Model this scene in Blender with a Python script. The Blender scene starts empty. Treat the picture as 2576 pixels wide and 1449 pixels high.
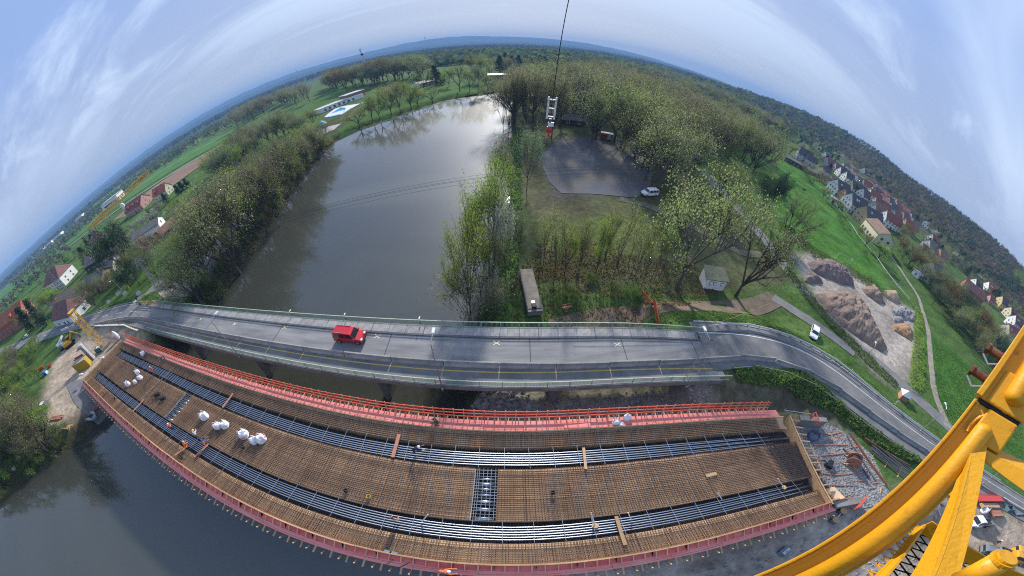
import bpy, bmesh, math, random
import numpy as np
from mathutils import Vector, Matrix, noise as mnoise
from mathutils.geometry import delaunay_2d_cdt
R = math.radians
rnd = random.Random(7)
scene = bpy.context.scene
C = scene.collection
scene.render.engine = 'CYCLES'

# ------------------------------------------------------------ camera: 180 degree panoramic site camera on the crane
CAMZ = 36.0
PITCH, ROLL = R(43.2), R(1.0)
_k = -ROLL
_M = np.array([[math.cos(_k), 0, math.sin(_k)], [0, 1, 0], [-math.sin(_k), 0, math.cos(_k)]])
CR = _M @ np.array([1, 0, 0.])
CF = _M @ np.array([0, math.cos(PITCH), -math.sin(PITCH)])
CU = _M @ np.array([0, math.sin(PITCH), math.cos(PITCH)])
cam_data = bpy.data.cameras.new('site_camera')
cam = bpy.data.objects.new('site_camera', cam_data); C.objects.link(cam)
cam_data.type = 'PANO'
cc = cam_data if hasattr(cam_data, 'panorama_type') else cam_data.cycles
cc.panorama_type = 'EQUIRECTANGULAR'
cc.latitude_min, cc.latitude_max = R(-50.625), R(50.625)
cc.longitude_min, cc.longitude_max = R(-90), R(90)
cam_data.clip_start, cam_data.clip_end = 0.05, 30000
cam.matrix_world = Matrix(((CR[0], CU[0], -CF[0], 0), (CR[1], CU[1], -CF[1], 0), (CR[2], CU[2], -CF[2], CAMZ), (0, 0, 0, 1)))
scene.camera = cam

def ray(px, py):
    lon = math.radians((px-1288)/2576*180); lat = math.radians(-(py-724.5)/2576*180)
    return math.cos(lat)*math.sin(lon)*CR+math.cos(lat)*math.cos(lon)*CF+math.sin(lat)*CU
def at(px, py, z=0.0):
    """survey helper: where the sight line through a spot of the 2576x1449 photograph meets height z"""
    v = ray(px, py); p = v*((z-CAMZ)/v[2])
    return (float(p[0]), float(p[1]), z)
def crop(cx, cy, w, W, x, y):
    return ((cx+x*w/W)/1.41615, (cy+y*w/W)/1.41615)
def far(px, py, dist):
    v = ray(px, py)*dist
    return Vector((v[0], v[1], v[2]+CAMZ))

# ------------------------------------------------------------ sun, sky, exposure
SUN_AZ, SUN_EL = R(2.0), R(28.0)
sun_d = bpy.data.lights.new('sun', 'SUN'); sun = bpy.data.objects.new('sun', sun_d); C.objects.link(sun)
sun_d.energy = 2.8; sun_d.angle = R(3.0); sun_d.color = (1.0, 0.94, 0.85)
sv = Vector((math.sin(SUN_AZ)*math.cos(SUN_EL), math.cos(SUN_AZ)*math.cos(SUN_EL), math.sin(SUN_EL)))
sun.rotation_euler = sv.to_track_quat('Z', 'Y').to_euler()
sun.location = (0, 200, 300)
world = bpy.data.worlds.new('World'); scene.world = world
world.use_nodes = True
wn, wl = world.node_tree.nodes, world.node_tree.links
wn.clear()
def WN(t, **kw):
    n = wn.new(t)
    for k, v in kw.items(): setattr(n, k, v)
    return n
wout = WN('ShaderNodeOutputWorld'); wbg = WN('ShaderNodeBackground')
wl.new(wbg.outputs[0], wout.inputs[0])
sky = WN('ShaderNodeTexSky', sky_type='NISHITA', sun_disc=False, sun_elevation=SUN_EL, sun_rotation=SUN_AZ, altitude=300)
sky.air_density = 1.0; sky.dust_density = 1.0; sky.ozone_density = 1.6
SKY_STRENGTH = 0.115
wbg.inputs['Strength'].default_value = SKY_STRENGTH
tc = WN('ShaderNodeTexCoord'); sep = WN('ShaderNodeSeparateXYZ'); wl.new(tc.outputs['Generated'], sep.inputs[0])
def WM(op, a, b=None, c=None, clamp=False):
    n = WN('ShaderNodeMath', operation=op); n.use_clamp = clamp
    for i, s in enumerate((a, b, c)):
        if s is None: continue
        if isinstance(s, (int, float)): n.inputs[i].default_value = s
        else: wl.new(s, n.inputs[i])
    return n.outputs[0]
zc = WM('MAXIMUM', sep.outputs[2], 0.02)
den = WM('ADD', zc, 0.12)
cmb = WN('ShaderNodeCombineXYZ')
wl.new(WM('DIVIDE', sep.outputs[0], den), cmb.inputs[0]); wl.new(WM('DIVIDE', sep.outputs[1], den), cmb.inputs[1])
def cloud(rot, scl, nscale, detail, lo, hi, off=(0, 0, 0)):
    mp = WN('ShaderNodeMapping'); mp.inputs['Rotation'].default_value = (0, 0, rot); mp.inputs['Scale'].default_value = scl
    mp.inputs['Location'].default_value = off
    wl.new(cmb.outputs[0], mp.inputs[0])
    n = WN('ShaderNodeTexNoise'); n.inputs['Scale'].default_value = nscale; n.inputs['Detail'].default_value = detail
    n.inputs['Roughness'].default_value = 0.58; n.inputs['Distortion'].default_value = 0.5
    wl.new(mp.outputs[0], n.inputs['Vector'])
    r = WN('ShaderNodeMapRange'); r.interpolation_type = 'SMOOTHSTEP'
    r.inputs['From Min'].default_value = lo; r.inputs['From Max'].default_value = hi
    wl.new(n.outputs[0], r.inputs['Value'])
    return r.outputs[0]
c1 = cloud(R(35), (0.55, 1.5, 1), 1.0, 9, 0.47, 0.70, (0.9, 2.2, 0))
c2 = cloud(R(-25), (0.22, 0.8, 1), 0.8, 5, 0.40, 0.66, (7.7, 6.1, 0))
fade = WN('ShaderNodeMapRange'); fade.inputs['From Min'].default_value = 0.03; fade.inputs['From Max'].default_value = 0.25
wl.new(sep.outputs[2], fade.inputs['Value'])
fac = WM('MULTIPLY', WM('MAXIMUM', WM('MULTIPLY', c1, 0.6), WM('MULTIPLY', c2, 0.6)), fade.outputs[0], clamp=True)
mixc = WN('ShaderNodeMix', data_type='RGBA'); mixc.inputs['B'].default_value = (3.3, 3.9, 4.7, 1)
veil = WN('ShaderNodeMix', data_type='RGBA'); veil.inputs['Factor'].default_value = 0.93
hzg = WN('ShaderNodeMapRange'); hzg.inputs['From Min'].default_value = 0.0; hzg.inputs['From Max'].default_value = 0.45
wl.new(sep.outputs[2], hzg.inputs['Value'])
hmix = WN('ShaderNodeMix', data_type='RGBA'); hmix.inputs['A'].default_value = (1.72, 1.86, 2.30, 1); hmix.inputs['B'].default_value = (1.20, 1.72, 3.05, 1)
wl.new(hzg.outputs[0], hmix.inputs['Factor']); wl.new(hmix.outputs['Result'], veil.inputs['B'])
wl.new(sky.outputs[0], veil.inputs['A'])
wl.new(fac, mixc.inputs['Factor']); wl.new(veil.outputs['Result'], mixc.inputs['A'])
wl.new(mixc.outputs['Result'], wbg.inputs['Color'])
vs = scene.view_settings
vs.view_transform = 'Standard'; vs.look = 'None'; vs.gamma = 1.0; vs.exposure = 1.25; vs.use_curve_mapping = False
cy = scene.cycles
cy.max_bounces = 6; cy.diffuse_bounces = 2; cy.glossy_bounces = 3; cy.transmission_bounces = 3; cy.transparent_max_bounces = 4; cy.volume_bounces = 0
cy.use_denoising = False; cy.filter_width = 1.1
cy.caustics_reflective = False; cy.caustics_refractive = False
cy.sample_clamp_indirect = 6

# ------------------------------------------------------------ materials
MATS = {}
def mat(name, col, rough=0.7, col2=None, scale=4.0, metal=0.0, bump=0.0, bscale=None, spec=0.35, fac=(0.35, 0.65), vary=0.0, stretch=None, detail=5):
    if name in MATS: return MATS[name]
    m = bpy.data.materials.new(name); m.use_nodes = True
    nt = m.node_tree; b = nt.nodes['Principled BSDF']
    b.inputs['Roughness'].default_value = rough; b.inputs['Metallic'].default_value = metal
    b.inputs['Specular IOR Level'].default_value = spec
    b.inputs['Base Color'].default_value = (*col, 1)
    src = None
    if col2 is not None or bump:
        t = nt.nodes.new('ShaderNodeTexCoord'); vec = t.outputs['Object']
        if stretch:
            mp = nt.nodes.new('ShaderNodeMapping'); mp.inputs['Scale'].default_value = stretch
            nt.links.new(vec, mp.inputs[0]); vec = mp.outputs[0]
    if col2 is not None:
        n = nt.nodes.new('ShaderNodeTexNoise'); n.inputs['Scale'].default_value = scale; n.inputs['Detail'].default_value = detail
        n.inputs['Roughness'].default_value = 0.65
        nt.links.new(vec, n.inputs['Vector'])
        mr = nt.nodes.new('ShaderNodeMapRange'); mr.inputs['From Min'].default_value = fac[0]; mr.inputs['From Max'].default_value = fac[1]
        nt.links.new(n.outputs[0], mr.inputs['Value'])
        mx = nt.nodes.new('ShaderNodeMix'); mx.data_type = 'RGBA'
        mx.inputs['A'].default_value = (*col, 1); mx.inputs['B'].default_value = (*col2, 1)
        nt.links.new(mr.outputs[0], mx.inputs['Factor']); src = mx.outputs['Result']
    if vary:
        oi = nt.nodes.new('ShaderNodeObjectInfo'); hs = nt.nodes.new('ShaderNodeHueSaturation')
        mr = nt.nodes.new('ShaderNodeMapRange'); mr.inputs['To Min'].default_value = 1-vary; mr.inputs['To Max'].default_value = 1+vary
        nt.links.new(oi.outputs['Random'], mr.inputs['Value']); nt.links.new(mr.outputs[0], hs.inputs['Value'])
        if src is None: hs.inputs['Color'].default_value = (*col, 1)
        else: nt.links.new(src, hs.inputs['Color'])
        src = hs.outputs[0]
    if src is not None: nt.links.new(src, b.inputs['Base Color'])
    if bump:
        n2 = nt.nodes.new('ShaderNodeTexNoise'); n2.inputs['Scale'].default_value = bscale or scale*3; n2.inputs['Detail'].default_value = 6
        nt.links.new(vec, n2.inputs['Vector'])
        bp = nt.nodes.new('ShaderNodeBump'); bp.inputs['Strength'].default_value = bump; bp.inputs['Distance'].default_value = 0.1
        nt.links.new(n2.outputs[0], bp.inputs['Height']); nt.links.new(bp.outputs[0], b.inputs['Normal'])
    MATS[name] = m
    return m
def leafmat(name, col, col2, trans=0.4, vary=0.25):
    if name in MATS: return MATS[name]
    m = bpy.data.materials.new(name); m.use_nodes = True
    nt = m.node_tree; nt.nodes.clear(); L = nt.links
    out = nt.nodes.new('ShaderNodeOutputMaterial'); mix = nt.nodes.new('ShaderNodeMixShader')
    d = nt.nodes.new('ShaderNodeBsdfDiffuse'); t = nt.nodes.new('ShaderNodeBsdfTranslucent')
    mix.inputs[0].default_value = trans
    L.new(d.outputs[0], mix.inputs[1]); L.new(t.outputs[0], mix.inputs[2]); L.new(mix.outputs[0], out.inputs[0])
    tcn = nt.nodes.new('ShaderNodeTexCoord'); n = nt.nodes.new('ShaderNodeTexNoise'); n.inputs['Scale'].default_value = 0.55; n.inputs['Detail'].default_value = 3
    L.new(tcn.outputs['Object'], n.inputs['Vector'])
    mr = nt.nodes.new('ShaderNodeMapRange'); mr.inputs['From Min'].default_value = 0.35; mr.inputs['From Max'].default_value = 0.65
    L.new(n.outputs[0], mr.inputs['Value'])
    mx = nt.nodes.new('ShaderNodeMix'); mx.data_type = 'RGBA'; mx.inputs['A'].default_value = (*col, 1); mx.inputs['B'].default_value = (*col2, 1)
    L.new(mr.outputs[0], mx.inputs['Factor'])
    oi = nt.nodes.new('ShaderNodeObjectInfo'); hs = nt.nodes.new('ShaderNodeHueSaturation')
    m2 = nt.nodes.new('ShaderNodeMapRange'); m2.inputs['To Min'].default_value = 1-vary; m2.inputs['To Max'].default_value = 1+vary
    m3 = nt.nodes.new('ShaderNodeMapRange'); m3.inputs['To Min'].default_value = 0.475; m3.inputs['To Max'].default_value = 0.515
    L.new(oi.outputs['Random'], m2.inputs['Value']); L.new(m2.outputs[0], hs.inputs['Value'])
    L.new(oi.outputs['Random'], m3.inputs['Value']); L.new(m3.outputs[0], hs.inputs['Hue'])
    L.new(mx.outputs['Result'], hs.inputs['Color'])
    L.new(hs.outputs[0], d.inputs[0]); L.new(hs.outputs[0], t.inputs[0])
    MATS[name] = m
    return m

# ------------------------------------------------------------ mesh building helpers
class MB:
    def __init__(s): s.v = []; s.f = []; s.m = []
    def add(s, vs, fs, mi=0):
        o = len(s.v); s.v.extend(tuple(p) for p in vs)
        for f in fs: s.f.append(tuple(i+o for i in f)); s.m.append(mi)
        return s
    def box(s, c, size, rz=0.0, mi=0, taper=1.0):
        hx, hy, hz = size[0]/2, size[1]/2, size[2]/2; ca, sa = math.cos(rz), math.sin(rz)
        vs = []
        for z in (-1, 1):
            t = taper if z > 0 else 1
            for x, y in ((-1, -1), (1, -1), (1, 1), (-1, 1)):
                X, Y = x*hx*t, y*hy*t
                vs.append((c[0]+X*ca-Y*sa, c[1]+X*sa+Y*ca, c[2]+z*hz))
        return s.add(vs, [(0, 3, 2, 1), (4, 5, 6, 7), (0, 1, 5, 4), (1, 2, 6, 5), (2, 3, 7, 6), (3, 0, 4, 7)], mi)
    def bar(s, p, q, w, h, mi=0, up=(0, 0, 1)):
        p, q = Vector(p), Vector(q); d = (q-p).normalized(); u = Vector(up)
        if abs(d.dot(u)) > 0.98: u = Vector((1, 0, 0))
        x = d.cross(u).normalized(); y = x.cross(d).normalized()
        x *= w/2; y *= h/2
        vs = [p-x-y, p+x-y, p+x+y, p-x+y, q-x-y, q+x-y, q+x+y, q-x+y]
        return s.add(vs, [(0, 1, 2, 3), (7, 6, 5, 4), (0, 4, 5, 1), (1, 5, 6, 2), (2, 6, 7, 3), (3, 7, 4, 0)], mi)
    def tube(s, pts, r, n=8, mi=0, cap=True):
        pts = [Vector(p) for p in pts]; rs = r if isinstance(r, (list, tuple)) else [r]*len(pts)
        o = len(s.v); ref = None
        for i, p in enumerate(pts):
            d = (pts[min(i+1, len(pts)-1)]-pts[max(i-1, 0)])
            d = d.normalized() if d.length > 1e-9 else Vector((0, 0, 1))
            if ref is None: ref = Vector((0, 0, 1)) if abs(d.z) < 0.9 else Vector((1, 0, 0))
            x = d.cross(ref)
            if x.length < 1e-6: x = d.orthogonal()
            x.normalize(); y = x.cross(d); ref = -y if False else ref
            for k in range(n):
                a = 2*math.pi*k/n
                s.v.append(tuple(p+(x*math.cos(a)+y*math.sin(a))*rs[i]))
        for i in range(len(pts)-1):
            for k in range(n):
                a, b = o+i*n+k, o+i*n+(k+1) % n
                s.f.append((a, b, b+n, a+n)); s.m.append(mi)
        if cap:
            s.f.append(tuple(o+k for k in range(n))[::-1]); s.m.append(mi)
            e = o+(len(pts)-1)*n; s.f.append(tuple(e+k for k in range(n))); s.m.append(mi)
        return s
    def prism(s, poly, z0, z1, mi=0):
        n = len(poly); vs = [(x, y, z0) for x, y in poly]+[(x, y, z1) for x, y in poly]
        return s.add(vs, [tuple(range(n))[::-1], tuple(range(n, 2*n))]+[(i, (i+1) % n, (i+1) % n+n, i+n) for i in range(n)], mi)
    def lathe(s, prof, c, n=12, mi=0):
        o = len(s.v)
        for r, z in prof:
            for k in range(n):
                a = 2*math.pi*k/n; s.v.append((c[0]+r*math.cos(a), c[1]+r*math.sin(a), c[2]+z))
        for i in range(len(prof)-1):
            for k in range(n):
                a, b = o+i*n+k, o+i*n+(k+1) % n; s.f.append((a, b, b+n, a+n)); s.m.append(mi)
        s.f.append(tuple(o+k for k in range(n))[::-1]); s.m.append(mi)
        e = o+(len(prof)-1)*n; s.f.append(tuple(e+k for k in range(n))); s.m.append(mi)
        return s
    def mesh(s, name, mats, smooth=False):
        me = bpy.data.meshes.new(name); me.from_pydata([tuple(map(float, p)) for p in s.v], [], s.f)
        for m in (mats if isinstance(mats, (list, tuple)) else [mats]): me.materials.append(m)
        if len(me.materials) > 1: me.polygons.foreach_set('material_index', s.m)
        if smooth: me.polygons.foreach_set('use_smooth', [True]*len(me.polygons))
        me.update()
        return me
    def build(s, name, mats, parent=None, smooth=False, loc=None, rz=0.0):
        return obj(name, s.mesh(name, mats, smooth), parent, loc, rz)
def obj(name, me, parent=None, loc=None, rz=0.0):
    o = bpy.data.objects.new(name, me); C.objects.link(o)
    if parent is not None: o.parent = parent
    if loc is not None: o.location = loc
    if rz: o.rotation_euler = (0, 0, rz)
    return o
def tag(o, label=None, cat=None, group=None, kind=None):
    if label: o['label'] = label
    if cat: o['category'] = cat
    if group: o['group'] = group
    if kind: o['kind'] = kind
    return o
def thing(name, loc, label, cat, rz=0.0, group=None):
    o = bpy.data.objects.new(name, None); C.objects.link(o); o.empty_display_size = 0.3
    o.location = loc; o.rotation_euler = (0, 0, rz)
    return tag(o, label, cat, group)
def kids(o): return [c for c in bpy.data.objects if c.parent is o]
def copy_tree(src_list, loc, rz, label=None, group=None, scale=None):
    """src_list: (root, [(child, [grandchildren])])"""
    root, ch = src_list
    r = root.copy(); C.objects.link(r); r.location = loc; r.rotation_euler = (0, 0, rz)
    if scale is not None: r.scale = scale if hasattr(scale, '__len__') else (scale,)*3
    if label: r['label'] = label
    if group: r['group'] = group
    for c, gs in ch:
        k = c.copy(); C.objects.link(k); k.parent = r
        for g in gs:
            q = g.copy(); C.objects.link(q); q.parent = k
    return r
# ------------------------------------------------------------ terrain
RIVER = [(-62, -140), (-62, -33), (-63, -26), (-62.5, -13), (-62, 0), (-61, 19), (-59.5, 32), (-61, 47), (-63.6, 66), (-68, 87), (-73.6, 118), (-76, 143), (-70, 156),
         (-57, 169), (-34, 208), (-7, 226), (12, 232), (14, 222), (0, 190), (-1, 150), (0.5, 128), (-1, 96), (-1, 69), (-2, 52), (-3, 40), (-3.5, 32), (-6, 20), (-6, 10), (-5, -3), (-3, -20), (0, -140)]
ROADR = [(24, 21.3, 6), (30, 20.8, 6), (36.5, 18.9, 6), (41, 16.3, 5.9), (44.5, 12.3, 5.8), (47.3, 6.1, 5.6), (49.7, -0.6, 5.4), (52, -8, 5.2), (54, -15, 5.0), (55.5, -24, 4.7), (56, -34, 4.4), (56, -60, 4)]
ROADL = [(-72, 21.3, 6), (-80, 21.3, 6), (-90, 19.5, 5.9), (-104, 15, 5.7), (-117, 10.5, 5.4), (-130, 4.6, 5.2), (-147, -3.5, 5.0), (-170, -15, 4.8), (-210, -35, 4.6)]
LOWROAD = [(66, 100, 2), (65.2, 54, 2), (64.2, 48, 2), (63.8, 36, 2.1), (65.3, 22, 2.2), (69, 9, 2.3), (70.5, 2, 2.4), (71, -12, 2.5), (70, -60, 2.5)]
PADR = [(27, 9), (33, 9), (43, 2), (47, -8), (45, -16), (33, -12), (24, -4)]
def sd_poly(x, y, poly):
    P = np.array(poly); d = np.full(x.shape, 1e18); ins = np.zeros(x.shape, bool)
    for i in range(len(P)):
        a, b = P[i], P[(i+1) % len(P)]; e = b-a; wx, wy = x-a[0], y-a[1]
        t = np.clip((wx*e[0]+wy*e[1])/(e@e), 0, 1)
        d = np.minimum(d, (wx-e[0]*t)**2+(wy-e[1]*t)**2)
        c = (a[1] > y) != (b[1] > y)
        with np.errstate(divide='ignore', invalid='ignore'):
            xi = (b[0]-a[0])*(y-a[1])/(b[1]-a[1]+1e-30)+a[0]
        ins ^= c & (x < xi)
    return np.where(ins, -1, 1)*np.sqrt(d)
def sd_line(x, y, line):
    P = np.array(line); d = np.full(x.shape, 1e18); zz = np.zeros(x.shape)
    for i in range(len(P)-1):
        a, b = P[i], P[i+1]; e = b[:2]-a[:2]; wx, wy = x-a[0], y-a[1]
        t = np.clip((wx*e[0]+wy*e[1])/(e@e), 0, 1)
        dd = (wx-e[0]*t)**2+(wy-e[1]*t)**2; k = dd < d
        d = np.where(k, dd, d); zz = np.where(k, a[2]+(b[2]-a[2])*t, zz)
    return np.sqrt(d), zz
def sstep(a, b, v):
    t = np.clip((v-a)/(b-a), 0, 1); return t*t*(3-2*t)
def vnoise(x, y, s, seed=0):
    x = np.asarray(x, float)/s+seed*17.3; y = np.asarray(y, float)/s+seed*9.1
    xi, yi = np.floor(x), np.floor(y); fx, fy = x-xi, y-yi; fx = fx*fx*(3-2*fx); fy = fy*fy*(3-2*fy)
    def h(a, b): q = np.sin(a*127.1+b*311.7+seed*74.7)*43758.5453; return q-np.floor(q)
    return (h(xi, yi)*(1-fx)+h(xi+1, yi)*fx)*(1-fy)+(h(xi, yi+1)*(1-fx)+h(xi+1, yi+1)*fx)*fy
def hillz(x, y):
    # wooded slope behind the village on the right
    s = (x-265)*0.93+(np.minimum(y, 400)-60)*(-0.30)
    h = 64*sstep(0, 420, s)*sstep(1500, 500, y)*(0.85+0.3*vnoise(x, y, 160, 3))
    return h+7*sstep(150, 280, x)*sstep(400, 100, y)
def tz(x, y):
    x = np.asarray(x, float); y = np.asarray(y, float)
    left = sstep(-30, -50, x)
    zb = 2.0+left*(2.6*sstep(95, 45, y))+left*0.0
    zb = zb+hillz(x, y)
    zb = np.where((x > -8) & (x < 26) & (y < 34), np.minimum(zb, 1.5+0*x), zb)
    d, rz = sd_line(x, y, ROADR); zb = np.maximum(zb, np.where(x > 20, rz-0.12-np.maximum(0, d-5.2)*0.55, -9))
    d, rz = sd_line(x, y, ROADL); zb = np.where(d < 14, np.maximum(zb, rz-0.12-np.maximum(0, d-6)*0.4), zb)
    dp = sd_poly(x, y, PADR); zb = np.maximum(zb, np.where(dp < 6, 4.3-np.maximum(0, dp)*0.7, -9))
    sd = sd_poly(x, y, RIVER)
    k = sstep(-1.5, 4.0, sd+(vnoise(x, y, 5, 1)-0.5)*1.5)
    z = -1.6*(1-k)+zb*k
    z = z+(vnoise(x, y, 3.3, 5)-0.5)*0.16*sstep(2, 6, sd)
    z = z+np.where((np.abs(x) > 400) | (np.abs(y) > 400), 0, 0)
    return z
def tz1(x, y): return float(tz(np.array([x]), np.array([y]))[0])
def sweepgrid(lo, hi, step, far, g):
    a = list(np.arange(lo, hi+1e-6, step)); s = step; v = hi
    while v < far: s *= g; v += s; a.append(v)
    s = step; v = lo; b = []
    while v > -far: s *= g; v -= s; b.append(v)
    return np.array(b[::-1]+a)
gx = sweepgrid(-150, 160, 1.6, 12000, 1.13); gy = sweepgrid(-60, 150, 1.6, 12000, 1.13)
X, Y = np.meshgrid(gx, gy); shp = X.shape
Xf, Yf = X.ravel(), Y.ravel(); Zf = tz(Xf, Yf)
col = np.zeros((len(Xf), 3))
n1, n2, n3 = vnoise(Xf, Yf, 7, 2), vnoise(Xf, Yf, 23, 4), vnoise(Xf, Yf, 2.2, 6)
def lerp(a, b, k): return np.asarray(a)*(1-k[:, None])+np.asarray(b)*k[:, None]
G1, G2 = (0.050, 0.105, 0.024), (0.085, 0.135, 0.040)
col[:] = lerp(G1, G2, n1*0.6+n3*0.4)
def zone(poly, c, c2, soft=2.5, amp=1.0, nz=None):
    global col
    k = sstep(soft, -soft, sd_poly(Xf, Yf, poly)+(n3-0.5)*3)*amp
    q = lerp(c, c2, (n1*0.45+n3*0.55) if nz is None else nz)
    col = col*(1-k[:, None])+q*k[:, None]
def zP(pts, z=2): return [at(x, y, z)[:2] for x, y in pts]
DIRT, DIRT2 = (0.20, 0.15, 0.105), (0.30, 0.245, 0.18)
FLOOR, FLOOR2 = (0.085, 0.075, 0.045), (0.055, 0.085, 0.025)
# park woodland floor right of the river
zone([(0, 36), (40, 36), (62, 40), (64, 110), (140, 190), (150, 420), (20, 420), (-4, 225), (1, 150), (0, 60)], (0.11, 0.095, 0.06), (0.06, 0.085, 0.03))
zone(zP([(1350, 560), (1640, 540), (1660, 640), (1340, 650)]), (0.07, 0.10, 0.03), (0.12, 0.125, 0.05))
zone([(1, 36), (38, 35), (39, 44), (1, 46)], (0.10, 0.085, 0.065), (0.05, 0.085, 0.03))
zone(zP([(1400, 345), (1540, 345), (1580, 440), (1560, 490), (1390, 500), (1360, 400)]), (0.085, 0.08, 0.075), (0.125, 0.115, 0.10))
# left wood floor
zone([(-62, 33), (-84, 36), (-86, 120), (-130, 260), (-90, 230), (-77, 145)], FLOOR, FLOOR2)
# under the bridges, right bank
zone([(-7, 19), (24, 19), (26, 9), (40, 3), (34, -14), (30, -60), (-10, -60)], (0.24, 0.20, 0.165), (0.36, 0.32, 0.275))
zone([(22, 17), (38, 15), (43, 9), (42, 3), (31, 9), (24, 11)], (0.16, 0.13, 0.095), (0.085, 0.095, 0.05))
zone([(34, -8), (52, -14), (52, -60), (28, -60)], (0.26, 0.20, 0.15), (0.36, 0.30, 0.235))
# left building site
zone([(-71, 16), (-88, 17), (-98, 12), (-108, 4), (-104, -4), (-86, -13), (-66, -17), (-62, -8), (-62, 16)], (0.27, 0.21, 0.15), (0.40, 0.33, 0.25))
zone([(-64, 24), (-84, 28), (-87, 58), (-72, 70), (-66, 52), (-63, 34)], (0.22, 0.19, 0.17), (0.32, 0.285, 0.26))
zone([(-62, -16), (-86, -13), (-100, -24), (-100, -60), (-62, -60)], (0.10, 0.085, 0.06), (0.06, 0.095, 0.03))
# spoil yard on the right
zone(zP([(1985, 640), (2060, 632), (2310, 790), (2300, 935), (2260, 975), (2195, 935), (2085, 790)]), (0.27, 0.235, 0.20), (0.36, 0.32, 0.27))
zone(zP([(1960, 400), (1955, 560), (2060, 640), (2140, 668), (2235, 745), (2200, 640), (2100, 500), (2000, 400)]), (0.05, 0.135, 0.022), (0.075, 0.165, 0.03), nz=n1*0.5+n2*0.5)
zone(zP([(2330, 830), (2480, 950), (2560, 1000), (2576, 1150), (2400, 1090), (2345, 1000)]), (0.035, 0.115, 0.018), (0.055, 0.15, 0.024))
# open fields on the left plain
def band(px, c, c2, z=2): zone(zP(px, z), c, c2, soft=4)
hk = sstep(6, 13, hillz(Xf, Yf)); col = lerp(col, lerp((.085, .07, .05), (.06, .06, .035), n1), hk)
sdr = sd_poly(Xf, Yf, RIVER)
k = sstep(4.5, 0.5, sdr)[:, None]; col = col*(1-k)+lerp((0.05, 0.04, 0.025), (0.06, 0.07, 0.03), n3)*k
k = sstep(900, 1600, np.hypot(Xf, Yf))[:, None]; col = col*(1-k)+np.array((0.035, 0.06, 0.03))*k
me = bpy.data.meshes.new('ground'); ny, nx = shp
idx = np.arange(nx*ny).reshape(ny, nx)
quads = np.stack([idx[:-1, :-1], idx[:-1, 1:], idx[1:, 1:], idx[1:, :-1]], -1).reshape(-1, 4)
me.vertices.add(len(Xf)); me.vertices.foreach_set('co', np.stack([Xf, Yf, Zf], 1).ravel())
me.loops.add(quads.size); me.loops.foreach_set('vertex_index', quads.ravel())
me.polygons.add(len(quads)); me.polygons.foreach_set('loop_start', np.arange(0, quads.size, 4)); me.polygons.foreach_set('loop_total', np.full(len(quads), 4))
me.polygons.foreach_set('use_smooth', np.ones(len(quads), bool))
me.update(calc_edges=True)
ca = me.color_attributes.new('Col', 'FLOAT_COLOR', 'POINT')
ca.data.foreach_set('color', np.concatenate([col, np.ones((len(col), 1))], 1).ravel())
gm = bpy.data.materials.new('ground'); gm.use_nodes = True
nt = gm.node_tree; bs = nt.nodes['Principled BSDF']; bs.inputs['Roughness'].default_value = 0.95; bs.inputs['Specular IOR Level'].default_value = 0.03
a_ = nt.nodes.new('ShaderNodeVertexColor'); a_.layer_name = 'Col'
t_ = nt.nodes.new('ShaderNodeTexCoord')
def gnoise(s, d):
    n = nt.nodes.new('ShaderNodeTexNoise'); n.inputs['Scale'].default_value = s; n.inputs['Detail'].default_value = d; n.inputs['Roughness'].default_value = 0.7
    nt.links.new(t_.outputs['Object'], n.inputs['Vector']); return n.outputs[0]
mx = nt.nodes.new('ShaderNodeMath'); mx.operation = 'MULTIPLY'; nt.links.new(gnoise(0.9, 8), mx.inputs[0]); nt.links.new(gnoise(0.12, 5), mx.inputs[1])
mr = nt.nodes.new('ShaderNodeMapRange'); mr.inputs['From Min'].default_value = 0.1; mr.inputs['From Max'].default_value = 0.42; mr.inputs['To Min'].default_value = 0.42; mr.inputs['To Max'].default_value = 1.7
nt.links.new(mx.outputs[0], mr.inputs['Value'])
mm = nt.nodes.new('ShaderNodeVectorMath'); mm.operation = 'SCALE'; nt.links.new(a_.outputs[0], mm.inputs[0]); nt.links.new(mr.outputs[0], mm.inputs['Scale'])
nt.links.new(mm.outputs[0], bs.inputs['Base Color'])
bp = nt.nodes.new('ShaderNodeBump'); bp.inputs['Strength'].default_value = 0.7; bp.inputs['Distance'].default_value = 0.25
nt.links.new(gnoise(2.5, 8), bp.inputs['Height']); nt.links.new(bp.outputs[0], bs.inputs['Normal'])
me.materials.append(gm)
ground = tag(obj('ground', me), kind='structure')

# water
wm = bpy.data.materials.new('river_water'); wm.use_nodes = True
nt = wm.node_tree; bs = nt.nodes['Principled BSDF']
bs.inputs['Base Color'].default_value = (0.040, 0.043, 0.034, 1); bs.inputs['Roughness'].default_value = 0.03; bs.inputs['IOR'].default_value = 1.45
bs.inputs['Specular IOR Level'].default_value = 1.0
bs.inputs['Coat Weight'].default_value = 0.34; bs.inputs['Coat Roughness'].default_value = 0.5; bs.inputs['Coat IOR'].default_value = 1.4
t_ = nt.nodes.new('ShaderNodeTexCoord')
n_ = nt.nodes.new('ShaderNodeTexNoise'); n_.inputs['Scale'].default_value = 0.9; n_.inputs['Detail'].default_value = 4
mp = nt.nodes.new('ShaderNodeMapping'); mp.inputs['Scale'].default_value = (1, 0.55, 1)
nt.links.new(t_.outputs['Object'], mp.inputs[0]); nt.links.new(mp.outputs[0], n_.inputs['Vector'])
bp = nt.nodes.new('ShaderNodeBump'); bp.inputs['Strength'].default_value = 0.02; bp.inputs['Distance'].default_value = 0.25
nt.links.new(n_.outputs[0], bp.inputs['Height']); nt.links.new(bp.outputs[0], bs.inputs['Normal'])
wb = MB(); wb.add([(-110, -160, 0), (40, -160, 0), (40, 245, 0), (-110, 245, 0)], [(0, 1, 2, 3)])
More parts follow.
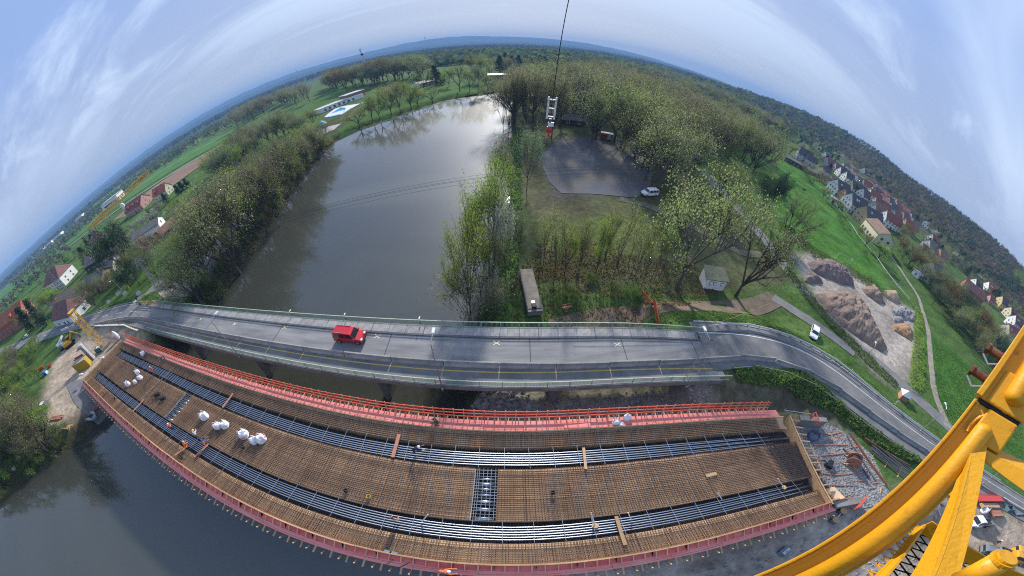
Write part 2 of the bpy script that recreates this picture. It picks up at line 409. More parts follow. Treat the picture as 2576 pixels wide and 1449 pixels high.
tag(wb.build('river_water', wm), kind='structure')

# sheets draped on the terrain
def ribbon(name, line, hw, m, lift=0.06, kind='structure', step=1.5, parent=None, off=0.0, zf=None):
    P = [Vector((p[0], p[1], p[2] if len(p) > 2 else 0)) for p in line]
    pts = []
    for a, b in zip(P[:-1], P[1:]):
        n = max(1, int((b-a).length/step))
        for i in range(n): pts.append(a.lerp(b, i/n))
    pts.append(P[-1])
    # smooth
    for _ in range(6):
        q = [pts[0]]+[(pts[i-1]+pts[i]*2+pts[i+1])/4 for i in range(1, len(pts)-1)]+[pts[-1]]; pts = q
    mb = MB(); vs = []; K = 5
    for i, p in enumerate(pts):
        d = pts[min(i+1, len(pts)-1)]-pts[max(0, i-1)]; nrm = Vector((d.y, -d.x, 0)).normalized()
        h = hw(i/len(pts)) if callable(hw) else hw
        for k in range(K):
            q = p+nrm*(off+h*(2*k/(K-1)-1)); z = zf(q.x, q.y, p.z) if zf else tz1(q.x, q.y)
            vs.append((q.x, q.y, z+lift))
    fs = [(i*K+k, i*K+k+1, (i+1)*K+k+1, (i+1)*K+k) for i in range(len(pts)-1) for k in range(K-1)]
    mb.add(vs, fs); o = mb.build(name, m, parent, smooth=True)
    bm_flip(o.data)
    if kind: o['kind'] = kind
    return o, pts
def bm_flip(me):
    b = bmesh.new(); b.from_mesh(me); bmesh.ops.recalc_face_normals(b, faces=b.faces)
    if sum(f.normal.z for f in b.faces) < 0: bmesh.ops.reverse_faces(b, faces=b.faces)
    b.to_mesh(me); b.free()
def polysheet(name, poly, m, lift=0.07, step=2.0, kind='structure', zf=None):
    P = []; n = len(poly)
    for i in range(n):
        a, b = Vector(poly[i][:2]), Vector(poly[(i+1) % n][:2]); k = max(1, int((b-a).length/step))
        P += [a.lerp(b, j/k) for j in range(k)]
    nb = len(P); xs = [p.x for p in P]; ys = [p.y for p in P]
    gxx, gyy = np.meshgrid(np.arange(min(xs), max(xs), step), np.arange(min(ys), max(ys), step))
    s = sd_poly(gxx.ravel(), gyy.ravel(), [(p.x, p.y) for p in P]); ok = s < -step*0.4
    P += [Vector((a, b)) for a, b in zip(gxx.ravel()[ok], gyy.ravel()[ok])]
    r = delaunay_2d_cdt(P, [(i, (i+1) % nb) for i in range(nb)], [], 1, 1e-5)
    V = r[0]; zz = tz(np.array([v.x for v in V]), np.array([v.y for v in V])) if zf is None else np.array([zf(v.x, v.y) for v in V])
    mb = MB(); mb.add([(v.x, v.y, z+lift) for v, z in zip(V, zz)], [tuple(f) for f in r[2]])
    o = mb.build(name, m, None, smooth=True); bm_flip(o.data)
    if kind: o['kind'] = kind
    return o
m_asph = mat('asphalt', (0.125, 0.124, 0.125), 0.85, (0.195, 0.19, 0.185), 0.35, bump=0.15, bscale=30)
m_asph2 = mat('asphalt_path', (0.20, 0.195, 0.19), 0.9, (0.14, 0.138, 0.135), 0.4, bump=0.15, bscale=30)
m_gravelpath = mat('gravel_path', (0.34, 0.30, 0.245), 0.95, (0.22, 0.19, 0.15), 0.7, bump=0.4, bscale=9, spec=.08)
m_dirt = mat('dirt', (0.185, 0.14, 0.11), 0.95, (0.115, 0.095, 0.07), 0.5, bump=0.5, bscale=4, spec=.06)
m_white = mat('white_paint', (0.78, 0.78, 0.76), 0.6, (0.55, 0.55, 0.53), 2.0)
m_yellow = mat('yellow_marking', (0.60, 0.42, 0.10), 0.7, (0.42, 0.30, 0.09), 2.0)
m_kerb = mat('kerb_concrete', (0.34, 0.34, 0.33), 0.85, (0.22, 0.22, 0.215), 0.8)
roadz = lambda x, y, z: z
road_r, rp = ribbon('road', [(24.55, 21.25, 6)]+ROADR[1:], 4.25, m_asph, 0.0, zf=lambda x, y, z: z+0.01)
road_l, lp = ribbon('road', ROADL, lambda t: 3.9 if t > .1 else 3.4, m_asph, 0.0, zf=lambda x, y, z: z+0.01)
ribbon('bank_road', [(-84.5, 22, 5.5), (-84.6, 28, 4.9), (-86, 39, 4.7), (-86.8, 51, 4.7), (-87.4, 66, 4.5), (-88, 90, 4)], 2.3, m_asph2, 0.10)
ribbon('low_road', LOWROAD, 2.1, m_asph2, 0.08)
TRACK = [at(x, y, 1.8) for x, y in [(1395, 832), (1470, 808), (1560, 797), (1680, 787), (1800, 785), (1900, 775), (1950, 752)]]
ribbon('dirt_track', [(p[0], p[1], 0) for p in TRACK], 2.3, m_dirt, 0.09)
ribbon('link_path', [at(x, y, 2)+() for x, y in [(1945, 748), (2010, 790), (2080, 835), (2150, 890)]], 1.5, m_asph2, 0.10)
ribbon('field_path', [at(x, y, 2) for x, y in [(2225, 625), (2260, 672), (2310, 745), (2335, 830), (2342, 920), (2350, 990), (2385, 1075)]], 1.1, m_gravelpath, 0.08)
ribbon('park_road', [at(x, y, 2) for x, y in [(1930, 640), (1860, 640), (1800, 600), (1720, 560), (1640, 520), (1560, 500)]], 1.3, mat('park_lane', (0.17, 0.15, 0.115), 0.95, (0.10, 0.10, 0.06), 0.5, spec=.05), 0.08)
ribbon('footpath', [(24.55, 24.2, 6.05), (30, 24.0, 6.05), (36.5, 22.6, 6.05), (42, 19.6, 5.95), (47, 14.8, 5.8), (50.3, 8.0, 5.65)], 0.75, m_asph2, 0.0, zf=lambda x, y, z: z+.05)
# markings on the right road: dashed centre line further back and edge line
mk = MB()
for i in range(10, len(rp)-8, 9):
    a, b = rp[i], rp[i+3]; d = (b-a).normalized(); n = Vector((-d.y, d.x, 0))*0.09
    if a.y < -12: mk.add([a-n+Vector((0, 0, .016)), a+n+Vector((0, 0, .016)), b+n+Vector((0, 0, .016)), b-n+Vector((0, 0, .016))], [(0, 3, 2, 1)])
def offline(pts, off, w, z, i0=0, i1=None):
    o = MB(); q = pts[i0:i1]; vs = []
    for i, p in enumerate(q):
        d = q[min(i+1, len(q)-1)]-q[max(0, i-1)]; n = Vector((-d.y, d.x, 0)).normalized()
        for s in (off-w/2, off+w/2): vs.append((p.x+n.x*s, p.y+n.y*s, p.z+z))
    o.add(vs, [(2*i, 2*i+1, 2*i+3, 2*i+2) for i in range(len(q)-1)]); return o
o = mk.build('lane_marking', m_white, road_r)
o = offline(rp, 2.1, 0.14, 0.016).build('edge_line', m_white, road_r)
o = offline(rp, -2.35, 0.14, 0.016, 0, 16).build('yellow_line', m_yellow, road_r)
mk = MB()
for i in range(4, len(lp)-4, 5):
    a, b = lp[i], lp[i+2]; d = (b-a).normalized(); n = Vector((-d.y, d.x, 0))
    for s in (0.0,):
        p0, p1 = a+n*s+Vector((0, 0, .016)), b+n*s+Vector((0, 0, .016)); w = n*0.09
        mk.add([p0-w, p0+w, p1+w, p1-w], [(0, 3, 2, 1)])
mk.build('lane_marking', m_white, road_l)
offline(lp, -3.2, 0.14, 0.016).build('edge_line', m_white, road_l)
kb = MB()
def kerbline(pts, off, w, h, z0, name, m, parent, i0=0, i1=None):
    o = MB(); q = pts[i0:i1]
    for a, b in zip(q[:-1], q[1:]):
        d = b-a; n = Vector((-d.y, d.x, 0)).normalized()*off
        o.bar(a+n+Vector((0, 0, z0)), b+n+Vector((0, 0, z0)), w, h)
    return o.build(name, m, parent)
kerbline(rp, 4.15, 0.28, 0.3, 0.02, 'kerb', m_kerb, road_r)
kerbline(lp, -4.0, 0.25, 0.3, 0.02, 'kerb', m_kerb, road_l)
# fields on the far left plain, built as sheets where they lie
m_plough = mat('ploughed_soil', (0.20, 0.135, 0.095), 0.95, (0.27, 0.185, 0.13), 0.08, spec=.03, stretch=(0.3, 2.5, 1))
m_crop = mat('young_crop', (0.06, 0.15, 0.03), 0.9, (0.09, 0.19, 0.04), 0.05, spec=.03)
m_crop2 = mat('meadow_grass', (0.075, 0.145, 0.035), 0.95, (0.05, 0.11, 0.025), 0.08, spec=.02)
m_crop3 = mat('bright_rape', (0.13, 0.24, 0.03), 0.9, (0.10, 0.20, 0.03), 0.05, spec=.03)
m_canal = mat('field_lane', (0.33, 0.33, 0.30), 0.8, (0.25, 0.27, 0.22), 0.1)
def zf_(px, z=2.0): return [at(x, y, z)[:2] for x, y in px]
polysheet('ploughed_field', zf_([(285, 555), (395, 465), (520, 385), (590, 345), (590, 365), (540, 395), (420, 480), (330, 540)]), m_plough, 0.5, 18)
polysheet('green_field', zf_([(0, 775), (150, 655), (255, 575), (320, 530), (330, 540), (250, 610), (130, 700), (0, 800)]), m_crop2, 0.45, 18)
polysheet('crop_field', zf_([(0, 735), (120, 630), (280, 505), (420, 412), (590, 322), (590, 345), (430, 432), (290, 525), (130, 650), (0, 758)]), m_crop, 0.4, 18)
polysheet('far_crop_field', zf_([(230, 520), (330, 445), (450, 372), (500, 345), (510, 352), (450, 388), (340, 462), (240, 532)]), m_crop3, 0.35, 25)
polysheet('far_soil_field', zf_([(240, 535), (340, 465), (400, 430), (400, 437), (340, 475), (250, 542)]), m_plough, 0.35, 25)
for q in ([(0, 765), (120, 664), (290, 533), (430, 440), (590, 350)], [(0, 738), (120, 636), (290, 510), (430, 418), (590, 330)]):
    ribbon('field_lane', [at(x, y, 2) for x, y in q], 3.0, m_canal, 0.75, step=12)
polysheet('far_green_field', zf_([(1000, 200), (1100, 172), (1240, 160), (1245, 178), (1120, 190), (1020, 220)]), m_crop2, 0.4, 12)
polysheet('pool_meadow', zf_([(770, 290), (800, 245), (860, 215), (900, 225), (870, 245), (800, 290)]), m_crop2, 0.2, 6)
polysheet('bank_meadow', zf_([(850, 345), (900, 322), (980, 292), (1050, 268), (1130, 243), (1200, 233), (1245, 228), (1240, 200), (1100, 215), (1000, 265), (900, 300), (850, 325)]), m_crop2, 0.12, 4)
# ------------------------------------------------------------ old road bridge
m_conc = mat('bridge_concrete', (0.26, 0.25, 0.235), 0.85, (0.16, 0.155, 0.145), 0.5, bump=0.2, bscale=6)
m_slab = mat('footway_concrete', (0.36, 0.35, 0.335), 0.85, (0.25, 0.24, 0.23), 0.7, vary=0.10)
m_barrier = mat('barrier_concrete', (0.33, 0.325, 0.31), 0.85, (0.22, 0.215, 0.205), 1.1, vary=0.12)
m_rail = mat('green_railing_paint', (0.22, 0.36, 0.29), 0.5, (0.34, 0.42, 0.33), 1.5)
m_railtop = mat('worn_handrail', (0.50, 0.52, 0.36), 0.5, (0.28, 0.42, 0.33), 0.8)
m_steel = mat('galvanised_steel', (0.42, 0.44, 0.45), 0.4, metal=0.7)
m_black = mat('dark_rubber', (0.02, 0.02, 0.022), 0.7)
X0, X1 = -74.0, 24.5
def by(x):                       # the deck swings slightly at its right end
    return -0.0055*max(0.0, x-8)**2
xs = [X0+(X1-X0)*i/60 for i in range(61)]
def sweep(prof, xs, dy=by, closed=True, mi=0):
    m = MB(); n = len(prof); vs = [(x, y+dy(x), z) for x in xs for y, z in prof]
    fs = []
    for i in range(len(xs)-1):
        for k in range(n if closed else n-1):
            a, b = i*n+k, i*n+(k+1) % n; fs.append((a, a+n, b+n, b))
    if closed: fs += [tuple(range(n)), tuple((len(xs)-1)*n+k for k in range(n))[::-1]]
    m.add(vs, fs, mi); return m
bridge = thing('road_bridge', (0, 0, 0), 'old grey concrete road bridge with green railings crossing the river', 'bridge')
sweep([(16.7, 5.92), (16.7, 5.35), (17.6, 5.1), (19.2, 4.75), (22.8, 4.75), (24.2, 5.1), (25.1, 5.35), (25.1, 5.92)], xs).build('deck', m_conc, bridge)
rw = sweep([(19.75, 5.99), (23.35, 5.99)], xs, closed=False).build('roadway', mat('bridge_asphalt', (0.14, 0.142, 0.148), 0.75, (0.25, 0.248, 0.245), 0.5, bump=0.1, bscale=25, stretch=(0.25, 1.6, 1)), bridge); bm_flip(rw.data)
wk = sweep([(16.95, 5.99), (19.2, 5.99)], xs, closed=False).build('walkway', m_asph, bridge); bm_flip(wk.data)
o = sweep([(23.36, 5.93), (23.36, 6.10), (23.6, 6.10), (23.6, 5.93)], xs).build('kerb', mat('dark_kerb', (0.10, 0.10, 0.105), 0.8), bridge)
o = sweep([(18.62, 6.005), (18.78, 6.005)], xs, closed=False).build('yellow_line', m_yellow, bridge); bm_flip(o.data)
o = sweep([(16.72, 5.93), (16.72, 6.12), (16.98, 6.12), (16.98, 5.93)], xs).build('edge_beam', m_conc, bridge)
slab_me = MB().box((0, 0, 0), (1.98, 1.22, 0.14)).mesh('footway_slab', m_slab)
n = int((X1-X0)/2.0)
for i in range(n):
    x = X0+1+2.0*i; s = obj('footway_slab', slab_me, bridge, (x, 24.23+by(x), 6.03+rnd.uniform(-.008, .008)))
    s.rotation_euler = (0, 0, math.atan((by(x+.5)-by(x-.5))))
# patches and transverse joints in the asphalt
for x in (-47, -31, -14, 2.5, 13.5, 23): MB().add([(x, 19.8+by(x), 6.003), (x+.1, 19.8+by(x), 6.003), (x+.1, 23.3+by(x), 6.003), (x, 23.3+by(x), 6.003)], [(0, 1, 2, 3)]).build('expansion_joint', mat('fresh_asphalt', (0.06, 0.062, 0.07), 0.8), bridge)

# crossed-out lane markings
for px, py in [(717, 824), (949, 846), (1249, 863), (1553, 867), (1788, 855), (505, 803), (590, 815)]:
    x, y, _ = at(px, py, 6); m = MB()
    for a in (0.62, -0.62): 
        c, s = math.cos(a)*.47, math.sin(a)*.47; w = Vector((-s, c, 0)).normalized()*.06
        z = 6.006 if a > 0 else 6.010
        p, q = Vector((x-c, y-s, z)), Vector((x+c, y+s, z)); m.add([p-w, q-w, q+w, p+w], [(0, 1, 2, 3)])
    m.build('cross_marking', mat('cross_marking_paint', (0.72, 0.58, 0.38), 0.7), bridge)
# piers
for x in (-50, -33.2, -14.2, 5.2):
    m = MB(); m.box((x, 20.9, 2.0), (0.9, 6.4, 5.6)); m.prism([(x-.45, 17.7), (x, 17.0), (x+.45, 17.7)], -0.8, 4.8); m.prism([(x+.45, 24.1), (x, 24.8), (x-.45, 24.1)], -0.8, 4.8)
    m.box((x, 20.9, 4.62), (1.3, 7.2, 0.3)); m.build('pier', m_conc, bridge)
for x, y0, y1 in ((24.9, 15.9, 25.4), (-74.6, 16.4, 25.6)):
    MB().box((x, (y0+y1)/2, 3.6), (1.2, y1-y0, 4.6)).build('abutment', m_conc, bridge)
# railings, one thing on each side
def railing(label, yr, xa, xb, zb=6.0, far=False):
    t = thing('railing', ((xa+xb)/2, yr, zb), label, 'railing')
    ox = (xa+xb)/2; xs = [xa+(xb-xa)*i/44 for i in range(45)]
    f = lambda x: by(x)
    def pr(y, z, w, h): return [(y-w/2, z-h/2), (y+w/2, z-h/2), (y+w/2, z+h/2), (y-w/2, z+h/2)]
    def mk(prof, name, m):
        b = sweep(prof, xs, f); b.v = [(v[0]-ox, v[1], v[2]) for v in b.v]; return b.build(name, m, t)
    mk(pr(0, 1.06, 0.10, 0.07), 'top_rail', m_railtop)
    mk(pr(0, 0.14, 0.05, 0.05), 'bottom_rail', m_rail); 
    b = MB(); x = xa+.12
    while x < xb:
        b.bar((x-ox, f(x), .14), (x-ox, f(x), 1.04), 0.022, 0.022); x += 0.145
    o = b.build('baluster', m_rail, t); o['kind'] = 'stuff'
    pme = MB().box((0, 0, .55), (0.075, 0.09, 1.1)).box((0, 0, .03), (.16, .18, .05)).mesh('post', m_rail)
    n = int((xb-xa)/2.27)
    for i in range(n+1):
        x = xa+2.27*i; obj('post', pme, t, (x-ox, f(x), 0))
    return t
railing('long green railing with worn pale handrail on the upstream side, beside the open water', 24.93, -73.5, 25.8)
railing('long green railing on the side of the old bridge facing the new deck', 16.86, -64, 25.5)
# small sign posts clamped to the far railing
for px, py in ((258, 0), (685, 0), (1250, 0)):
    q = crop(912, 684, 912, 1932, px, 935); x, y, _ = at(*q, 6.6)
    t = thing('rail_lamp', (x, 25.05+by(x), 6.4), 'small white lamp on a bracket on the upstream railing, %s' % {258: 'leftmost of the three', 685: 'above the red van', 1250: 'rightmost of the three'}[px], 'lamp', group='small lamps along the railing')
    MB().tube([(0, 0, 0), (0, .05, .75)], .025, 6).build('bracket', m_steel, t); MB().box((0, .12, .8), (.14, .42, .08)).build('lamp_head', m_white, t)
    MB().box((0, 0, .05), (.16, .16, .22)).build('clamp', m_black, t)

# concrete barrier blocks, each one can be lifted away
blk = MB(); prof = [(-.30, 0), (-.27, .12), (-.13, .34), (-.09, .80), (.09, .80), (.13, .34), (.27, .12), (.30, 0)]
L = 5.9
blk.add([(sx*L/2, y, z) for sx in (-1, 1) for y, z in prof], [tuple(range(8)), tuple(range(8, 16))[::-1]]+[(k+8, (k+1) % 8+8, (k+1) % 8, k) for k in range(8)])
blk_me = blk.mesh('barrier_block', m_barrier)
path = [(-96, 13.6, 5.8), (-86, 16.8, 5.93), (-78, 18.9, 6), (-72, 19.5, 6), (-60, 19.48, 6), (0, 19.48, 6), (14, 19.2, 6), (26, 18.4, 6), (31, 17.9, 6), (35, 16.4, 6), (39.5, 13.6, 5.9), (43.2, 9.2, 5.8), (45.6, 4, 5.62), (48, -2.2, 5.45), (50.6, -9.6, 5.25), (52.5, -16.5, 5.0), (53.6, -24, 4.75), (54, -32, 4.5)]
P = [Vector(p) for p in path]; S = [0.0]
for a, b in zip(P[:-1], P[1:]): S.append(S[-1]+(b-a).length)
def along(s):
    for i in range(len(P)-1):
        if s <= S[i+1] or i == len(P)-2:
            return P[i].lerp(P[i+1], (s-S[i])/(S[i+1]-S[i])), (P[i+1]-P[i]).normalized()
s = 3.0
while s < S[-1]-3:
    p, _ = along(s); a, _ = along(max(0, s-2.9)); b, _ = along(min(S[-1]-.01, s+2.9)); d = b-a
    o = obj('barrier_block', blk_me, None, (p.x, p.y, p.z+0.012), math.atan2(d.y, d.x))
    lab = 'grey concrete barrier block in the row on the old bridge' if p.x < 26 and p.x > -74 else ('grey concrete barrier block in the row round the left road bend' if p.x < 0 else 'grey concrete barrier block in the row round the right road bend')
    tag(o, lab, 'barrier', {26: 0}.get(0) or ('barrier blocks on the old bridge' if 'old bridge' in lab else 'barrier blocks at the left bend' if 'left' in lab else 'barrier blocks at the right bend'))
    s += 6.0
# street lamps
def lamp(base, h, label, arm=1.2, az=0.0, bent=False):
    t = thing('street_lamp', base, label, 'street lamp', az, 'street lamps')
    MB().tube([(0, 0, 0), (0, 0, h*.35), (0, 0, h)], [.085, .07, .05], 8).build('pole', m_steel, t)
    m = MB().tube([(0, 0, h), (0, arm*.6, h+.12), (0, arm, h+.15)], .035, 6); m.build('arm', m_steel, t)
    MB().box((0, arm+.25, h+.15), (.3, .75, .13), taper=.8).build('lamp_head', mat('lamp_white', (.7, .72, .74), .4), t)
    MB().lathe([(.14, 0), (.14, .35), (.09, .4)], (0, 0, 0), 8).build('base_sleeve', m_steel, t)
def gz(px, py, z): return at(px, py, z)
b = at(1115, 958, 6); lamp((b[0], 16.55, 5.4), 8.2, 'grey street lamp rising beside the near railing at the middle of the old bridge')
b = at(603, 890, 6); lamp((b[0], 16.55, 5.4), 8.2, 'grey street lamp rising beside the near railing left of the red van')
b = at(1715, 947, 6); lamp((b[0], 16.35, 5.4), 8.2, 'grey street lamp leaning over the road at the right end of the old bridge')
b = at(385, 836, 6); lamp((b[0], b[1], 5.6), 8.2, 'grey street lamp at the left end of the old bridge')
b = at(2150, 925, 3.4); lamp((b[0], b[1], tz1(*b[:2])), 7.5, 'street lamp on the grass slope between the two right roads, near the spoil heap', az=R(-60))
b = at(2297, 1118-20, 3.4); lamp((b[0], b[1], tz1(*b[:2])), 7.0, 'street lamp on the grass verge below the white pyramid roofed hut', az=R(-60))
b = at(2475, 1215, 5); lamp((b[0], b[1], tz1(*b[:2])), 7.5, 'street lamp at the edge of the right road seen through the yellow crane', az=R(90))

# ------------------------------------------------------------ new bridge deck under construction
m_ply = mat('formwork_plywood', (0.80, 0.55, 0.335), 0.8, (0.54, 0.36, 0.215), 0.22, bump=0.1, detail=7, stretch=(0.5, 1.4, 1))
m_rebar = mat('rusty_rebar', (0.19, 0.105, 0.06), 0.8, (0.33, 0.20, 0.115), .35)
m_rebar2 = mat('dark_rebar', (0.055, 0.045, 0.045), 0.7, (0.10, 0.07, 0.055), 1.5)
m_duct = mat('galvanised_duct', (0.40, 0.45, 0.52), 0.34, metal=1.0)
m_red = mat('red_formwork_board', (0.60, 0.10, 0.085), 0.65, (0.66, 0.18, 0.15), 0.8, vary=0.08, stretch=(0.4, 2, 2))
m_red2 = mat('red_guard_paint', (0.66, 0.075, 0.04), 0.6, (0.62, 0.14, 0.08), 1.6, vary=0.12)
m_tan = mat('pine_timber', (0.52, 0.34, 0.185), 0.75, (0.40, 0.25, 0.13), 2.5, vary=0.2, stretch=(1, 1, 1))
m_pinkwood = mat('weathered_red_plank', (0.42, 0.19, 0.13), 0.75, (0.33, 0.15, 0.10), 2.0, vary=0.12)
m_dark = mat('void_shade', (0.025, 0.025, 0.028), 0.8)  # near-black colour stands for the shade inside the deck recesses
m_scaff = mat('falsework_steel', (0.12, 0.12, 0.13), 0.6)
XA, XB = -70.6, 29.6
def nb(x): return -0.0060*max(0.0, x-5)**2
def nb2(x): return nb(x)*(1-0.0)
NX = [XA+(XB-XA)*i/80 for i in range(81)]
deck = thing('new_bridge_deck', (0, 0, 0), 'curved new bridge deck under construction with red formwork, rusty rebar mesh and shiny tendon ducts', 'bridge')
FAR, NEAR = 11.75, -0.95
OPEN = [(-2.4, -0.62), (-40.0, -38.3)]
def clipx(segs): return segs
def strip(prof, name, m, xs=NX, flip=True):
    b = sweep(prof, xs, nb, closed=False); o = b.build(name, m, deck); bm_flip(o.data); return o
strip([(NEAR+.02, 6.05), (NEAR+.05, 5.72), (0.95, 5.72), (0.98, 4.9), (3.0, 4.9), (3.03, 5.72)], 'formwork_floor', m_ply)
def xr(a, b, n=None):
    n = n or max(2, int((b-a)/1.25)); return [a+(b-a)*i/n for i in range(n+1)]
for a, b in ((XA, -40.0), (-38.3, -2.4), (-0.62, XB)):
    strip([(3.03, 5.72), (8.0, 5.72)], 'formwork_floor', m_ply, xr(a, b))
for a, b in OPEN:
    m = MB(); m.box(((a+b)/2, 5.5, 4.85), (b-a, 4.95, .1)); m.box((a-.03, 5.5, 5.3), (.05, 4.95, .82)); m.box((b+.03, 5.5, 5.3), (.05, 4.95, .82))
    m.build('cross_beam_pit', m_dark, deck)  # pit faces coloured near-black, its shade put into the colour
strip([(8.0, 5.72), (8.05, 4.9), (10.15, 4.9), (10.2, 5.72), (11.0, 5.72), (FAR-.12, 6.3)], 'formwork_floor', m_ply)
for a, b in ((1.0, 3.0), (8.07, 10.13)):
    strip([(a, 4.93), (b, 4.93)], 'trough_shade', m_dark)  # added dark sheet just above the plywood, painting the shade under the ducts
# rebar mesh
def mesh_strip(y0, y1, z, xa, xb, dx, dy, m, name='rebar_mesh', w=0.034, z2=None, seed=1, jit=.03):
    r = random.Random(seed); b = MB(); x = xa
    zz = (lambda y: z if z2 is None else z+(z2-z)*(y-y0)/(y1-y0))
    while x < xb:
        xx = x+r.uniform(-jit, jit); o = r.uniform(-.08, .08)
        b.bar((xx, y0+o+nb(xx), zz(y0)), (xx+r.uniform(-jit, jit), y1+o+nb(xx), zz(y1)), w, w); x += dx*r.choice((1, 1, 1, .5, 1.1))
    y = y0
    while y < y1:
        yy = y+r.uniform(-.02, .02); X = xa
        while X < xb-.01:
            e = min(xb, X+6); b.bar((X, yy+nb(X), zz(yy)+.03), (e, yy+nb(e), zz(yy)+.03), w, w); X = e
        y += dy
    o = b.build(name, m, deck); o['kind'] = 'stuff'; return o
mesh_strip(NEAR+.1, 0.95, 5.97, XA+.3, XB-1.5, .21, .19, m_rebar, seed=2)
mesh_strip(NEAR+.1, 0.95, 5.80, XA+.3, XB-1.5, .21, .19, m_rebar2, seed=3)
for i, (a, b) in enumerate(((XA+.3, -40.05), (-38.25, -2.45), (-.58, XB-4.6))):
    mesh_strip(3.05, 8.0, 5.97, a, b, .21, .19, m_rebar, seed=4+i)
    mesh_strip(3.05, 8.0, 5.80, a, b, .21, .19, m_rebar2, seed=14+i)
mesh_strip(3.05, 8.0, 5.97, XB-4.6, XB-.3, .10, .25, m_rebar2, seed=9, w=.035)
mesh_strip(3.05, 8.0, 5.90, XB-4.6, XB-.3, .16, .12, m_rebar2, seed=19, w=.035)
mesh_strip(10.2, FAR-.1, 5.97, XA+.3, XB-1, .21, .19, m_rebar, z2=6.42, seed=7)
mesh_strip(10.2, FAR-.1, 5.82, XA+.3, XB-1, .21, .19, m_rebar2, z2=6.2, seed=8)
for y0, y1 in ((1.0, 3.0), (8.05, 10.15)):   # bottom mesh and stirrups in the troughs
    mesh_strip(y0, y1, 5.15, XA+.5, XB-.5, .20, .3, m_rebar2, seed=21)
    r = random.Random(31); b = MB(); x = XA+.4
    while x < XB-.4:
        for y in (y0+.05, y1-.06): b.bar((x, y+nb(x), 5.0), (x, y+nb(x), 6.04), .03, .03)
        x += .2
    o = b.build('stirrup', m_rebar2, deck); o['kind'] = 'stuff'
    for x in np.arange(XA+1.2, XB-3.0, 2.1):   # pale spacer bars across the ducts
        o = MB().bar((0, y0-.02, 6.0), (rnd.uniform(-.06, .06), y1+.02, 6.0), .03, .02).build('spacer_bar', m_steel, deck, loc=(float(x), nb(x), 0))
# tendon ducts
def yA(x): return float(np.interp(x, [-70, -62, -47, -35, -17, 0, 12, 26], [8.85, 9.1, 9.35, 9.05, 8.85, 9.05, 8.95, 8.85]))
def yB(x): return float(np.interp(x, [-70, -58, -37, -28, -14, 0, 10, 22, 28], [1.85, 1.85, 2.15, 2.05, 2.05, 1.9, 1.95, 2.0, 2.0]))
for yf in (yA, yB):
    for k in range(6):
        pts = []
        for x in np.arange(XA+.8, XB-2.2+(-1.2 if k % 2 else 0), 2.0):
            pts.append((x, yf(x)+(k-2.5)*.235+nb(x), 5.80-.25*math.exp(-((x-26)/9.0)**2)*(k % 2)-.12*math.exp(-((x+66)/8.0)**2)+.03*math.sin(x*.3+k)))
        MB().tube(pts, .054, 8).build('tendon_duct', m_duct, deck, smooth=True)
for a, b in OPEN:
    for i, y in enumerate((3.3, 4.15, 4.9, 5.55, 6.1, 6.6, 7.1)):
        MB().tube([(a+.05, y, 5.45), (b-.05, y, 5.45)], .17 if i < 3 else .12, 10).build('cross_duct', m_duct, deck, smooth=True)
    mesh_strip(3.05, 8.0, 5.92, a, b, .32, .3, m_steel, seed=41, w=.03)
# near side formwork: edge board, ribs, walkway boards, supporting struts
def swb(prof, name, m, xs=NX, seg=4.0):
    n = int((xs[-1]-xs[0])/seg)
    for i in range(n):
        a = xs[0]+(xs[-1]-xs[0])*i/n+.012; b = xs[0]+(xs[-1]-xs[0])*(i+1)/n-.012; dy, dz = rnd.uniform(-.014, .014), rnd.uniform(-.012, .012)
        sweep([(y+dy, z+dz) for y, z in prof], [a, (a*2+b)/3, (a+2*b)/3, b], nb).build(name, m, deck)
NXN = [XA+(27.0-XA)*i/80 for i in range(81)]
swb([(NEAR-.10, 6.0), (NEAR-.10, 6.62), (NEAR, 6.62), (NEAR, 5.4)], 'edge_board', m_tan, NXN)
swb([(NEAR-.105, 6.60), (NEAR-.16, 6.22), (NEAR-.62, 5.98), (NEAR-.62, 5.95), (NEAR-.18, 6.18), (NEAR-.125, 6.58)], 'form_panel', m_red, NXN, 2.5)
for j in range(3):
    y0 = NEAR-.64-j*.17; swb([(y0-.155, 5.92), (y0-.155, 5.97), (y0, 5.97), (y0, 5.92)], xs=NXN, name='walkway_board', m=mat('pink_red_board', (0.72, 0.19, 0.16), 0.7, (0.74, 0.30, 0.26), 1.3, stretch=(0.4, 3, 1)))
rib_me = MB().add([(sx*.035, y, z) for sx in (-1, 1) for y, z in ((-.10, 6.63), (-.70, 6.16), (-.66, 5.97))], [(0, 1, 2), (5, 4, 3), (0, 3, 4, 1), (1, 4, 5, 2), (2, 5, 3, 0)]).mesh('rib', mat('rib_wood', (0.68, 0.36, 0.22), .7, vary=.15))
strut_me = MB().bar((0, -.9, 5.86), (0, -1.85, 5.5), .13, .16).mesh('strut', m_tan)
strut2_me = MB().bar((0, -.7, 5.0), (.1, -1.75, 5.86), .11, .13).mesh('strut', m_tan)
joist_me = MB().box((0, 0, 5.80), (.1, 1.7, .14)).mesh('joist', m_tan)
x = XA+.3; i = 0
while x < 26.8:
    sl = math.atan(nb(x+.5)-nb(x-.5)); obj('rib', rib_me, deck, (x, NEAR+nb(x), 0), sl); x += .80
x = XA+.5
while x < 26.8:
    sl = math.atan(nb(x+.5)-nb(x-.5)); obj('strut', strut_me if i % 2 else strut2_me, deck, (x, NEAR+nb(x)+.05, 0), sl+rnd.uniform(-.06, .06))
    x += .62; i += 1
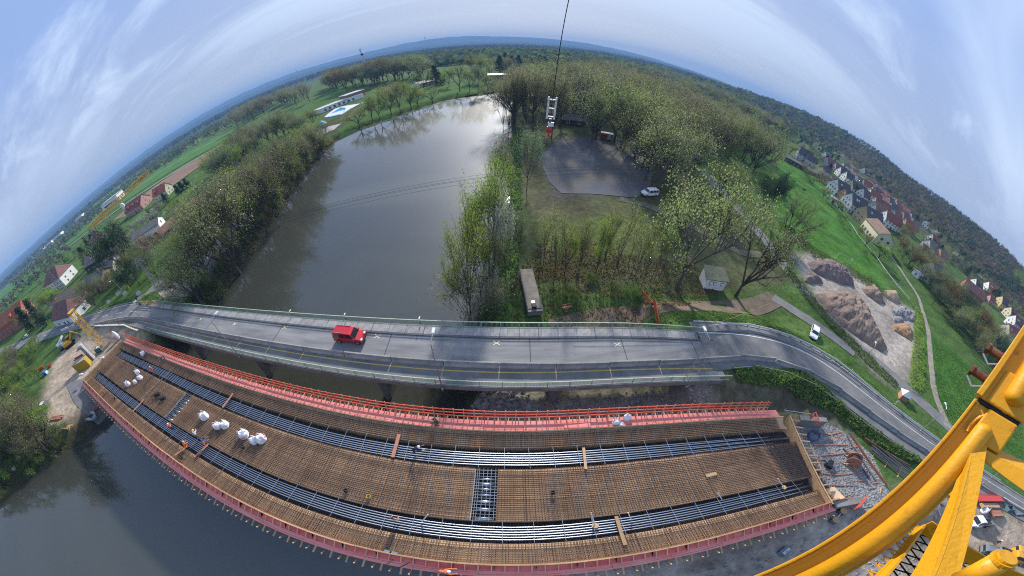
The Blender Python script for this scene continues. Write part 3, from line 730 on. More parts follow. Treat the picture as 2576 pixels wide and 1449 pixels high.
# far side: edge board, red platform, sticks, guard rail
swb([(FAR-.12, 5.5), (FAR-.12, 6.5), (FAR, 6.5), (FAR, 6.0)], 'edge_board', m_tan)
for j in range(4):
    y0 = FAR+.02+j*.31; swb([(y0, 5.98), (y0, 6.04), (y0+.295, 6.04), (y0+.295, 5.98)], 'platform_board', mat('pink_red_board', (0.66, 0.16, 0.135), 0.7))
stick_me = MB().bar((0, .04, 6.06), (.12, .34, 6.16), .07, .06).mesh('stick', m_tan)
bracket_me = MB().box((0, .75, 5.9), (.09, 1.75, .14)).mesh('bracket', m_tan)
gpost_me = MB().bar((0, 1.32, 5.85), (.02, 1.62, 7.5), .09, .11).mesh('guard_post', m_red2)
gpostw_me = MB().bar((0, 1.32, 5.85), (.02, 1.62, 7.6), .08, .08).mesh('guard_post', mat('guard_wood', (0.60, 0.30, 0.16), .7, vary=.15))
kick_me = MB().bar((0, 1.05, 6.06), (0, 1.32, 6.30), .08, .07).mesh('kicker', m_tan)
x = XA+.2; i = 0
while x < XB-1.5:
    sl = math.atan(nb(x+.5)-nb(x-.5))
    obj('guard_post', gpost_me if i % 4 == 0 else gpostw_me, deck, (x, FAR+nb(x), 0), sl)
    obj('bracket', bracket_me, deck, (x+.3, FAR+nb(x), 0), sl); x += .95; i += 1
x = XA+.4
while x < XB-1.5:
    sl = math.atan(nb(x+.5)-nb(x-.5)); obj('stick', stick_me, deck, (x, FAR+nb(x), 0), sl+rnd.uniform(-.1, .1))
    obj('kicker', kick_me, deck, (x+.2, FAR+nb(x), 0), sl); x += .56
gx2 = [v for v in NX if v < XB-.9]
for z, y in ((6.45, 1.40), (6.95, 1.49), (7.42, 1.57)):
    swb([(FAR+y, z-.08), (FAR+y, z+.08), (FAR+y+.06, z+.08), (FAR+y+.06, z-.08)], 'guard_rail', m_red2, gx2, 3.8)
# end boards and braces
def endwall(p, q, name_side, out, nbr):
    p, q = Vector(p), Vector(q); d = (q-p); L = d.length; u = d/L; m = MB()
    for k in range(5):
        z = 5.05+k*.33; m.bar(p+Vector((0, 0, z)), q+Vector((0, 0, z)), .06, .32)
    m.build('end_board', m_tan, deck)
    for k in range(nbr):
        a = p+u*(L*(k+.5)/nbr); n = Vector(out)
        MB().bar(a+Vector((0, 0, 6.45))+n*.1, a+n*2.3+Vector((0, 0, 5.6)), .16, .20).build('brace', m_tan, deck)
        MB().bar(a+n*.1+Vector((0, 0, 4.9)), a+n*.1+Vector((0, 0, 6.7)), .09, .12).build('soldier_beam', m_tan, deck)
    MB().bar(p+Vector((0, 0, 6.66))+Vector(out)*.12, q+Vector((0, 0, 6.66))+Vector(out)*.12, .16, .09).build('wale', m_tan, deck)
endwall((30.35, 7.9, 0), (26.6, -4.1, 0), 'R', (.97, -.27, 0), 12)
endwall((-70.9, 11.9, 0), (-70.9, -0.9, 0), 'L', (-1, 0, 0), 9)
# falsework under the deck
m = MB()
for x in np.arange(-66, 28, 6.0):
    for y in (0.3, 3.2, 6.2, 9.2, 11.4):
        m.box((x, y+nb(x), 2.3), (.32, .32, 4.8))
    m.box((x, 5.6+nb(x), 4.72), (.35, 12.6, .3))
for y in (-.4, 2.0, 5.5, 9.1, 12.0):
    for i in range(0, 80, 2): m.bar((NX[i], y+nb(NX[i]), 5.3-.3), (NX[i+2], y+nb(NX[i+2]), 5.0), .25, .3)
o = m.build('falsework', m_scaff, deck)
# ------------------------------------------------------------ vegetation
def gat(px, py):
    """ground point under a sight line"""
    v = ray(px, py); t = np.concatenate([np.arange(20, 400, 1.0), np.geomspace(400, 9000, 300)])
    z = CAMZ+v[2]*t; g = tz(v[0]*t, v[1]*t); k = np.argmax(z < g)
    if z[k] >= g[k]: k = len(t)-1
    a, b = t[max(k-1, 0)], t[k]
    for _ in range(12):
        m = (a+b)/2
        if CAMZ+v[2]*m < tz1(v[0]*m, v[1]*m): b = m
        else: a = m
    return float(v[0]*b), float(v[1]*b), float(tz1(v[0]*b, v[1]*b))
def top_h(base, px, py):
    v = ray(px, py); D = math.hypot(base[0], base[1]); return CAMZ+D*v[2]/math.hypot(v[0], v[1])-base[2]
m_bark = mat('bark', (0.085, 0.068, 0.052), 0.95, (0.13, 0.11, 0.085), 3.0)
m_bark2 = mat('dark_bark', (0.05, 0.04, 0.033), 0.95, (0.08, 0.065, 0.05), 3.0)
m_birch = mat('birch_bark', (0.55, 0.54, 0.5), 0.8, (0.12, 0.11, 0.10), 3.0)
LM = {
 'spring': leafmat('spring_leaf', (0.324, 0.372, 0.138), (0.228, 0.276, 0.102), .45),
 'olive': leafmat('olive_bud', (0.308, 0.343, 0.147), (0.217, 0.252, 0.112), .45),
 'brown': leafmat('twig_brown', (0.236, 0.216, 0.142), (0.284, 0.284, 0.162), 0.4),
 'fresh': leafmat('fresh_leaf', (0.287, 0.414, 0.069), (0.184, 0.299, 0.057), .42),
 'dark': leafmat('dark_needle', (0.045, 0.08, 0.05), (0.07, 0.115, 0.06), 0.2),
 'bush': leafmat('bush_leaf', (0.112, 0.200, 0.050), (0.175, 0.250, 0.069)),
 'blossom': leafmat('blossom', (0.50, 0.52, 0.44), (0.26, 0.31, 0.20), 0.3),
 'rust': leafmat('rust_leaf', (0.20, 0.135, 0.05), (0.13, 0.11, 0.04)),
 'grey': leafmat('grey_green', (0.221, 0.286, 0.156), (0.163, 0.208, 0.117), 0.4),
}
def grow(seed, H=10.0, tf=.25, nl=6, ang=(20, 55), ll=.5, lev=3, sub=(5, 4, 3), r0=.20, wob=.18, up=.25, stems=1, lean=0):
    r = random.Random(seed); segs = []; tips = []
    def rv(): return Vector((r.gauss(0, 1), r.gauss(0, 1), r.gauss(0, 1)))
    def br(p, d, L, rad, level):
        n = 4 if level == 0 else (3 if level == 1 else 2)
        pts = [p.copy()]; q = p.copy(); dd = d.copy()
        for i in range(n):
            dd = (dd+rv()*wob*(.5 if level == 0 else 1)+Vector((0, 0, up*(.5 if level else .2)))).normalized(); q = q+dd*(L/n); pts.append(q.copy())
        segs.append((pts, rad, level))
        if level >= lev:
            tips.append((pts[-1], dd)); tips.append(((pts[0]+pts[-1])/2, dd)); return
        k = sub[min(level, len(sub)-1)]
        for j in range(k):
            t = (.35+.65*(j+.5)/k) if level else (.55+.45*(j+.6)/k)
            i = min(n-1, int(t*n)); f = t*n-i; s = pts[i].lerp(pts[i+1], f)
            a = R(r.uniform(*ang)); ax = rv(); ax = (ax-dd*ax.dot(dd)).normalized()
            nd = (dd*math.cos(a)+ax*math.sin(a)).normalized()
            br(s, nd, L*r.uniform(.45, .72), rad*.52, level+1)
        tips.append((pts[-1], dd))
    for s in range(stems):
        a = r.uniform(0, 6.28); off = Vector((math.cos(a), math.sin(a), 0))*(.25 if stems > 1 else 0)
        d0 = (Vector((0, 0, 1))+off*(.9 if stems > 1 else 0)+Vector((r.uniform(-1, 1), r.uniform(-1, 1), 0))*lean).normalized()
        trunk_top = off*.6+d0*H*tf
        segs.append(([off*.3, off*.45+d0*H*tf*.5, trunk_top], r0/stems**.5, -1))
        for j in range(nl):
            a = R(r.uniform(*ang))*(.45 if j == 0 else 1); b = 6.283*(j/nl)+r.uniform(-.5, .5)
            nd = (d0*math.cos(a)+Vector((math.cos(b), math.sin(b), 0))*math.sin(a)).normalized()
            br(trunk_top-d0*H*tf*r.uniform(0, .35), nd, H*ll*r.uniform(.75, 1.0), r0*.55/stems**.5, 0)
    zm = max(max(q.z for q in s[0]) for s in segs); k = H/zm
    return [([q*k for q in s[0]], s[1], s[2]) for s in segs], [(t*k, d) for t, d in tips]
def trunk_mesh(name, segs, m, minr=.012):
    b = MB()
    for pts, rad, lv in segs:
        n = 7 if lv < 0 else (5 if lv == 0 else (4 if lv == 1 else 3)); e = .55 if lv < 1 else .3
        k = len(pts)-1; b.tube(pts, [max(minr, (rad*1.25 if lv < 0 and i == 0 else rad)*(1-(1-e)*i/k)) for i in range(k+1)], n, cap=False)
    return b.mesh(name, m, smooth=True)
def leaf_mesh(name, pts, n, size, m, spread=.35, seed=0, sliver=0.0, crownbox=None):
    g = np.random.default_rng(seed); P = np.array([tuple(p) for p, d in pts])
    c = P[g.integers(0, len(P), n)]+g.normal(0, spread, (n, 3))
    u = g.normal(0, 1, (n, 3)); u /= np.linalg.norm(u, axis=1)[:, None]; w = g.normal(0, 1, (n, 3)); w -= u*(u*w).sum(1)[:, None]; w /= np.linalg.norm(w, axis=1)[:, None]
    s = size*g.uniform(.55, 1.25, n)[:, None]; asp = np.where(g.random(n) < sliver, .14, .75)[:, None]; ls = np.where(asp < .2, 1.9, 1.0)
    a, b = u*s*ls/2, w*s*asp/2
    V = np.stack([c-a, c+b*1.0, c+a, c-b], 1).reshape(-1, 3)
    me = bpy.data.meshes.new(name); me.vertices.add(len(V)); me.vertices.foreach_set('co', V.ravel())
    me.loops.add(4*n); me.loops.foreach_set('vertex_index', np.arange(4*n)); me.polygons.add(n)
    me.polygons.foreach_set('loop_start', np.arange(0, 4*n, 4)); me.polygons.foreach_set('loop_total', np.full(n, 4)); me.update(calc_edges=True)
    me.materials.append(m); return me
PROTO = {}
def proto(kind, nm, segs, tips, bark, leaf, n, size, spread, sliver=0, seed=1, R0=None):
    tm = trunk_mesh('trunk', segs, bark); lm = leaf_mesh('crown', tips, n, size, leaf, spread, seed, sliver)
    rad = float(np.percentile([math.hypot(p.x, p.y) for p, d in tips], 92)); PROTO.setdefault(kind, []).append((nm, tm, lm, rad))
for s in range(3):
    sg, tp = grow(100+s, tf=.24, nl=6, ll=.52, r0=.22); proto('spring', 'spring_tree', sg, tp, m_bark, LM['spring'], 6500, .16, .34, .1, s)
    sg, tp = grow(120+s, tf=.22, nl=7, ang=(20, 60), ll=.55, r0=.22, wob=.25); proto('olive', 'budding_tree', sg, tp, m_bark, LM['olive'], 7000, .155, .38, .3, s)
    sg, tp = grow(140+s, tf=.28, nl=6, ang=(14, 45), ll=.55, r0=.17); proto('brown', 'bare_tree', sg, tp, m_bark2, LM['brown'], 6000, .17, .40, .5, s)
    sg, tp = grow(160+s, tf=.2, nl=6, ang=(20, 50), ll=.5, r0=.17); proto('fresh', 'fresh_green_tree', sg, tp, m_bark2, LM['fresh'], 5200, .17, .33, .1, s)
    sg, tp = grow(180+s, tf=.06, nl=7, ang=(25, 70), ll=.6, r0=.10, lev=2, sub=(5, 5)); proto('bush', 'bush', sg, tp, m_bark2, LM['bush'], 3000, .42, .6, .1, s)
    sg, tp = grow(200+s, tf=.06, nl=8, ang=(20, 60), ll=.6, r0=.08, lev=2, sub=(5, 5), stems=1); proto('shrub', 'bare_shrub', sg, tp, m_bark2, LM['brown'], 3500, .35, .55, .7, s)
    sg, tp = grow(220+s, tf=.45, nl=5, ang=(8, 28), ll=.42, r0=.075, lev=2, sub=(4, 4)); proto('sapling', 'thin_sapling', sg, tp, m_bark2, LM['spring'], 1000, .16, .28, .3, s)
    sg, tp = grow(240+s, tf=.2, nl=6, ang=(20, 60), ll=.5, r0=.14, lev=2, sub=(5, 5)); proto('blossom', 'blossom_tree', sg, tp, m_bark2, LM['blossom'], 2600, .36, .45, 0, s)
    sg, tp = grow(260+s, tf=.2, nl=6, ang=(20, 60), ll=.5, r0=.16, lev=2, sub=(5, 6)); proto('grey', 'grey_green_tree', sg, tp, m_bark2, LM['grey'], 6500, .19, .45, .3, s)
    sg, tp = grow(280+s, tf=.3, nl=5, ang=(10, 40), ll=.5, r0=.10); proto('birch', 'birch_tree', sg, tp, m_birch, LM['rust'], 5000, .14, .38, .4, s)
    sg, tp = grow(300+s, tf=.15, nl=6, ang=(20, 55), ll=.5, r0=.14, lev=2, sub=(5, 5)); proto('rust', 'rust_brown_tree', sg, tp, m_bark2, LM['rust'], 4000, .32, .5, .1, s)
    sg, tp = grow(320+s, tf=.2, nl=6, ang=(18, 52), ll=.55, r0=.24, wob=.28); proto('limb', 'bare_limbed_tree', sg, tp, m_bark2, LM['olive'], 4500, .14, .34, .5, s)
def conifer(seed, slim=1.0):
    r = random.Random(seed); segs = [([Vector((0, 0, 0)), Vector((0, 0, 5)), Vector((0, 0, 10))], .16, -1)]; tips = []
    for i in range(150):
        z = 1.0+8.8*(i/150)**.9; L = (10-z)*.30*slim+.15; a = r.uniform(0, 6.28); d = Vector((math.cos(a), math.sin(a), -.15))
        p = Vector((0, 0, z)); e = p+d*L*r.uniform(.7, 1.1); segs.append(([p, e], .03, 2))
        for k in range(6): tips.append((p.lerp(e, .25+.75*k/5), d))
    return segs, tips
for s in range(2):
    sg, tp = conifer(s); proto('conifer', 'dark_conifer', sg, tp, m_bark2, LM['dark'], 3000, .34, .16, .2, s)
    sg, tp = conifer(s+5, .42); proto('poplar', 'columnar_conifer', sg, tp, m_bark2, LM['dark'], 2600, .34, .16, .1, s)
    sg, tp = grow(340+s, tf=.25, nl=6, ang=(25, 65), ll=.5, r0=.17, lev=2, sub=(6, 6)); proto('pine', 'dark_pine', sg, tp, m_bark2, LM['dark'], 3000, .40, .45, .1, s)
_first = {}
def plant(kind, x, y, h, rad, label, group=None, z=None, rz=None, i=None):
    ps = PROTO[kind]; nm, tm, lm, r0 = ps[(rnd.randrange(len(ps)) if i is None else i) % len(ps)]
    z = tz1(x, y) if z is None else z
    root = thing(nm, (x, y, z-.1), label, 'bush' if kind in ('bush', 'shrub') else 'tree', rnd.uniform(0, 6.28) if rz is None else rz, group)
    sx = (rad/r0) if rad else h/10; root.scale = (sx, sx, h/10)
    obj('trunk', tm, root); obj('crown', lm, root)
    return root
def T(kind, bx, by_, tx, ty, wpx, label, group=None, i=None):
    """tree from its foot and top in the photograph; wpx is the crown width there"""
    x, y, z = gat(bx, by_); h = max(1.5, top_h((x, y, z), tx, ty)); D = math.sqrt(x*x+y*y+(CAMZ-z-h/2)**2)
    return plant(kind, x, y, h, D*R(wpx/2*180/2576*math.cos(R((724-ty)/14.31))), label, group, z, i=i)
# --- left bank, near
T('olive', 612, 700, 585, 395, 250, 'large olive tree with a broad crown on the left bank above the gravel lot', i=0)
T('olive', 560, 640, 500, 470, 140, 'olive budding tree leaning over the lane beside the gravel lot', i=1)
T('fresh', 515, 752, 485, 600, 80, 'slim bright green tree on the gravel lot by the bridge end')
T('bush', 545, 745, 548, 690, 70, 'bright green bush at the water corner beside the gravel lot', i=1)
T('brown', 520, 690, 520, 560, 90, 'bare dark tree with forked stems on the gravel lot')
T('birch', 421, 668, 392, 540, 90, 'birch with a long white trunk on the verge by the lattice pylon', i=0)
T('birch', 430, 643, 432, 545, 70, 'second birch with rusty buds behind the long trunked birch', i=1)
T('pine', 338, 690, 288, 535, 110, 'very tall dark pine in front of the grey roofed hall', i=0)
T('pine', 352, 715, 330, 630, 80, 'lower dark pine beside the white gabled house', i=1)
T('conifer', 232, 665, 208, 612, 40, 'dark conifer left of the grey roofed hall')
T('olive', 252, 780, 205, 690, 80, 'bushy olive tree by the road behind the lattice crane mast')
T('grey', 400, 700, 375, 610, 80, 'grey green tree on the verge left of the lattice pylon')
T('bush', 445, 690, 440, 640, 60, 'dark green bush on the grass verge under the birches')
T('poplar', 118, 818, 84, 730, 30, 'tall dark columnar conifer, the right one of two before the orange house')
T('poplar', 86, 825, 47, 766, 30, 'dark columnar conifer, the left one of two before the orange house')
T('fresh', 152, 768, 121, 716, 55, 'bright green tree right of the columnar conifers')
T('fresh', 128, 772, 101, 733, 45, 'smaller green tree between the columnar conifers and the barn')
T('spring', 103, 822, 92, 785, 40, 'rounded yellow green tree at the foot of the columnar conifers')
T('fresh', 275, 570+70, 262, 590, 60, 'light green tree behind the pink house')
for k, (bx, b2, tx, ty) in enumerate([(452, 486, 447, 460), (462, 477, 457, 451), (475, 469, 470, 444)]):
    T('poplar', bx, b2, tx, ty, 15, ['leftmost', 'middle', 'rightmost'][k]+' of three dark cypresses beside the ploughed field')
for bx, b2, tx, ty, w in [(385, 565, 375, 525, 55), (360, 580, 350, 540, 45), (405, 540, 398, 505, 40), (345, 605, 335, 570, 45), (430, 545, 425, 520, 35)]:
    T('blossom', bx, b2, tx, ty, w, 'white blossoming tree in the gardens behind the birches', 'white blossom trees in the left gardens')
for bx, b2, tx, ty, w in [(455, 640, 445, 560, 90), (480, 600, 470, 520, 90), (500, 560, 500, 480, 80), (470, 560, 460, 505, 60)]:
    T('olive', bx, b2, tx, ty, w, 'olive budding tree along the lane behind the gravel lot', 'olive trees along the left lane')
# left riverbank belt
bank = [(-61, 30), (-62.5, 47), (-65, 66), (-69.5, 87), (-74.5, 118), (-77, 140)]
def on(line, t):
    L = [0]
    for a, b in zip(line[:-1], line[1:]): L.append(L[-1]+math.dist(a, b))
    s = t*L[-1]
    for i in range(len(line)-1):
        if s <= L[i+1] or i == len(line)-2:
            k = (s-L[i])/(L[i+1]-L[i]); return line[i][0]+(line[i+1][0]-line[i][0])*k, line[i][1]+(line[i+1][1]-line[i][1])*k
for j in range(60):
    t = (j+.5)/60; x, y = on(bank, t); row = j % 3
    k = ['olive', 'grey', 'shrub', 'brown', 'fresh', 'bush'][j % 6]; h = {'brown': 18, 'olive': 19, 'shrub': 7, 'fresh': 16, 'grey': 15, 'bush': 5.5}[k]*rnd.uniform(.8, 1.15)*(1 if y > 44 else .75)*(1 if y < 100 else .75)
    xx = x-1-row*4.5+rnd.uniform(-1, 1)
    if k in ('shrub', 'bush'): xx = x-.2
    plant(k, xx, y+rnd.uniform(-1.5, 1.5), h, h*rnd.uniform(.36, .48), {'brown': 'bare dark brown alder in the belt along the left riverbank', 'olive': 'olive budding tree in the belt along the left riverbank', 'shrub': 'bare brown shrub overhanging the water on the left bank', 'fresh': 'fresh green tree in the belt along the left riverbank', 'grey': 'grey green tree in the belt along the left riverbank', 'bush': 'green bush at the water edge of the left bank'}[k], {'brown': 'alders along the left bank', 'olive': 'budding trees along the left bank', 'shrub': 'shrubs along the left bank', 'fresh': 'fresh green trees along the left bank', 'grey': 'grey green trees along the left bank', 'bush': 'bushes along the left bank'}[k])
for bx, b2, tx, ty, w, kd in [(700, 545, 668, 380, 95, 'spring'), (650, 600, 610, 440, 90, 'fresh'), (745, 470, 718, 330, 80, 'fresh'), (780, 420, 758, 318, 60, 'spring'), (810, 385, 800, 335, 60, 'fresh'), (590, 560, 545, 420, 90, 'grey')]:
    T(kd, bx, b2, tx, ty, w, {'spring': 'pale green tall tree standing out of the left bank belt', 'fresh': 'fresh green rounded tree standing out of the left bank belt', 'grey': 'grey green tall tree behind the large olive tree of the left bank'}[kd], None if kd == 'grey' else 'green trees standing out of the left bank belt')
def fill(poly, n, kinds, h, wr, labels, seed, mind=3.0, w=None):
    r = random.Random(seed); xs, ys = [p[0] for p in poly], [p[1] for p in poly]; done = []; tries = 0
    while len(done) < n and tries < n*60:
        tries += 1; x, y = r.uniform(min(xs), max(xs)), r.uniform(min(ys), max(ys))
        if float(sd_poly(np.array([x]), np.array([y]), poly)[0]) > 0: continue
        if any((x-a)**2+(y-b)**2 < mind*mind for a, b in done): continue
        done.append((x, y)); k = r.choice(kinds); hh = r.uniform(*h)*(.45 if k in ('bush', 'shrub') else 1)
        plant(k, x, y, hh, hh*r.uniform(*wr)*(1.2 if k in ('bush', 'shrub') else 1), labels[k][0], labels[k][1])
def GP(pts): return [gat(*p)[:2] for p in pts]
# wood on the left beyond the gravel lot
LW = {'brown': ('bare brown tree in the dense wood left of the pool', 'bare trees of the left wood'), 'grey': ('grey green tree in the dense wood left of the pool', 'grey green trees of the left wood'), 'olive': ('olive tree in the dense wood left of the pool', 'olive trees of the left wood'), 'fresh': ('fresh green tree before the dense left wood', 'fresh trees of the left wood'), 'bush': ('green bush at the edge of the left wood', 'bushes of the left wood')}
fill(GP([(590, 345), (640, 300), (720, 272), (800, 258), (805, 245), (720, 250), (640, 275), (590, 300)]), 80, ['brown', 'brown', 'olive', 'grey', 'brown'], (21, 27), (.36, .48), LW, 11, 4)
fill(GP([(560, 480), (640, 400), (720, 350), (780, 345), (800, 330), (700, 335), (600, 380), (540, 440)]), 40, ['olive', 'brown', 'grey', 'fresh'], (13, 19), (.36, .48), LW, 12, 4.5)
for bx, b2, tx, ty, w, lb in [(735, 328, 722, 290, 55, 'bright green round tree, front one of the clump left of the sand court'), (768, 322, 757, 283, 55, 'bright green round tree, middle one of the clump left of the sand court'), (792, 318, 790, 266, 60, 'taller spring green tree at the left end of the sand court'), (715, 312, 706, 268, 45, 'yellow green round tree behind the clump left of the sand court'), (610, 400, 615, 345, 80, 'yellow green tree at the near edge of the left wood')]:
    T('fresh' if 'bright' in lb else 'spring', bx, b2, tx, ty, w, lb)
# far bank row
for k, (bx, b2, tx, ty, w, kd) in enumerate([(905, 318, 903, 264, 55, 'spring'), (938, 303, 935, 250, 40, 'spring'), (955, 298, 950, 228, 45, 'fresh'), (985, 288, 985, 205, 45, 'spring'), (1008, 282, 1008, 200, 45, 'olive'), (1035, 274, 1035, 196, 50, 'fresh'), (1052, 268, 1055, 215, 45, 'spring'), (1088, 258, 1090, 215, 45, 'spring'), (1000, 255, 1000, 200, 60, 'spring')]):
    T(kd, bx, b2, tx, ty, w*1.35, 'spring green tree in the row on the far bank before the pool meadow', 'spring green trees of the far bank row')
for bx, b2, tx, ty, w, kd, lb in [(1069, 233, 1064, 150, 50, 'limb', 'tall bare tree before the long low pavilion on the far bank'), (1098, 214, 1097, 163, 32, 'conifer', 'dark spruce right of the long low pavilion'), (1108, 214, 1108, 180, 22, 'conifer', 'small dark spruce beside the taller spruce'), (1130, 218, 1128, 165, 35, 'fresh', 'green slim tree right of the two spruces on the far bank'), (1157, 230, 1155, 155, 50, 'limb', 'bare tree with a thick stem right of the hedge on the far bank'), (1182, 230, 1182, 160, 38, 'olive', 'reddish olive tree left of the dense green far bank tree'), (1203, 232, 1203, 158, 45, 'grey', 'dense green tree standing at the far end of the water'), (1228, 230, 1230, 178, 50, 'spring', 'weeping willow at the far right corner of the water'), (1195, 205, 1200, 127, 45, 'spring', 'tallest yellow green tree behind the far end of the water'), (1215, 205, 1218, 130, 40, 'spring', 'second tall yellow green tree behind the far end of the water')]:
    T(kd, bx, b2, tx, ty, w*1.3, lb)
PB = {'spring': ('spring green tree behind the swimming pool', 'spring trees behind the pool'), 'brown': ('bare brown tree behind the swimming pool', 'bare trees behind the pool'), 'olive': ('yellow brown budding tree behind the swimming pool', 'budding trees behind the pool'), 'grey': ('grey green tree behind the swimming pool', 'grey trees behind the pool'), 'rust': ('rusty brown tree behind the swimming pool', 'rusty trees behind the pool')}
fill(GP([(835, 232), (900, 226), (960, 215), (1060, 200), (1060, 188), (960, 200), (880, 205), (825, 218)]), 44, ['olive', 'spring', 'brown', 'grey', 'olive', 'rust'], (24, 31), (.4, .52), PB, 13, 5)
fill(GP([(1225, 195), (1290, 188), (1330, 180), (1330, 165), (1240, 168), (1225, 178)]), 18, ['spring', 'brown', 'grey', 'conifer'], (15, 22), (.25, .35), {'spring': ('yellow green tree behind the white roofed hall', 'green trees behind the white hall'), 'brown': ('bare tree behind the white roofed hall', 'bare trees behind the white hall'), 'grey': ('grey green tree behind the white roofed hall', 'grey trees behind the white hall'), 'conifer': ('dark conifer behind the white roofed hall', 'conifers behind the white hall')}, 14, 6)
# --- right bank and park
T('fresh', 1185, 800, 1195, 468, 150, 'tall bright yellow green tree at the water edge beside the old bridge', i=0)
T('fresh', 1232, 690, 1238, 382, 110, 'second bright green tree at the water edge, further upstream', i=1)
T('shrub', 1180, 808, 1175, 640, 160, 'bare purple brown shrub at the water edge under the bright green tree', i=0)
T('shrub', 1245, 800, 1240, 690, 80, 'bare brown shrub between the bright green tree and the concrete slab', i=1)
for bx, b2, tx, ty, w, kd in [(1210, 760, 1212, 520, 100, 'fresh'), (1248, 640, 1250, 420, 90, 'grey'), (1255, 560, 1258, 370, 80, 'fresh'), (1262, 500, 1264, 330, 70, 'olive'), (1240, 720, 1244, 560, 80, 'olive')]:
    T(kd, bx, b2, tx, ty, w, {'fresh': 'leafy green tree in the clump along the right water edge', 'grey': 'grey green tree in the clump along the right water edge', 'olive': 'olive tree in the clump along the right water edge'}[kd], 'trees in the clump at the right water edge')
T('blossom', 1272, 690, 1274, 500, 60, 'white blossoming tree behind the second bright green tree', i=0)
T('bush', 1265, 812, 1262, 750, 60, 'green bush next to the railing at the right water edge', i=0)
T('bush', 1225, 815, 1222, 770, 50, 'small green bush by the railing under the bright green tree', i=2)
T('grey', 1325, 480, 1330, 308, 95, 'tall narrow grey green tree at the left edge of the park lawn', i=0)
T('grey', 1305, 640, 1300, 520, 60, 'slender grey green tree at the left edge of the sapling grove', i=1)
T('spring', 1702, 727, 1775, 372, 270, 'huge spring green tree with a forked trunk beside the graffiti shed', i=0)
T('limb', 1850, 745, 1905, 480, 190, 'spreading tree with bare limbs right of the graffiti shed', i=1)
T('limb', 1950, 640, 1985, 450, 120, 'bare tree with thin branches by the low road', i=2)
T('pine', 1905, 545, 1905, 400, 75, 'dark evergreen behind the spreading bare limbed tree', i=0)
T('pine', 1935, 520, 1938, 395, 50, 'second dark evergreen beside the sports field', i=1)
T('spring', 1800, 520, 1790, 360, 150, 'spring green tree behind the huge forked tree', i=1)
T('limb', 1890, 440, 1900, 300, 130, 'wide bare tree on the edge of the sports field', i=0)
T('spring', 1830, 400, 1800, 255, 120, 'yellow green oak with dark crooked limbs in the park', i=2)
T('limb', 1497, 352, 1490, 205, 110, 'bare twin stemmed tree beside the red wagon', i=1)
T('spring', 1560, 372, 1590, 195, 170, 'broad yellow green oak behind the red wagon', i=0)
for k, (bx, b2, tx, ty, w) in enumerate([(1266, 340, 1262, 190, 60), (1280, 345, 1280, 165, 60), (1296, 335, 1300, 160, 70), (1322, 330, 1330, 165, 70), (1345, 335, 1345, 170, 60), (1387, 350, 1380, 170, 80)]):
    T('limb' if k % 2 else 'brown', bx, b2, tx, ty, w, 'dark bare tree in the row at the upper right water edge', 'bare trees at the upper right water edge')
r = random.Random(5)
for j in range(26):
    bx, b2 = r.uniform(1345, 1650), r.uniform(655, 745)
    T('sapling', bx, b2, bx+r.uniform(-12, 12), b2-r.uniform(140, 195), r.uniform(30, 48), 'thin sapling in the grove behind the concrete slab', 'saplings in the grove')
for j in range(9):
    bx, b2 = r.uniform(1300, 1680), r.uniform(680, 770)
    T('bush', bx, b2, bx, b2-r.uniform(15, 28), r.uniform(35, 60), 'low green bush under the saplings', 'low bushes in the grove')
for bx, b2, tx, ty in [(1498, 690, 1500, 510), (1420, 690, 1415, 545), (1660, 650, 1655, 540)]:
    T('fresh', bx, b2, tx, ty, 60, 'bright green young tree standing among the saplings', 'bright young trees in the grove')
PK = {'olive': ('olive budding tree in the park wood', 'olive trees of the park wood'), 'brown': ('bare brown tree in the park wood', 'bare trees of the park wood'), 'spring': ('yellow green tree in the park wood', 'yellow green trees of the park wood'), 'limb': ('bare limbed tree in the park wood', 'limbed trees of the park wood'), 'grey': ('grey green tree in the park wood', 'grey trees of the park wood')}
fill(GP([(1275, 330), (1290, 235), (1400, 215), (1550, 225), (1700, 275), (1560, 320), (1420, 318), (1370, 335)]), 80, ['olive', 'olive', 'brown', 'spring', 'limb', 'grey'], (20, 26), (.36, .48), PK, 15, 5)
fill(GP([(1560, 325), (1700, 278), (1860, 350), (1925, 400), (1890, 430), (1800, 400), (1700, 420), (1660, 380)]), 60, ['olive', 'brown', 'spring', 'limb', 'olive'], (18, 25), (.36, .48), PK, 16, 5)
fill(GP([(1400, 205), (1560, 205), (1760, 265), (1900, 340), (1960, 340), (1800, 245), (1600, 185), (1400, 180)]), 80, ['olive', 'brown', 'grey', 'spring'], (19, 24), (.34, .46), PK, 17, 8)
fill(GP([(1400, 352), (1560, 350), (1660, 400), (1690, 470), (1640, 520), (1600, 420), (1540, 365)]), 12, ['olive', 'spring', 'limb', 'olive'], (19, 24), (.38, .48), {'olive': ('olive budding tree around the park yard', 'olive trees around the park yard'), 'spring': ('yellow green tree around the park yard', 'yellow green trees around the park yard'), 'limb': ('bare limbed tree around the park yard', 'limbed trees around the park yard')}, 25, 6)
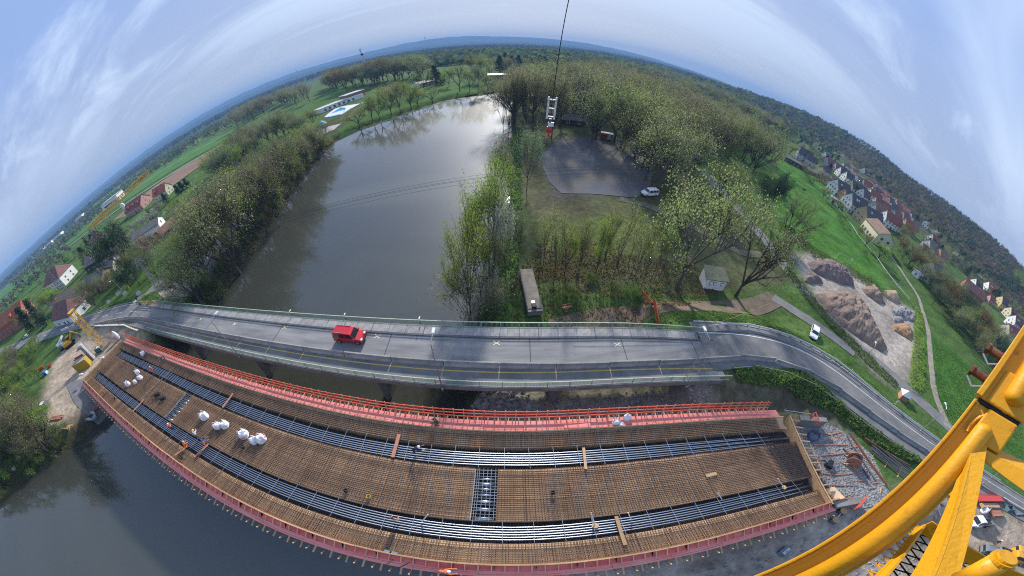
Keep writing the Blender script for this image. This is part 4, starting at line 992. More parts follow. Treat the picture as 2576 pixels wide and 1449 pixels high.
# --- right: village edge
for bx, b2, tx, ty, w, kd, lb in [(2208, 650, 2208, 588, 75, 'fresh', 'bright green tree in front of the cream hall gable'), (2285, 665, 2275, 575, 110, 'olive', 'large brownish tree beside the village lane, left of two'), (2330, 690, 2320, 605, 100, 'olive', 'large brownish tree beside the village lane, right of two'), (2345, 745, 2338, 670, 70, 'pine', 'dark evergreen beside the white villa'), (2362, 760, 2352, 690, 60, 'pine', 'second dark evergreen right of the white villa'), (2400, 765, 2388, 690, 80, 'rust', 'rust brown tree before the red roofed barn'), (2383, 812, 2375, 745, 70, 'spring', 'round yellow green tree at the meadow edge'), (2420, 830, 2430, 745, 80, 'bush', 'dark green bushy tree right of the round yellow green tree'), (2440, 868, 2440, 775, 80, 'limb', 'tall pale stemmed tree at the meadow corner, left of two'), (2470, 890, 2470, 790, 80, 'olive', 'tall pale stemmed tree at the meadow corner, right of two'), (2485, 905, 2500, 810, 50, 'pine', 'dark evergreen at the right end of the meadow trees'), (1985, 388, 1978, 345, 50, 'spring', 'round yellow green tree at the upper corner of the sports field'), (2060, 452, 2055, 415, 50, 'blossom', 'grey white blossoming tree at the upper edge of the sports field'), (2550, 730, 2548, 655, 75, 'fresh', 'bright green tree on the slope at the right picture edge'), (2456, 700, 2450, 672, 40, 'blossom', 'white blossoming tree beside the white house on the slope')]:
    T(kd, bx, b2, tx, ty, w, lb)
VB = {'bush': ('green garden bush along the sports field edge', 'garden bushes of the village'), 'olive': ('olive garden tree in the village', 'olive garden trees'), 'blossom': ('pale blossoming garden tree in the village', 'blossoming garden trees'), 'conifer': ('dark garden conifer in the village', 'garden conifers'), 'grey': ('grey green garden tree in the village', 'grey garden trees')}
fill(GP([(2010, 400), (2060, 455), (2120, 540), (2190, 640), (2175, 650), (2100, 550), (2040, 470), (1995, 415)]), 26, ['bush', 'bush', 'olive'], (6, 9), (.35, .5), VB, 18, 3)
fill(GP([(1960, 350), (2060, 420), (2200, 500), (2300, 590), (2290, 555), (2180, 470), (2060, 395), (1960, 330)]), 60, ['olive', 'blossom', 'conifer', 'grey', 'bush'], (7, 11), (.35, .45), VB, 19, 6)
fill(GP([(2310, 600), (2400, 690), (2520, 790), (2576, 860), (2576, 800), (2460, 690), (2340, 590)]), 70, ['olive', 'grey', 'bush', 'conifer', 'olive'], (8, 13), (.35, .45), VB, 20, 5)
MB2 = {'olive': ('olive tree in the belt above the meadow', 'olive trees above the meadow'), 'rust': ('rust brown tree in the belt above the meadow', 'rusty trees above the meadow'), 'spring': ('yellow green tree in the belt above the meadow', 'yellow green trees above the meadow'), 'grey': ('grey green tree in the belt above the meadow', 'grey trees above the meadow'), 'pine': ('dark evergreen in the belt above the meadow', 'evergreens above the meadow')}
fill(GP([(2318, 735), (2380, 815), (2440, 895), (2495, 940), (2520, 905), (2450, 800), (2365, 705)]), 30, ['olive', 'rust', 'spring', 'grey', 'pine', 'olive'], (10, 15), (.42, .52), MB2, 31, 4.5)
fill(GP([(2235, 655), (2290, 690), (2340, 740), (2370, 710), (2310, 620), (2260, 590)]), 18, ['olive', 'rust', 'grey', 'olive'], (10, 14), (.42, .52), {'olive': ('olive brown tree beside the village lane', 'olive trees by the village lane'), 'rust': ('rust brown tree beside the village lane', 'rusty trees by the village lane'), 'grey': ('grey green tree beside the village lane', 'grey trees by the village lane')}, 32, 5)
# --- lower left bank
T('limb', 140, 1150, 5, 1010, 160, 'bare leaning tree at the lower left water edge, nearest the picture edge', i=0)
T('brown', 128, 1128, 38, 930, 150, 'tall bare tree behind the stacked timbers on the lower left bank', i=1)
LB = {'bush': ('green bush on the lower left bank', 'bushes of the lower left bank'), 'shrub': ('bare brown shrub on the lower left bank', 'shrubs of the lower left bank'), 'fresh': ('bright green young tree on the lower left bank', 'young trees of the lower left bank'), 'brown': ('bare tree on the lower left bank', 'bare trees of the lower left bank')}
fill(GP([(0, 1265), (80, 1195), (172, 1125), (175, 1095), (120, 1070), (60, 1080), (0, 1150)]), 30, ['bush', 'shrub', 'fresh', 'bush'], (5, 8), (.4, .5), LB, 21, 2)
fill(GP([(0, 1100), (60, 1050), (95, 990), (85, 930), (40, 900), (0, 920)]), 34, ['bush', 'fresh', 'fresh', 'brown', 'bush'], (6, 10), (.38, .5), LB, 22, 3)
LT = {'olive': ('olive garden tree between the houses on the left', 'garden trees of the left houses'), 'grey': ('grey green garden tree between the houses on the left', 'grey garden trees of the left houses'), 'bush': ('green garden bush between the houses on the left', 'garden bushes of the left houses'), 'fresh': ('fresh green garden tree between the houses on the left', 'fresh garden trees of the left houses'), 'conifer': ('dark garden conifer between the houses on the left', 'conifers of the left houses')}
fill(GP([(0, 1240), (90, 1180), (160, 1125), (150, 1080), (80, 1040), (0, 1060)]), 20, ['fresh', 'bush', 'fresh', 'olive'], (6, 10), (.4, .55), {'fresh': LB['fresh'], 'bush': LB['bush'], 'olive': ('olive budding tree on the lower left bank', 'olive trees of the lower left bank')}, 26, 3)
fill(GP([(140, 705), (215, 640), (250, 700), (300, 690), (330, 650), (420, 560), (470, 520), (450, 490), (330, 560), (230, 600), (120, 690)]), 46, ['olive', 'grey', 'bush', 'fresh', 'conifer'], (7, 13), (.36, .48), LT, 23, 6)
fill(GP([(0, 860), (30, 850), (110, 830), (160, 790), (180, 770), (120, 710), (60, 760), (0, 800)]), 22, ['olive', 'grey', 'bush', 'fresh'], (7, 12), (.36, .48), LT, 24, 6)
fill(GP([(20, 880), (95, 858), (128, 885), (112, 930), (95, 985), (60, 1000), (0, 930)]), 26, ['bush', 'fresh', 'bush'], (4, 8), (.45, .55), {'bush': ('green bush on the slope left of the sandy site', 'bushes left of the sandy site'), 'fresh': ('fresh green young tree left of the sandy site', 'young trees left of the sandy site')}, 41, 2.5)
fill(GP([(180, 790), (260, 735), (330, 720), (370, 700), (420, 620), (380, 610), (300, 690), (200, 740)]), 22, ['olive', 'bush', 'grey', 'fresh'], (5, 10), (.4, .5), {'olive': ('olive tree on the verge before the left houses', 'olive trees of the left verge'), 'bush': ('green bush on the verge before the left houses', 'bushes of the left verge'), 'grey': ('grey green tree on the verge before the left houses', 'grey trees of the left verge'), 'fresh': ('fresh green tree on the verge before the left houses', 'fresh trees of the left verge')}, 42, 4)
fill(GP([(2040, 380), (2150, 440), (2270, 540), (2400, 660), (2480, 740), (2500, 720), (2400, 620), (2270, 505), (2150, 410), (2040, 355)]), 60, ['olive', 'grey', 'conifer', 'blossom', 'bush'], (8, 13), (.38, .48), {'olive': ('olive tree where the village meets the wood', 'olive trees at the wood edge'), 'grey': ('grey green tree where the village meets the wood', 'grey trees at the wood edge'), 'conifer': ('dark conifer where the village meets the wood', 'conifers at the wood edge'), 'blossom': ('pale blossoming tree where the village meets the wood', 'blossom trees at the wood edge'), 'bush': ('green bush where the village meets the wood', 'bushes at the wood edge')}, 43, 6)
# hedges and ground cover made of countless leaves
def cover(name, poly, n, size, m, label, h=(0.1, .8), seed=1, zf=None):
    g = np.random.default_rng(seed); P = np.array([p[:2] for p in poly]); lo, hi = P.min(0), P.max(0); pts = np.zeros((0, 2))
    while len(pts) < n:
        q = g.uniform(lo, hi, (n*2, 2)); q = q[sd_poly(q[:, 0], q[:, 1], [tuple(p) for p in P]) < 0]; pts = np.concatenate([pts, q])
    pts = pts[:n]; z = tz(pts[:, 0], pts[:, 1]); hh = h[0]+(h[1]-h[0])*vnoise(pts[:, 0], pts[:, 1], 1.7, seed)*g.uniform(.3, 1.0, n)
    T_ = [(Vector((a, b, c)), None) for a, b, c in zip(pts[:, 0], pts[:, 1], z+hh)]
    g2 = np.random.default_rng(seed+1); c = np.array([tuple(t[0]) for t in T_])
    u = g2.normal(0, 1, (n, 3)); u[:, 2] *= .6; u /= np.linalg.norm(u, axis=1)[:, None]; w = g2.normal(0, 1, (n, 3)); w -= u*(u*w).sum(1)[:, None]; w /= np.linalg.norm(w, axis=1)[:, None]
    s = size*g2.uniform(.5, 1.3, n)[:, None]; a, b = u*s/2, w*s*.35
    V = np.stack([c-a, c+b, c+a, c-b], 1).reshape(-1, 3)
    me = bpy.data.meshes.new(name); me.vertices.add(len(V)); me.vertices.foreach_set('co', V.ravel()); me.loops.add(4*n); me.loops.foreach_set('vertex_index', np.arange(4*n)); me.polygons.add(n)
    me.polygons.foreach_set('loop_start', np.arange(0, 4*n, 4)); me.polygons.foreach_set('loop_total', np.full(n, 4)); me.update(calc_edges=True); me.materials.append(m)
    return tag(obj(name, me), label, 'ground cover', kind='stuff')
cover('ivy_cover', [(27, 17), (38, 14.6), (41, 11), (42.5, 5), (44.5, -1), (47.5, -8), (50.5, -14), (49, -14), (45, -6), (42, 0), (40, 6), (35, 11.8), (27, 15)], 6000, .42, LM['bush'], 'dark green undergrowth on the embankment below the right road', (.1, 1.0), 3)
cover('verge_grass', [(26, 25.5), (33, 25.2), (39, 23.3), (45, 19), (49, 14), (53, 6), (56, -4), (58, -16), (62, -12), (62, -2), (60, 8), (56, 15), (50, 22), (42, 27), (30, 29), (8, 27.6), (8, 26)], 9000, .35, LM['bush'], 'green grass on the slope between the right roads', (0, .35), 4)
cover('bank_undergrowth', [(1, 27), (10, 27), (24, 30), (37, 34), (36, 44), (20, 46), (4, 46), (0, 36)], 7000, .34, LM['rust'], 'ground ivy and undergrowth in the sapling grove', (0, .4), 5)
cover('leaf_litter', [(4, 37), (20, 40), (21, 50), (5, 48)], 2500, .28, LM['rust'], 'dry brown leaf litter under the saplings', (0, .2), 6)
cover('left_undergrowth', GP([(0, 1270), (100, 1190), (178, 1128), (160, 1085), (70, 1060), (60, 960), (0, 900)]), 7000, .45, LM['bush'], 'mixed green undergrowth on the lower left bank', (0, .9), 7)
cover('left_verge', [(-75, 24), (-83, 24), (-84.5, 34), (-81, 30), (-68, 26), (-62, 25.5), (-61, 31)], 2500, .4, LM['bush'], 'green weeds at the left end of the upstream railing', (0, .6), 8)
cover('river_fringe', [(-61, 24), (-58.6, 32), (-60, 47), (-62.6, 66), (-67, 87), (-72.6, 118), (-75, 143), (-79, 143), (-76, 118), (-71, 87), (-66.5, 66), (-64, 47), (-64, 30)], 9000, .5, LM['brown'], 'brown reeds and twigs along the left water edge', (0, 1.6), 9)
cover('right_fringe', [(-7, 19), (-4.5, 32), (-3.5, 40), (-2.5, 52), (-1.8, 69), (-2, 96), (-.5, 128), (4, 128), (3, 96), (3, 69), (2.5, 52), (1.5, 40), (0, 28), (-3, 19)], 6000, .5, LM['bush'], 'green and brown fringe along the right water edge', (0, 1.4), 10)
hd = GP([(2300, 775), (2318, 790), (2322, 860), (2322, 940), (2318, 985), (2288, 985), (2285, 940), (2295, 860), (2296, 800)])
cover('hedge', hd, 5000, .4, LM['fresh'], 'long bright green hedge beside the field path', (.2, 1.7), 11)
cover('field_hedge', GP([(1960, 560), (2000, 580), (2050, 628), (2120, 668), (2190, 702), (2235, 745), (2225, 752), (2170, 712), (2100, 680), (2040, 645), (1990, 600), (1955, 580)]), 5000, .45, LM['bush'], 'low dark hedge along the near edge of the sports field', (.2, 1.5), 12)
cover('meadow_grass', GP([(2345, 850), (2480, 955), (2570, 1010), (2572, 1180), (2400, 1085), (2352, 985)]), 12000, .4, LM['bush'], 'lush green meadow grass right of the field path', (0, .28), 13)
cover('path_verge', GP([(1980, 665), (2090, 800), (2200, 905), (2260, 965), (2250, 975), (2190, 925), (2080, 815), (1970, 680)]), 3500, .4, LM['bush'], 'dark green verge strip between the low road and the spoil yard', (0, .7), 14)
# ------------------------------------------------------------ houses
def wallm(n, c): return mat('wall_'+n, c, .85, tuple(v*.86 for v in c), .6)
def roofm(n, c): return mat('roof_'+n, c, .75, tuple(v*.66 for v in c), .5, detail=7)
WH, CR_, OR_, TN, PK_, GY, YL = wallm('white', (.82, .82, .80)), wallm('cream', (.66, .60, .42)), wallm('orange', (.62, .34, .17)), wallm('tan', (.56, .42, .24)), wallm('pink', (.56, .31, .27)), wallm('grey', (.46, .47, .48)), wallm('yellow', (.66, .54, .25))
BK = mat('brick_wall', (.42, .14, .075), .85, (.30, .10, .06), 1.2); SN = mat('sandstone_wall', (.30, .23, .15), .9, (.20, .15, .10), .8)
RD, RB, RK, RO, RG, RP = roofm('dark_red', (.26, .085, .065)), roofm('brown', (.22, .14, .105)), roofm('slate', (.085, .08, .09)), roofm('orange', (.40, .12, .055)), roofm('grey', (.16, .155, .15)), roofm('maroon', (.19, .085, .08))
m_glass = mat('window_glass', (.02, .024, .03), .12, spec=.6); m_frame = mat('window_frame_white', (.7, .7, .68), .6); m_wood = mat('dark_timber', (.06, .04, .03), .8)
def winmesh(w, h):
    return MB().box((0, 0, 0), (w, .08, h), mi=0).box((0, .05, 0), (w-.22, .03, h-.22), mi=1).box((0, .07, 0), (.07, .03, h-.2), mi=0).mesh('window', [m_frame, m_glass])
WINS = {'n': winmesh(1.25, 1.5), 'b': winmesh(2.0, 2.0), 's': winmesh(.9, 1.1)}
SKYL = MB().box((0, 0, 0), (1.1, 1.5, .1), mi=0).mesh('skylight', [mat('skylight_glass', (.55, .6, .66), .15, metal=.6)])
def house(name, pos, az, L, W, hw, hr, wall, roof, label, cat='house', nw=None, fl=2, gw=2, wk='n', chim=1, over=.45, sky=0, dorm=0, hip=0.0, center=False, group=None):
    a = R(az)
    if not center: pos = (pos[0]+math.cos(a)*L/2, pos[1]+math.sin(a)*L/2, pos[2])
    z0 = min(tz1(pos[0]+i*L/2*math.cos(a), pos[1]+i*L/2*math.sin(a)) for i in (-1, 0, 1))
    t = thing(name, (pos[0], pos[1], z0), label, cat, a, group)
    hL, hW = L/2, W/2
    b = MB(); hp = hip*W/2
    vs = [(-hL, -hW, -1), (hL, -hW, -1), (hL, hW, -1), (-hL, hW, -1), (-hL, -hW, hw), (hL, -hW, hw), (hL, hW, hw), (-hL, hW, hw)]
    if hip < .5: vs += [(-hL, 0, hw+hr), (hL, 0, hw+hr)]; fs = [(0, 1, 5, 4), (2, 3, 7, 6), (1, 2, 6, 9, 5), (3, 0, 4, 8, 7)]
    else: fs = [(0, 1, 5, 4), (2, 3, 7, 6), (1, 2, 6, 5), (3, 0, 4, 7), (4, 5, 6, 7)]
    b.add(vs, fs); b.build('wall', wall, t)
    r = MB(); ov = over; sl = hr/hW; th = .22; x0, x1 = -hL-ov*.7, hL+ov*.7
    for s in (-1, 1):
        ye, ze = s*(hW+ov), hw-sl*ov
        r.add([(x0, ye, ze), (x1, ye, ze), (x1-hp*2*hip, 0, hw+hr), (x0+hp*2*hip, 0, hw+hr), (x0, ye, ze+th), (x1, ye, ze+th), (x1-hp*2*hip, 0, hw+hr+th), (x0+hp*2*hip, 0, hw+hr+th)], [(0, 1, 2, 3), (7, 6, 5, 4), (0, 4, 5, 1), (1, 5, 6, 2), (3, 7, 4, 0), (2, 6, 7, 3)])
    if hip >= .5:
        for s in (-1, 1):
            X = x1 if s > 0 else x0; xi = X-s*hp*2*hip
            r.add([(X, -hW-ov, hw-sl*ov+th), (X, hW+ov, hw-sl*ov+th), (xi, 0, hw+hr+th)], [(0, 1, 2) if s > 0 else (2, 1, 0)])
    ro = r.build('roof', roof, t)
    for k in range(chim):
        x = hL*(.35 if k == 0 else -.5); MB().box((x, hW*.18, hw+hr*.95), (.7, .6, 1.5)).box((x, hW*.18, hw+hr*.95+.8), (.85, .75, .15)).build('chimney', BK, ro)
    nw = nw if nw is not None else max(2, int(L/3.2)); wm_ = WINS[wk]
    for s in (-1, 1):
        for f in range(fl):
            z = 1.5+2.8*f
            if z+.8 > hw: continue
            for i in range(nw): obj('window', wm_, t, (-hL+L*(i+.5)/nw, s*(hW+.02), z), 0 if s > 0 else math.pi)
    for s in (-1, 1):
        for f in range(fl+1):
            z = 1.5+2.8*f; n = gw if z+.7 < hw else max(1, gw-1)
            if z+.8 > hw+hr*.72 and f > 0: continue
            for i in range(n):
                y = W*((i+.5)/n-.5)*(.8 if z < hw else .5)
                obj('window', WINS['s'] if z > hw else wm_, t, (s*(hL+.02), y, z), -math.pi/2 if s > 0 else math.pi/2)
    ang = math.atan2(hr, hW)
    for k in range(sky):
        o = obj('skylight', SKYL, ro, (-hL*.5+k*2.2, -hW*.5, hw+hr*.5+th+.1)); o.rotation_euler = (ang, 0, 0)
    for k in range(dorm):
        x = -hL*.45+k*(L*.9/max(1, dorm)); d = MB(); d.box((x, -hW*.62, hw+hr*.42), (2.0, hW*.7, 1.7)); d.add([(x-1.2, -hW*1.0, hw+hr*.42+.8), (x+1.2, -hW*1.0, hw+hr*.42+.8), (x+1.2, -hW*.2, hw+hr*.42+1.3), (x-1.2, -hW*.2, hw+hr*.42+1.3)], [(0, 1, 2, 3)])
        d.build('dormer', roof, ro)
    MB().box((hL*.1, -hW-.03, 1.0), (1.0, .1, 2.1)).build('door', m_wood, t)
    return t
c1_ = lambda x, y: gat(*crop(2780, 540, 480, 1932, x, y))
# front row of the village along the sports field
house('village_house', c1_(700, 570), -4, 15, 10, 6, 4.8, WH, RK, 'white gabled house with slate roof and grey side wing at the sports field edge', gw=3, sky=1)
house('village_house', c1_(835, 680), -10, 11, 7, 5.5, 3.6, OR_, RK, 'narrow orange gabled house between two white slate roofed houses')
house('village_house', c1_(880, 800), -6, 18, 10, 6.5, 5.2, WH, RK, 'large white house with slate roof and two skylights beside the orange gable', gw=3, sky=2)
house('village_house', c1_(1085, 985), -4, 20, 10, 6.5, 5, TN, RK, 'ochre tan house with blank gable and slate roof facing the sports field', gw=2, sky=1)
x_, y_, z_ = c1_(1340, 1290); house('village_hall', (x_+6, y_+4, z_), 62, 19, 13, 6.0, 3.6, CR_, RB, 'cream hall with tall windows and brown roof with three bright skylights', 'hall', center=True, sky=3, wk='b', fl=1, chim=0)
house('village_house', c1_(1405, 1000), -20, 19, 9, 6, 5, WH, RD, 'white gabled house with long dark red roof behind the cream hall')
house('village_house', c1_(1250, 870), -8, 16, 9, 6, 5, GY, RB, 'grey house with brown tiled roof behind the ochre tan house')
house('village_house', c1_(930, 560), -6, 20, 9, 6, 5, CR_, RK, 'cream house with slate roof and a flat dormer, second row of the village', dorm=1)
house('village_house', c1_(520, 340), 0, 10, 8, 5.5, 3.8, OR_, RK, 'small salmon gabled house behind the blossoming tree')
house('village_house', c1_(600, 420), -4, 12, 10, 4.0, 3.5, TN, RB, 'low tan house with brown roof beside the salmon gabled house', fl=1)
house('garden_shed', c1_(690, 690), -60, 6, 5, 3.0, .6, WH, GY, 'small flat white shed at the sports field fence', 'shed', fl=1, nw=1, gw=1, chim=0)
# rows behind
back = [(790, 330, WH, RK, 'white gable with slate roof', 12), (870, 400, WH, RK, 'small white gable with slate roof', 10), (1030, 440, WH, RB, 'white gable with brown roof', 10), (1090, 670, WH, RK, 'white gable tucked behind the cream slate roofed house', 11), (1210, 650, WH, RD, 'white house with a dark red roof', 16), (1280, 640, GY, RK, 'grey gable', 11), (1350, 660, WH, RP, 'white gable with maroon roof', 10), (1270, 780, CR_, RP, 'cream house with maroon roof', 14), (1370, 830, WH, RD, 'white gable with dark red roof', 12), (1490, 760, WH, RK, 'white gable with slate roof by the wood', 14), (1540, 840, WH, RP, 'white gable with maroon roof by the wood', 12), (1540, 960, GY, RD, 'pale grey house with dark red roof', 12), (1680, 980, WH, RP, 'half timbered white gable', 11), (1700, 1080, YL, RD, 'yellow gable with red roof', 12), (1800, 1120, OR_, RB, 'orange gable half hidden by the brownish trees', 11), (1800, 980, WH, RK, 'small white gable near the wood', 9), (600, 190, GY, RP, 'long maroon roofed house', 18), (860, 230, GY, RG, 'pale grey house among the gardens', 12), (980, 320, TN, RB, 'tan house with brown roof among the gardens', 12), (1160, 300, WH, RG, 'white house close to the wooded slope', 11), (1330, 540, YL, RG, 'small bright yellow house below the wooded slope', 7), (600, 80, WH, RG, 'white house near the upper village end', 10), (1600, 760, TN, RB, 'tan roofed house below the wooded slope', 13)]
for x, y, w, rf, lb, L in back:
    house('village_house', c1_(x, y), rnd.uniform(-20, 4), L, 8.5, 5.5, 4.6, w, rf, lb+' in the back rows of the village', gw=2)
vr = random.Random(44); vp = [c1_(*q)[:2] for q in [(760, 250), (1000, 330), (1300, 500), (1600, 720), (1750, 900), (1850, 1060), (1700, 1010), (1500, 850), (1250, 620), (1000, 420), (780, 320)]]; vd = []; lo_, hi_ = np.min(vp, 0), np.max(vp, 0)
while len(vd) < 26:
    x, y = vr.uniform(lo_[0], hi_[0]), vr.uniform(lo_[1], hi_[1])
    if float(sd_poly(np.array([x]), np.array([y]), vp)[0]) > 0 or any((x-a)**2+(y-b)**2 < 130 for a, b in vd): continue
    vd.append((x, y)); w_, wn_ = vr.choice([(WH, 'white'), (WH, 'white'), (CR_, 'cream'), (GY, 'pale grey'), (OR_, 'orange')]); r_, rn_ = vr.choice([(RP, 'maroon'), (RD, 'dark red'), (RB, 'brown'), (RK, 'slate')])
    house('village_house', (x, y, 0), vr.uniform(-25, 10)+vr.choice((0, 0, 90)), vr.uniform(10, 15), 8.5, 5.5, 4.4, w_, r_, 'small %s house with %s roof in the dense middle of the village' % (wn_, rn_), gw=2, nw=3, group='small %s houses with %s roofs' % (wn_, rn_), center=True)
house('long_hall', c1_(1090, 410), -48, 26, 8, 4, 1.2, WH, RG, 'long low white building at the upper edge of the village', 'hall', fl=1, chim=0)
house('village_house', c1_(200, 80), -30, 12, 9, 6, 5, GY, RK, 'pale grey steep gabled house at the upper field corner, left of two', gw=3)
house('village_house', c1_(320, 150), -30, 10, 8, 5, 4, GY, RK, 'pale grey lower house at the upper field corner, right of two')
house('clubhouse', c1_(40, 110), -32, 26, 8, 3.2, 1.2, mat('dark_board_wall', (.05, .05, .055), .8), RG, 'long low clubhouse with dark front and pale roof at the upper field corner', 'building', fl=1, chim=0)
for k, (px, py) in enumerate([(1843, 262), (1858, 272), (1872, 280), (1888, 291), (1898, 268), (1920, 300), (1862, 258), (1940, 315)]):
    x, y, z = gat(px, py); house('far_house', (x, y, z), rnd.uniform(-30, 30), 14, 9, 5, 4, WH, RK if k % 2 else RG, 'tiny white house far up the valley beyond the park trees', group='far white houses up the valley', chim=0)
c2_ = lambda x, y: gat(*crop(3060, 720, 480, 1932, x, y))
house('village_house', c2_(930, 360), 10, 12, 10, 6.5, 2.6, WH, RO, 'square white house with a pink red roof and dark dormer at the wood edge', dorm=1)
house('village_house', c2_(970, 560), -15, 14, 8, 5.5, 4.5, WH, RD, 'white gable with dark red roof among the village trees')
house('village_house', c2_(900, 680), -15, 11, 9, 6, 4.5, WH, RG, 'white villa wall glimpsed through the large brownish trees')
house('village_house', c2_(890, 1080), -5, 16, 11, 7, 4.5, CR_, RK, 'tall pale villa beside the lane, behind the dark evergreens', gw=3)
house('garage', c2_(790, 1060), -5, 6, 5, 2.7, .5, WH, GY, 'grey flat garage beside the tall pale villa', 'garage', fl=1, nw=1, gw=1, chim=0)
house('village_house', c2_(1060, 790), -20, 12, 9, 6, 4, OR_, RB, 'orange brown house hidden in the village trees')
c3_ = lambda x, y: gat(*crop(3300, 900, 348, 1401, x, y))
house('barn', c3_(470, 500), -68, 20, 10, 5, 4.5, BK, RP, 'red brown barn with a big tiled roof behind the rust brown tree', 'barn', fl=1, chim=1)
house('village_house', c3_(610, 490), -30, 12, 8, 6, 4, WH, RK, 'white house with two small windows right of the red brown barn')
house('village_house', c3_(790, 540), -40, 13, 10, 6.5, 5, WH, RO, 'white steep gabled house with orange roof and skylights on the slope', gw=3, sky=2)
house('village_house', c3_(770, 610), -40, 8, 7, 4, 2.5, YL, RD, 'small yellow house below the orange roofed white house')
house('village_house', c3_(850, 690), -40, 8, 6, 4, 3, PK_, RD, 'small pale pink house beside the little yellow house')
house('village_house', c3_(980, 750), -35, 11, 9, 6.5, 5, YL, RK, 'yellow steep gabled house on the right slope')
house('village_house', c3_(1110, 900), -35, 14, 9, 6, 4.5, CR_, RP, 'cream house with maroon roof and white dormers at the right', dorm=2)
house('village_house', c3_(1150, 1040), -33, 15, 9, 6.5, 5, WH, RP, 'white gabled house with a long maroon roof at the right picture edge', sky=2)
house('village_house', c3_(1030, 1190), -25, 16, 10, 6, 5, CR_, RD, 'low red roofed house with a cream gable above the crane beam', sky=1)
house('village_house', c3_(1160, 1220), -25, 10, 8, 5.5, 4, GY, RD, 'grey sided house with red tiled roof beside the crane beam')
house('greenhouse', c3_(960, 1340), -25, 12, 7, 3.2, 1.8, WH, RG, 'pale glasshouse with grey roof just above the crane beam', 'greenhouse', fl=1, chim=0)
# left town
c4_ = lambda x, y: gat(*crop(0, 684, 912, 1932, x, y))
x_, y_, z_ = c4_(120, 1060); house('brick_house', (x_-10, y_+2, z_), 45, 40, 13, 8, 6, BK, RO, 'long red brick house with orange roof, white window frames and two gables', center=True, nw=9, gw=3, dorm=2, chim=2)
x_, y_, z_ = c4_(470, 720); house('barn', (x_-8, y_+4, z_), 25, 22, 15, 7, 6.5, WH, RP, 'big barn with maroon hipped roof and white side wall behind the pylon', 'barn', center=True, hip=.6)
x_, y_, z_ = c4_(520, 850); house('workshop', (x_-3, y_+3, z_), 17, 32, 10, 3.8, 2, WH, RB, 'long low workshop with brown roof and a strip of dark windows', 'workshop', center=True, nw=12, fl=1, chim=0, sky=1)
x_, y_, z_ = c4_(510, 975); house('barn', (x_, y_+3, z_), 18, 17, 10, 4.2, 4.4, WH, RP, 'dark maroon roofed barn right beside the left road', 'barn', center=True, fl=1, nw=2, chim=0, hip=.5)
x_, y_, z_ = c4_(770, 740); house('stone_house', (x_-3, y_+3, z_), 21, 14, 9, 4.4, 2.6, SN, RG, 'sandstone house with grey roof behind the road signs', center=True, fl=1)
x_, y_, z_ = c4_(850, 640); house('white_house', (x_+1, y_+3, z_), 21, 9, 9, 4.6, 3, WH, RG, 'white gabled annex right of the sandstone house', center=True, fl=1)
x_, y_, z_ = c4_(790, 540); house('stable', (x_-4, y_+5, z_), 28, 28, 13, 4.5, 3.6, mat('dark_bay_wall', (.03, .035, .045), .6), mat('mossy_roof', (.17, .15, .125), .9, (.11, .10, .08), .4), 'long hall with mossy grey roof and dark bays between white posts', 'hall', center=True, fl=1, nw=6, wk='b', chim=0, sky=2)
x_, y_, z_ = c4_(770, 430); house('pink_house', (x_-2, y_+4, z_), -10, 15, 13, 8, 5.5, PK_, RP, 'tall pink house with maroon roof behind the grey roofed hall', center=True)
x_, y_, z_ = c4_(1040, 150); house('villa', (x_-4, y_+6, z_), 18, 22, 16, 5, 5.5, PK_, roofm('brick_red', (.27, .10, .07)), 'house with broad red roof and round topped dormers beside a white silo', center=True, dorm=3)
x_, y_, z_ = c4_(1225, 50); house('villa', (x_, y_+4, z_), 18, 14, 10, 5, 4.6, CR_, RO, 'cream house with bright red roof beside the ploughed field', center=True, dorm=1)
x_, y_, z_ = c4_(1320, 280); house('long_shed', (x_-2, y_+6, z_), 88, 26, 8, 3.6, 2, m_wood, roofm('rose_tile', (.22, .105, .085)), 'long open shed with rose brown roof behind the olive trees', 'shed', center=True, fl=1, nw=0, gw=0, chim=0)
x_, y_, z_ = c4_(1110, 370); house('white_house', (x_-2, y_+5, z_), 40, 16, 10, 5, 2, WH, RG, 'white house with grey roof behind the birches', center=True)
t = thing('silo', c4_(965, 150), 'white cylindrical silo beside the broad red roof', 'silo')
MB().lathe([(2.0, 0), (2.0, 10), (1.2, 11)], (0, 0, 0), 16).build('tank', m_white, t, smooth=True); MB().tube([(2.1, 0, 0), (2.1, 0, 10.5)], .12, 6).build('ladder', m_steel, t)
# far industrial buildings
for k, (px, py, L) in enumerate([(62, 660, 90), (105, 625, 70), (128, 610, 60), (150, 592, 80), (205, 545, 60), (290, 505, 70), (85, 643, 60)]):
    x, y, z = gat(px, py+6); t = thing('factory_hall', (x, y, z), 'pale factory hall far off on the left plain', 'factory', R(rnd.uniform(20, 60)), 'factory halls far off on the plain')
    MB().box((0, 0, 6), (L*.6, 25, 12)).build('wall', WH, t); MB().box((0, 0, 12.3), (L*.62, 26, .8)).build('roof', GY, t); MB().box((0, -12.6, 5), (L*.45, .2, 3)).build('window', m_glass, t)
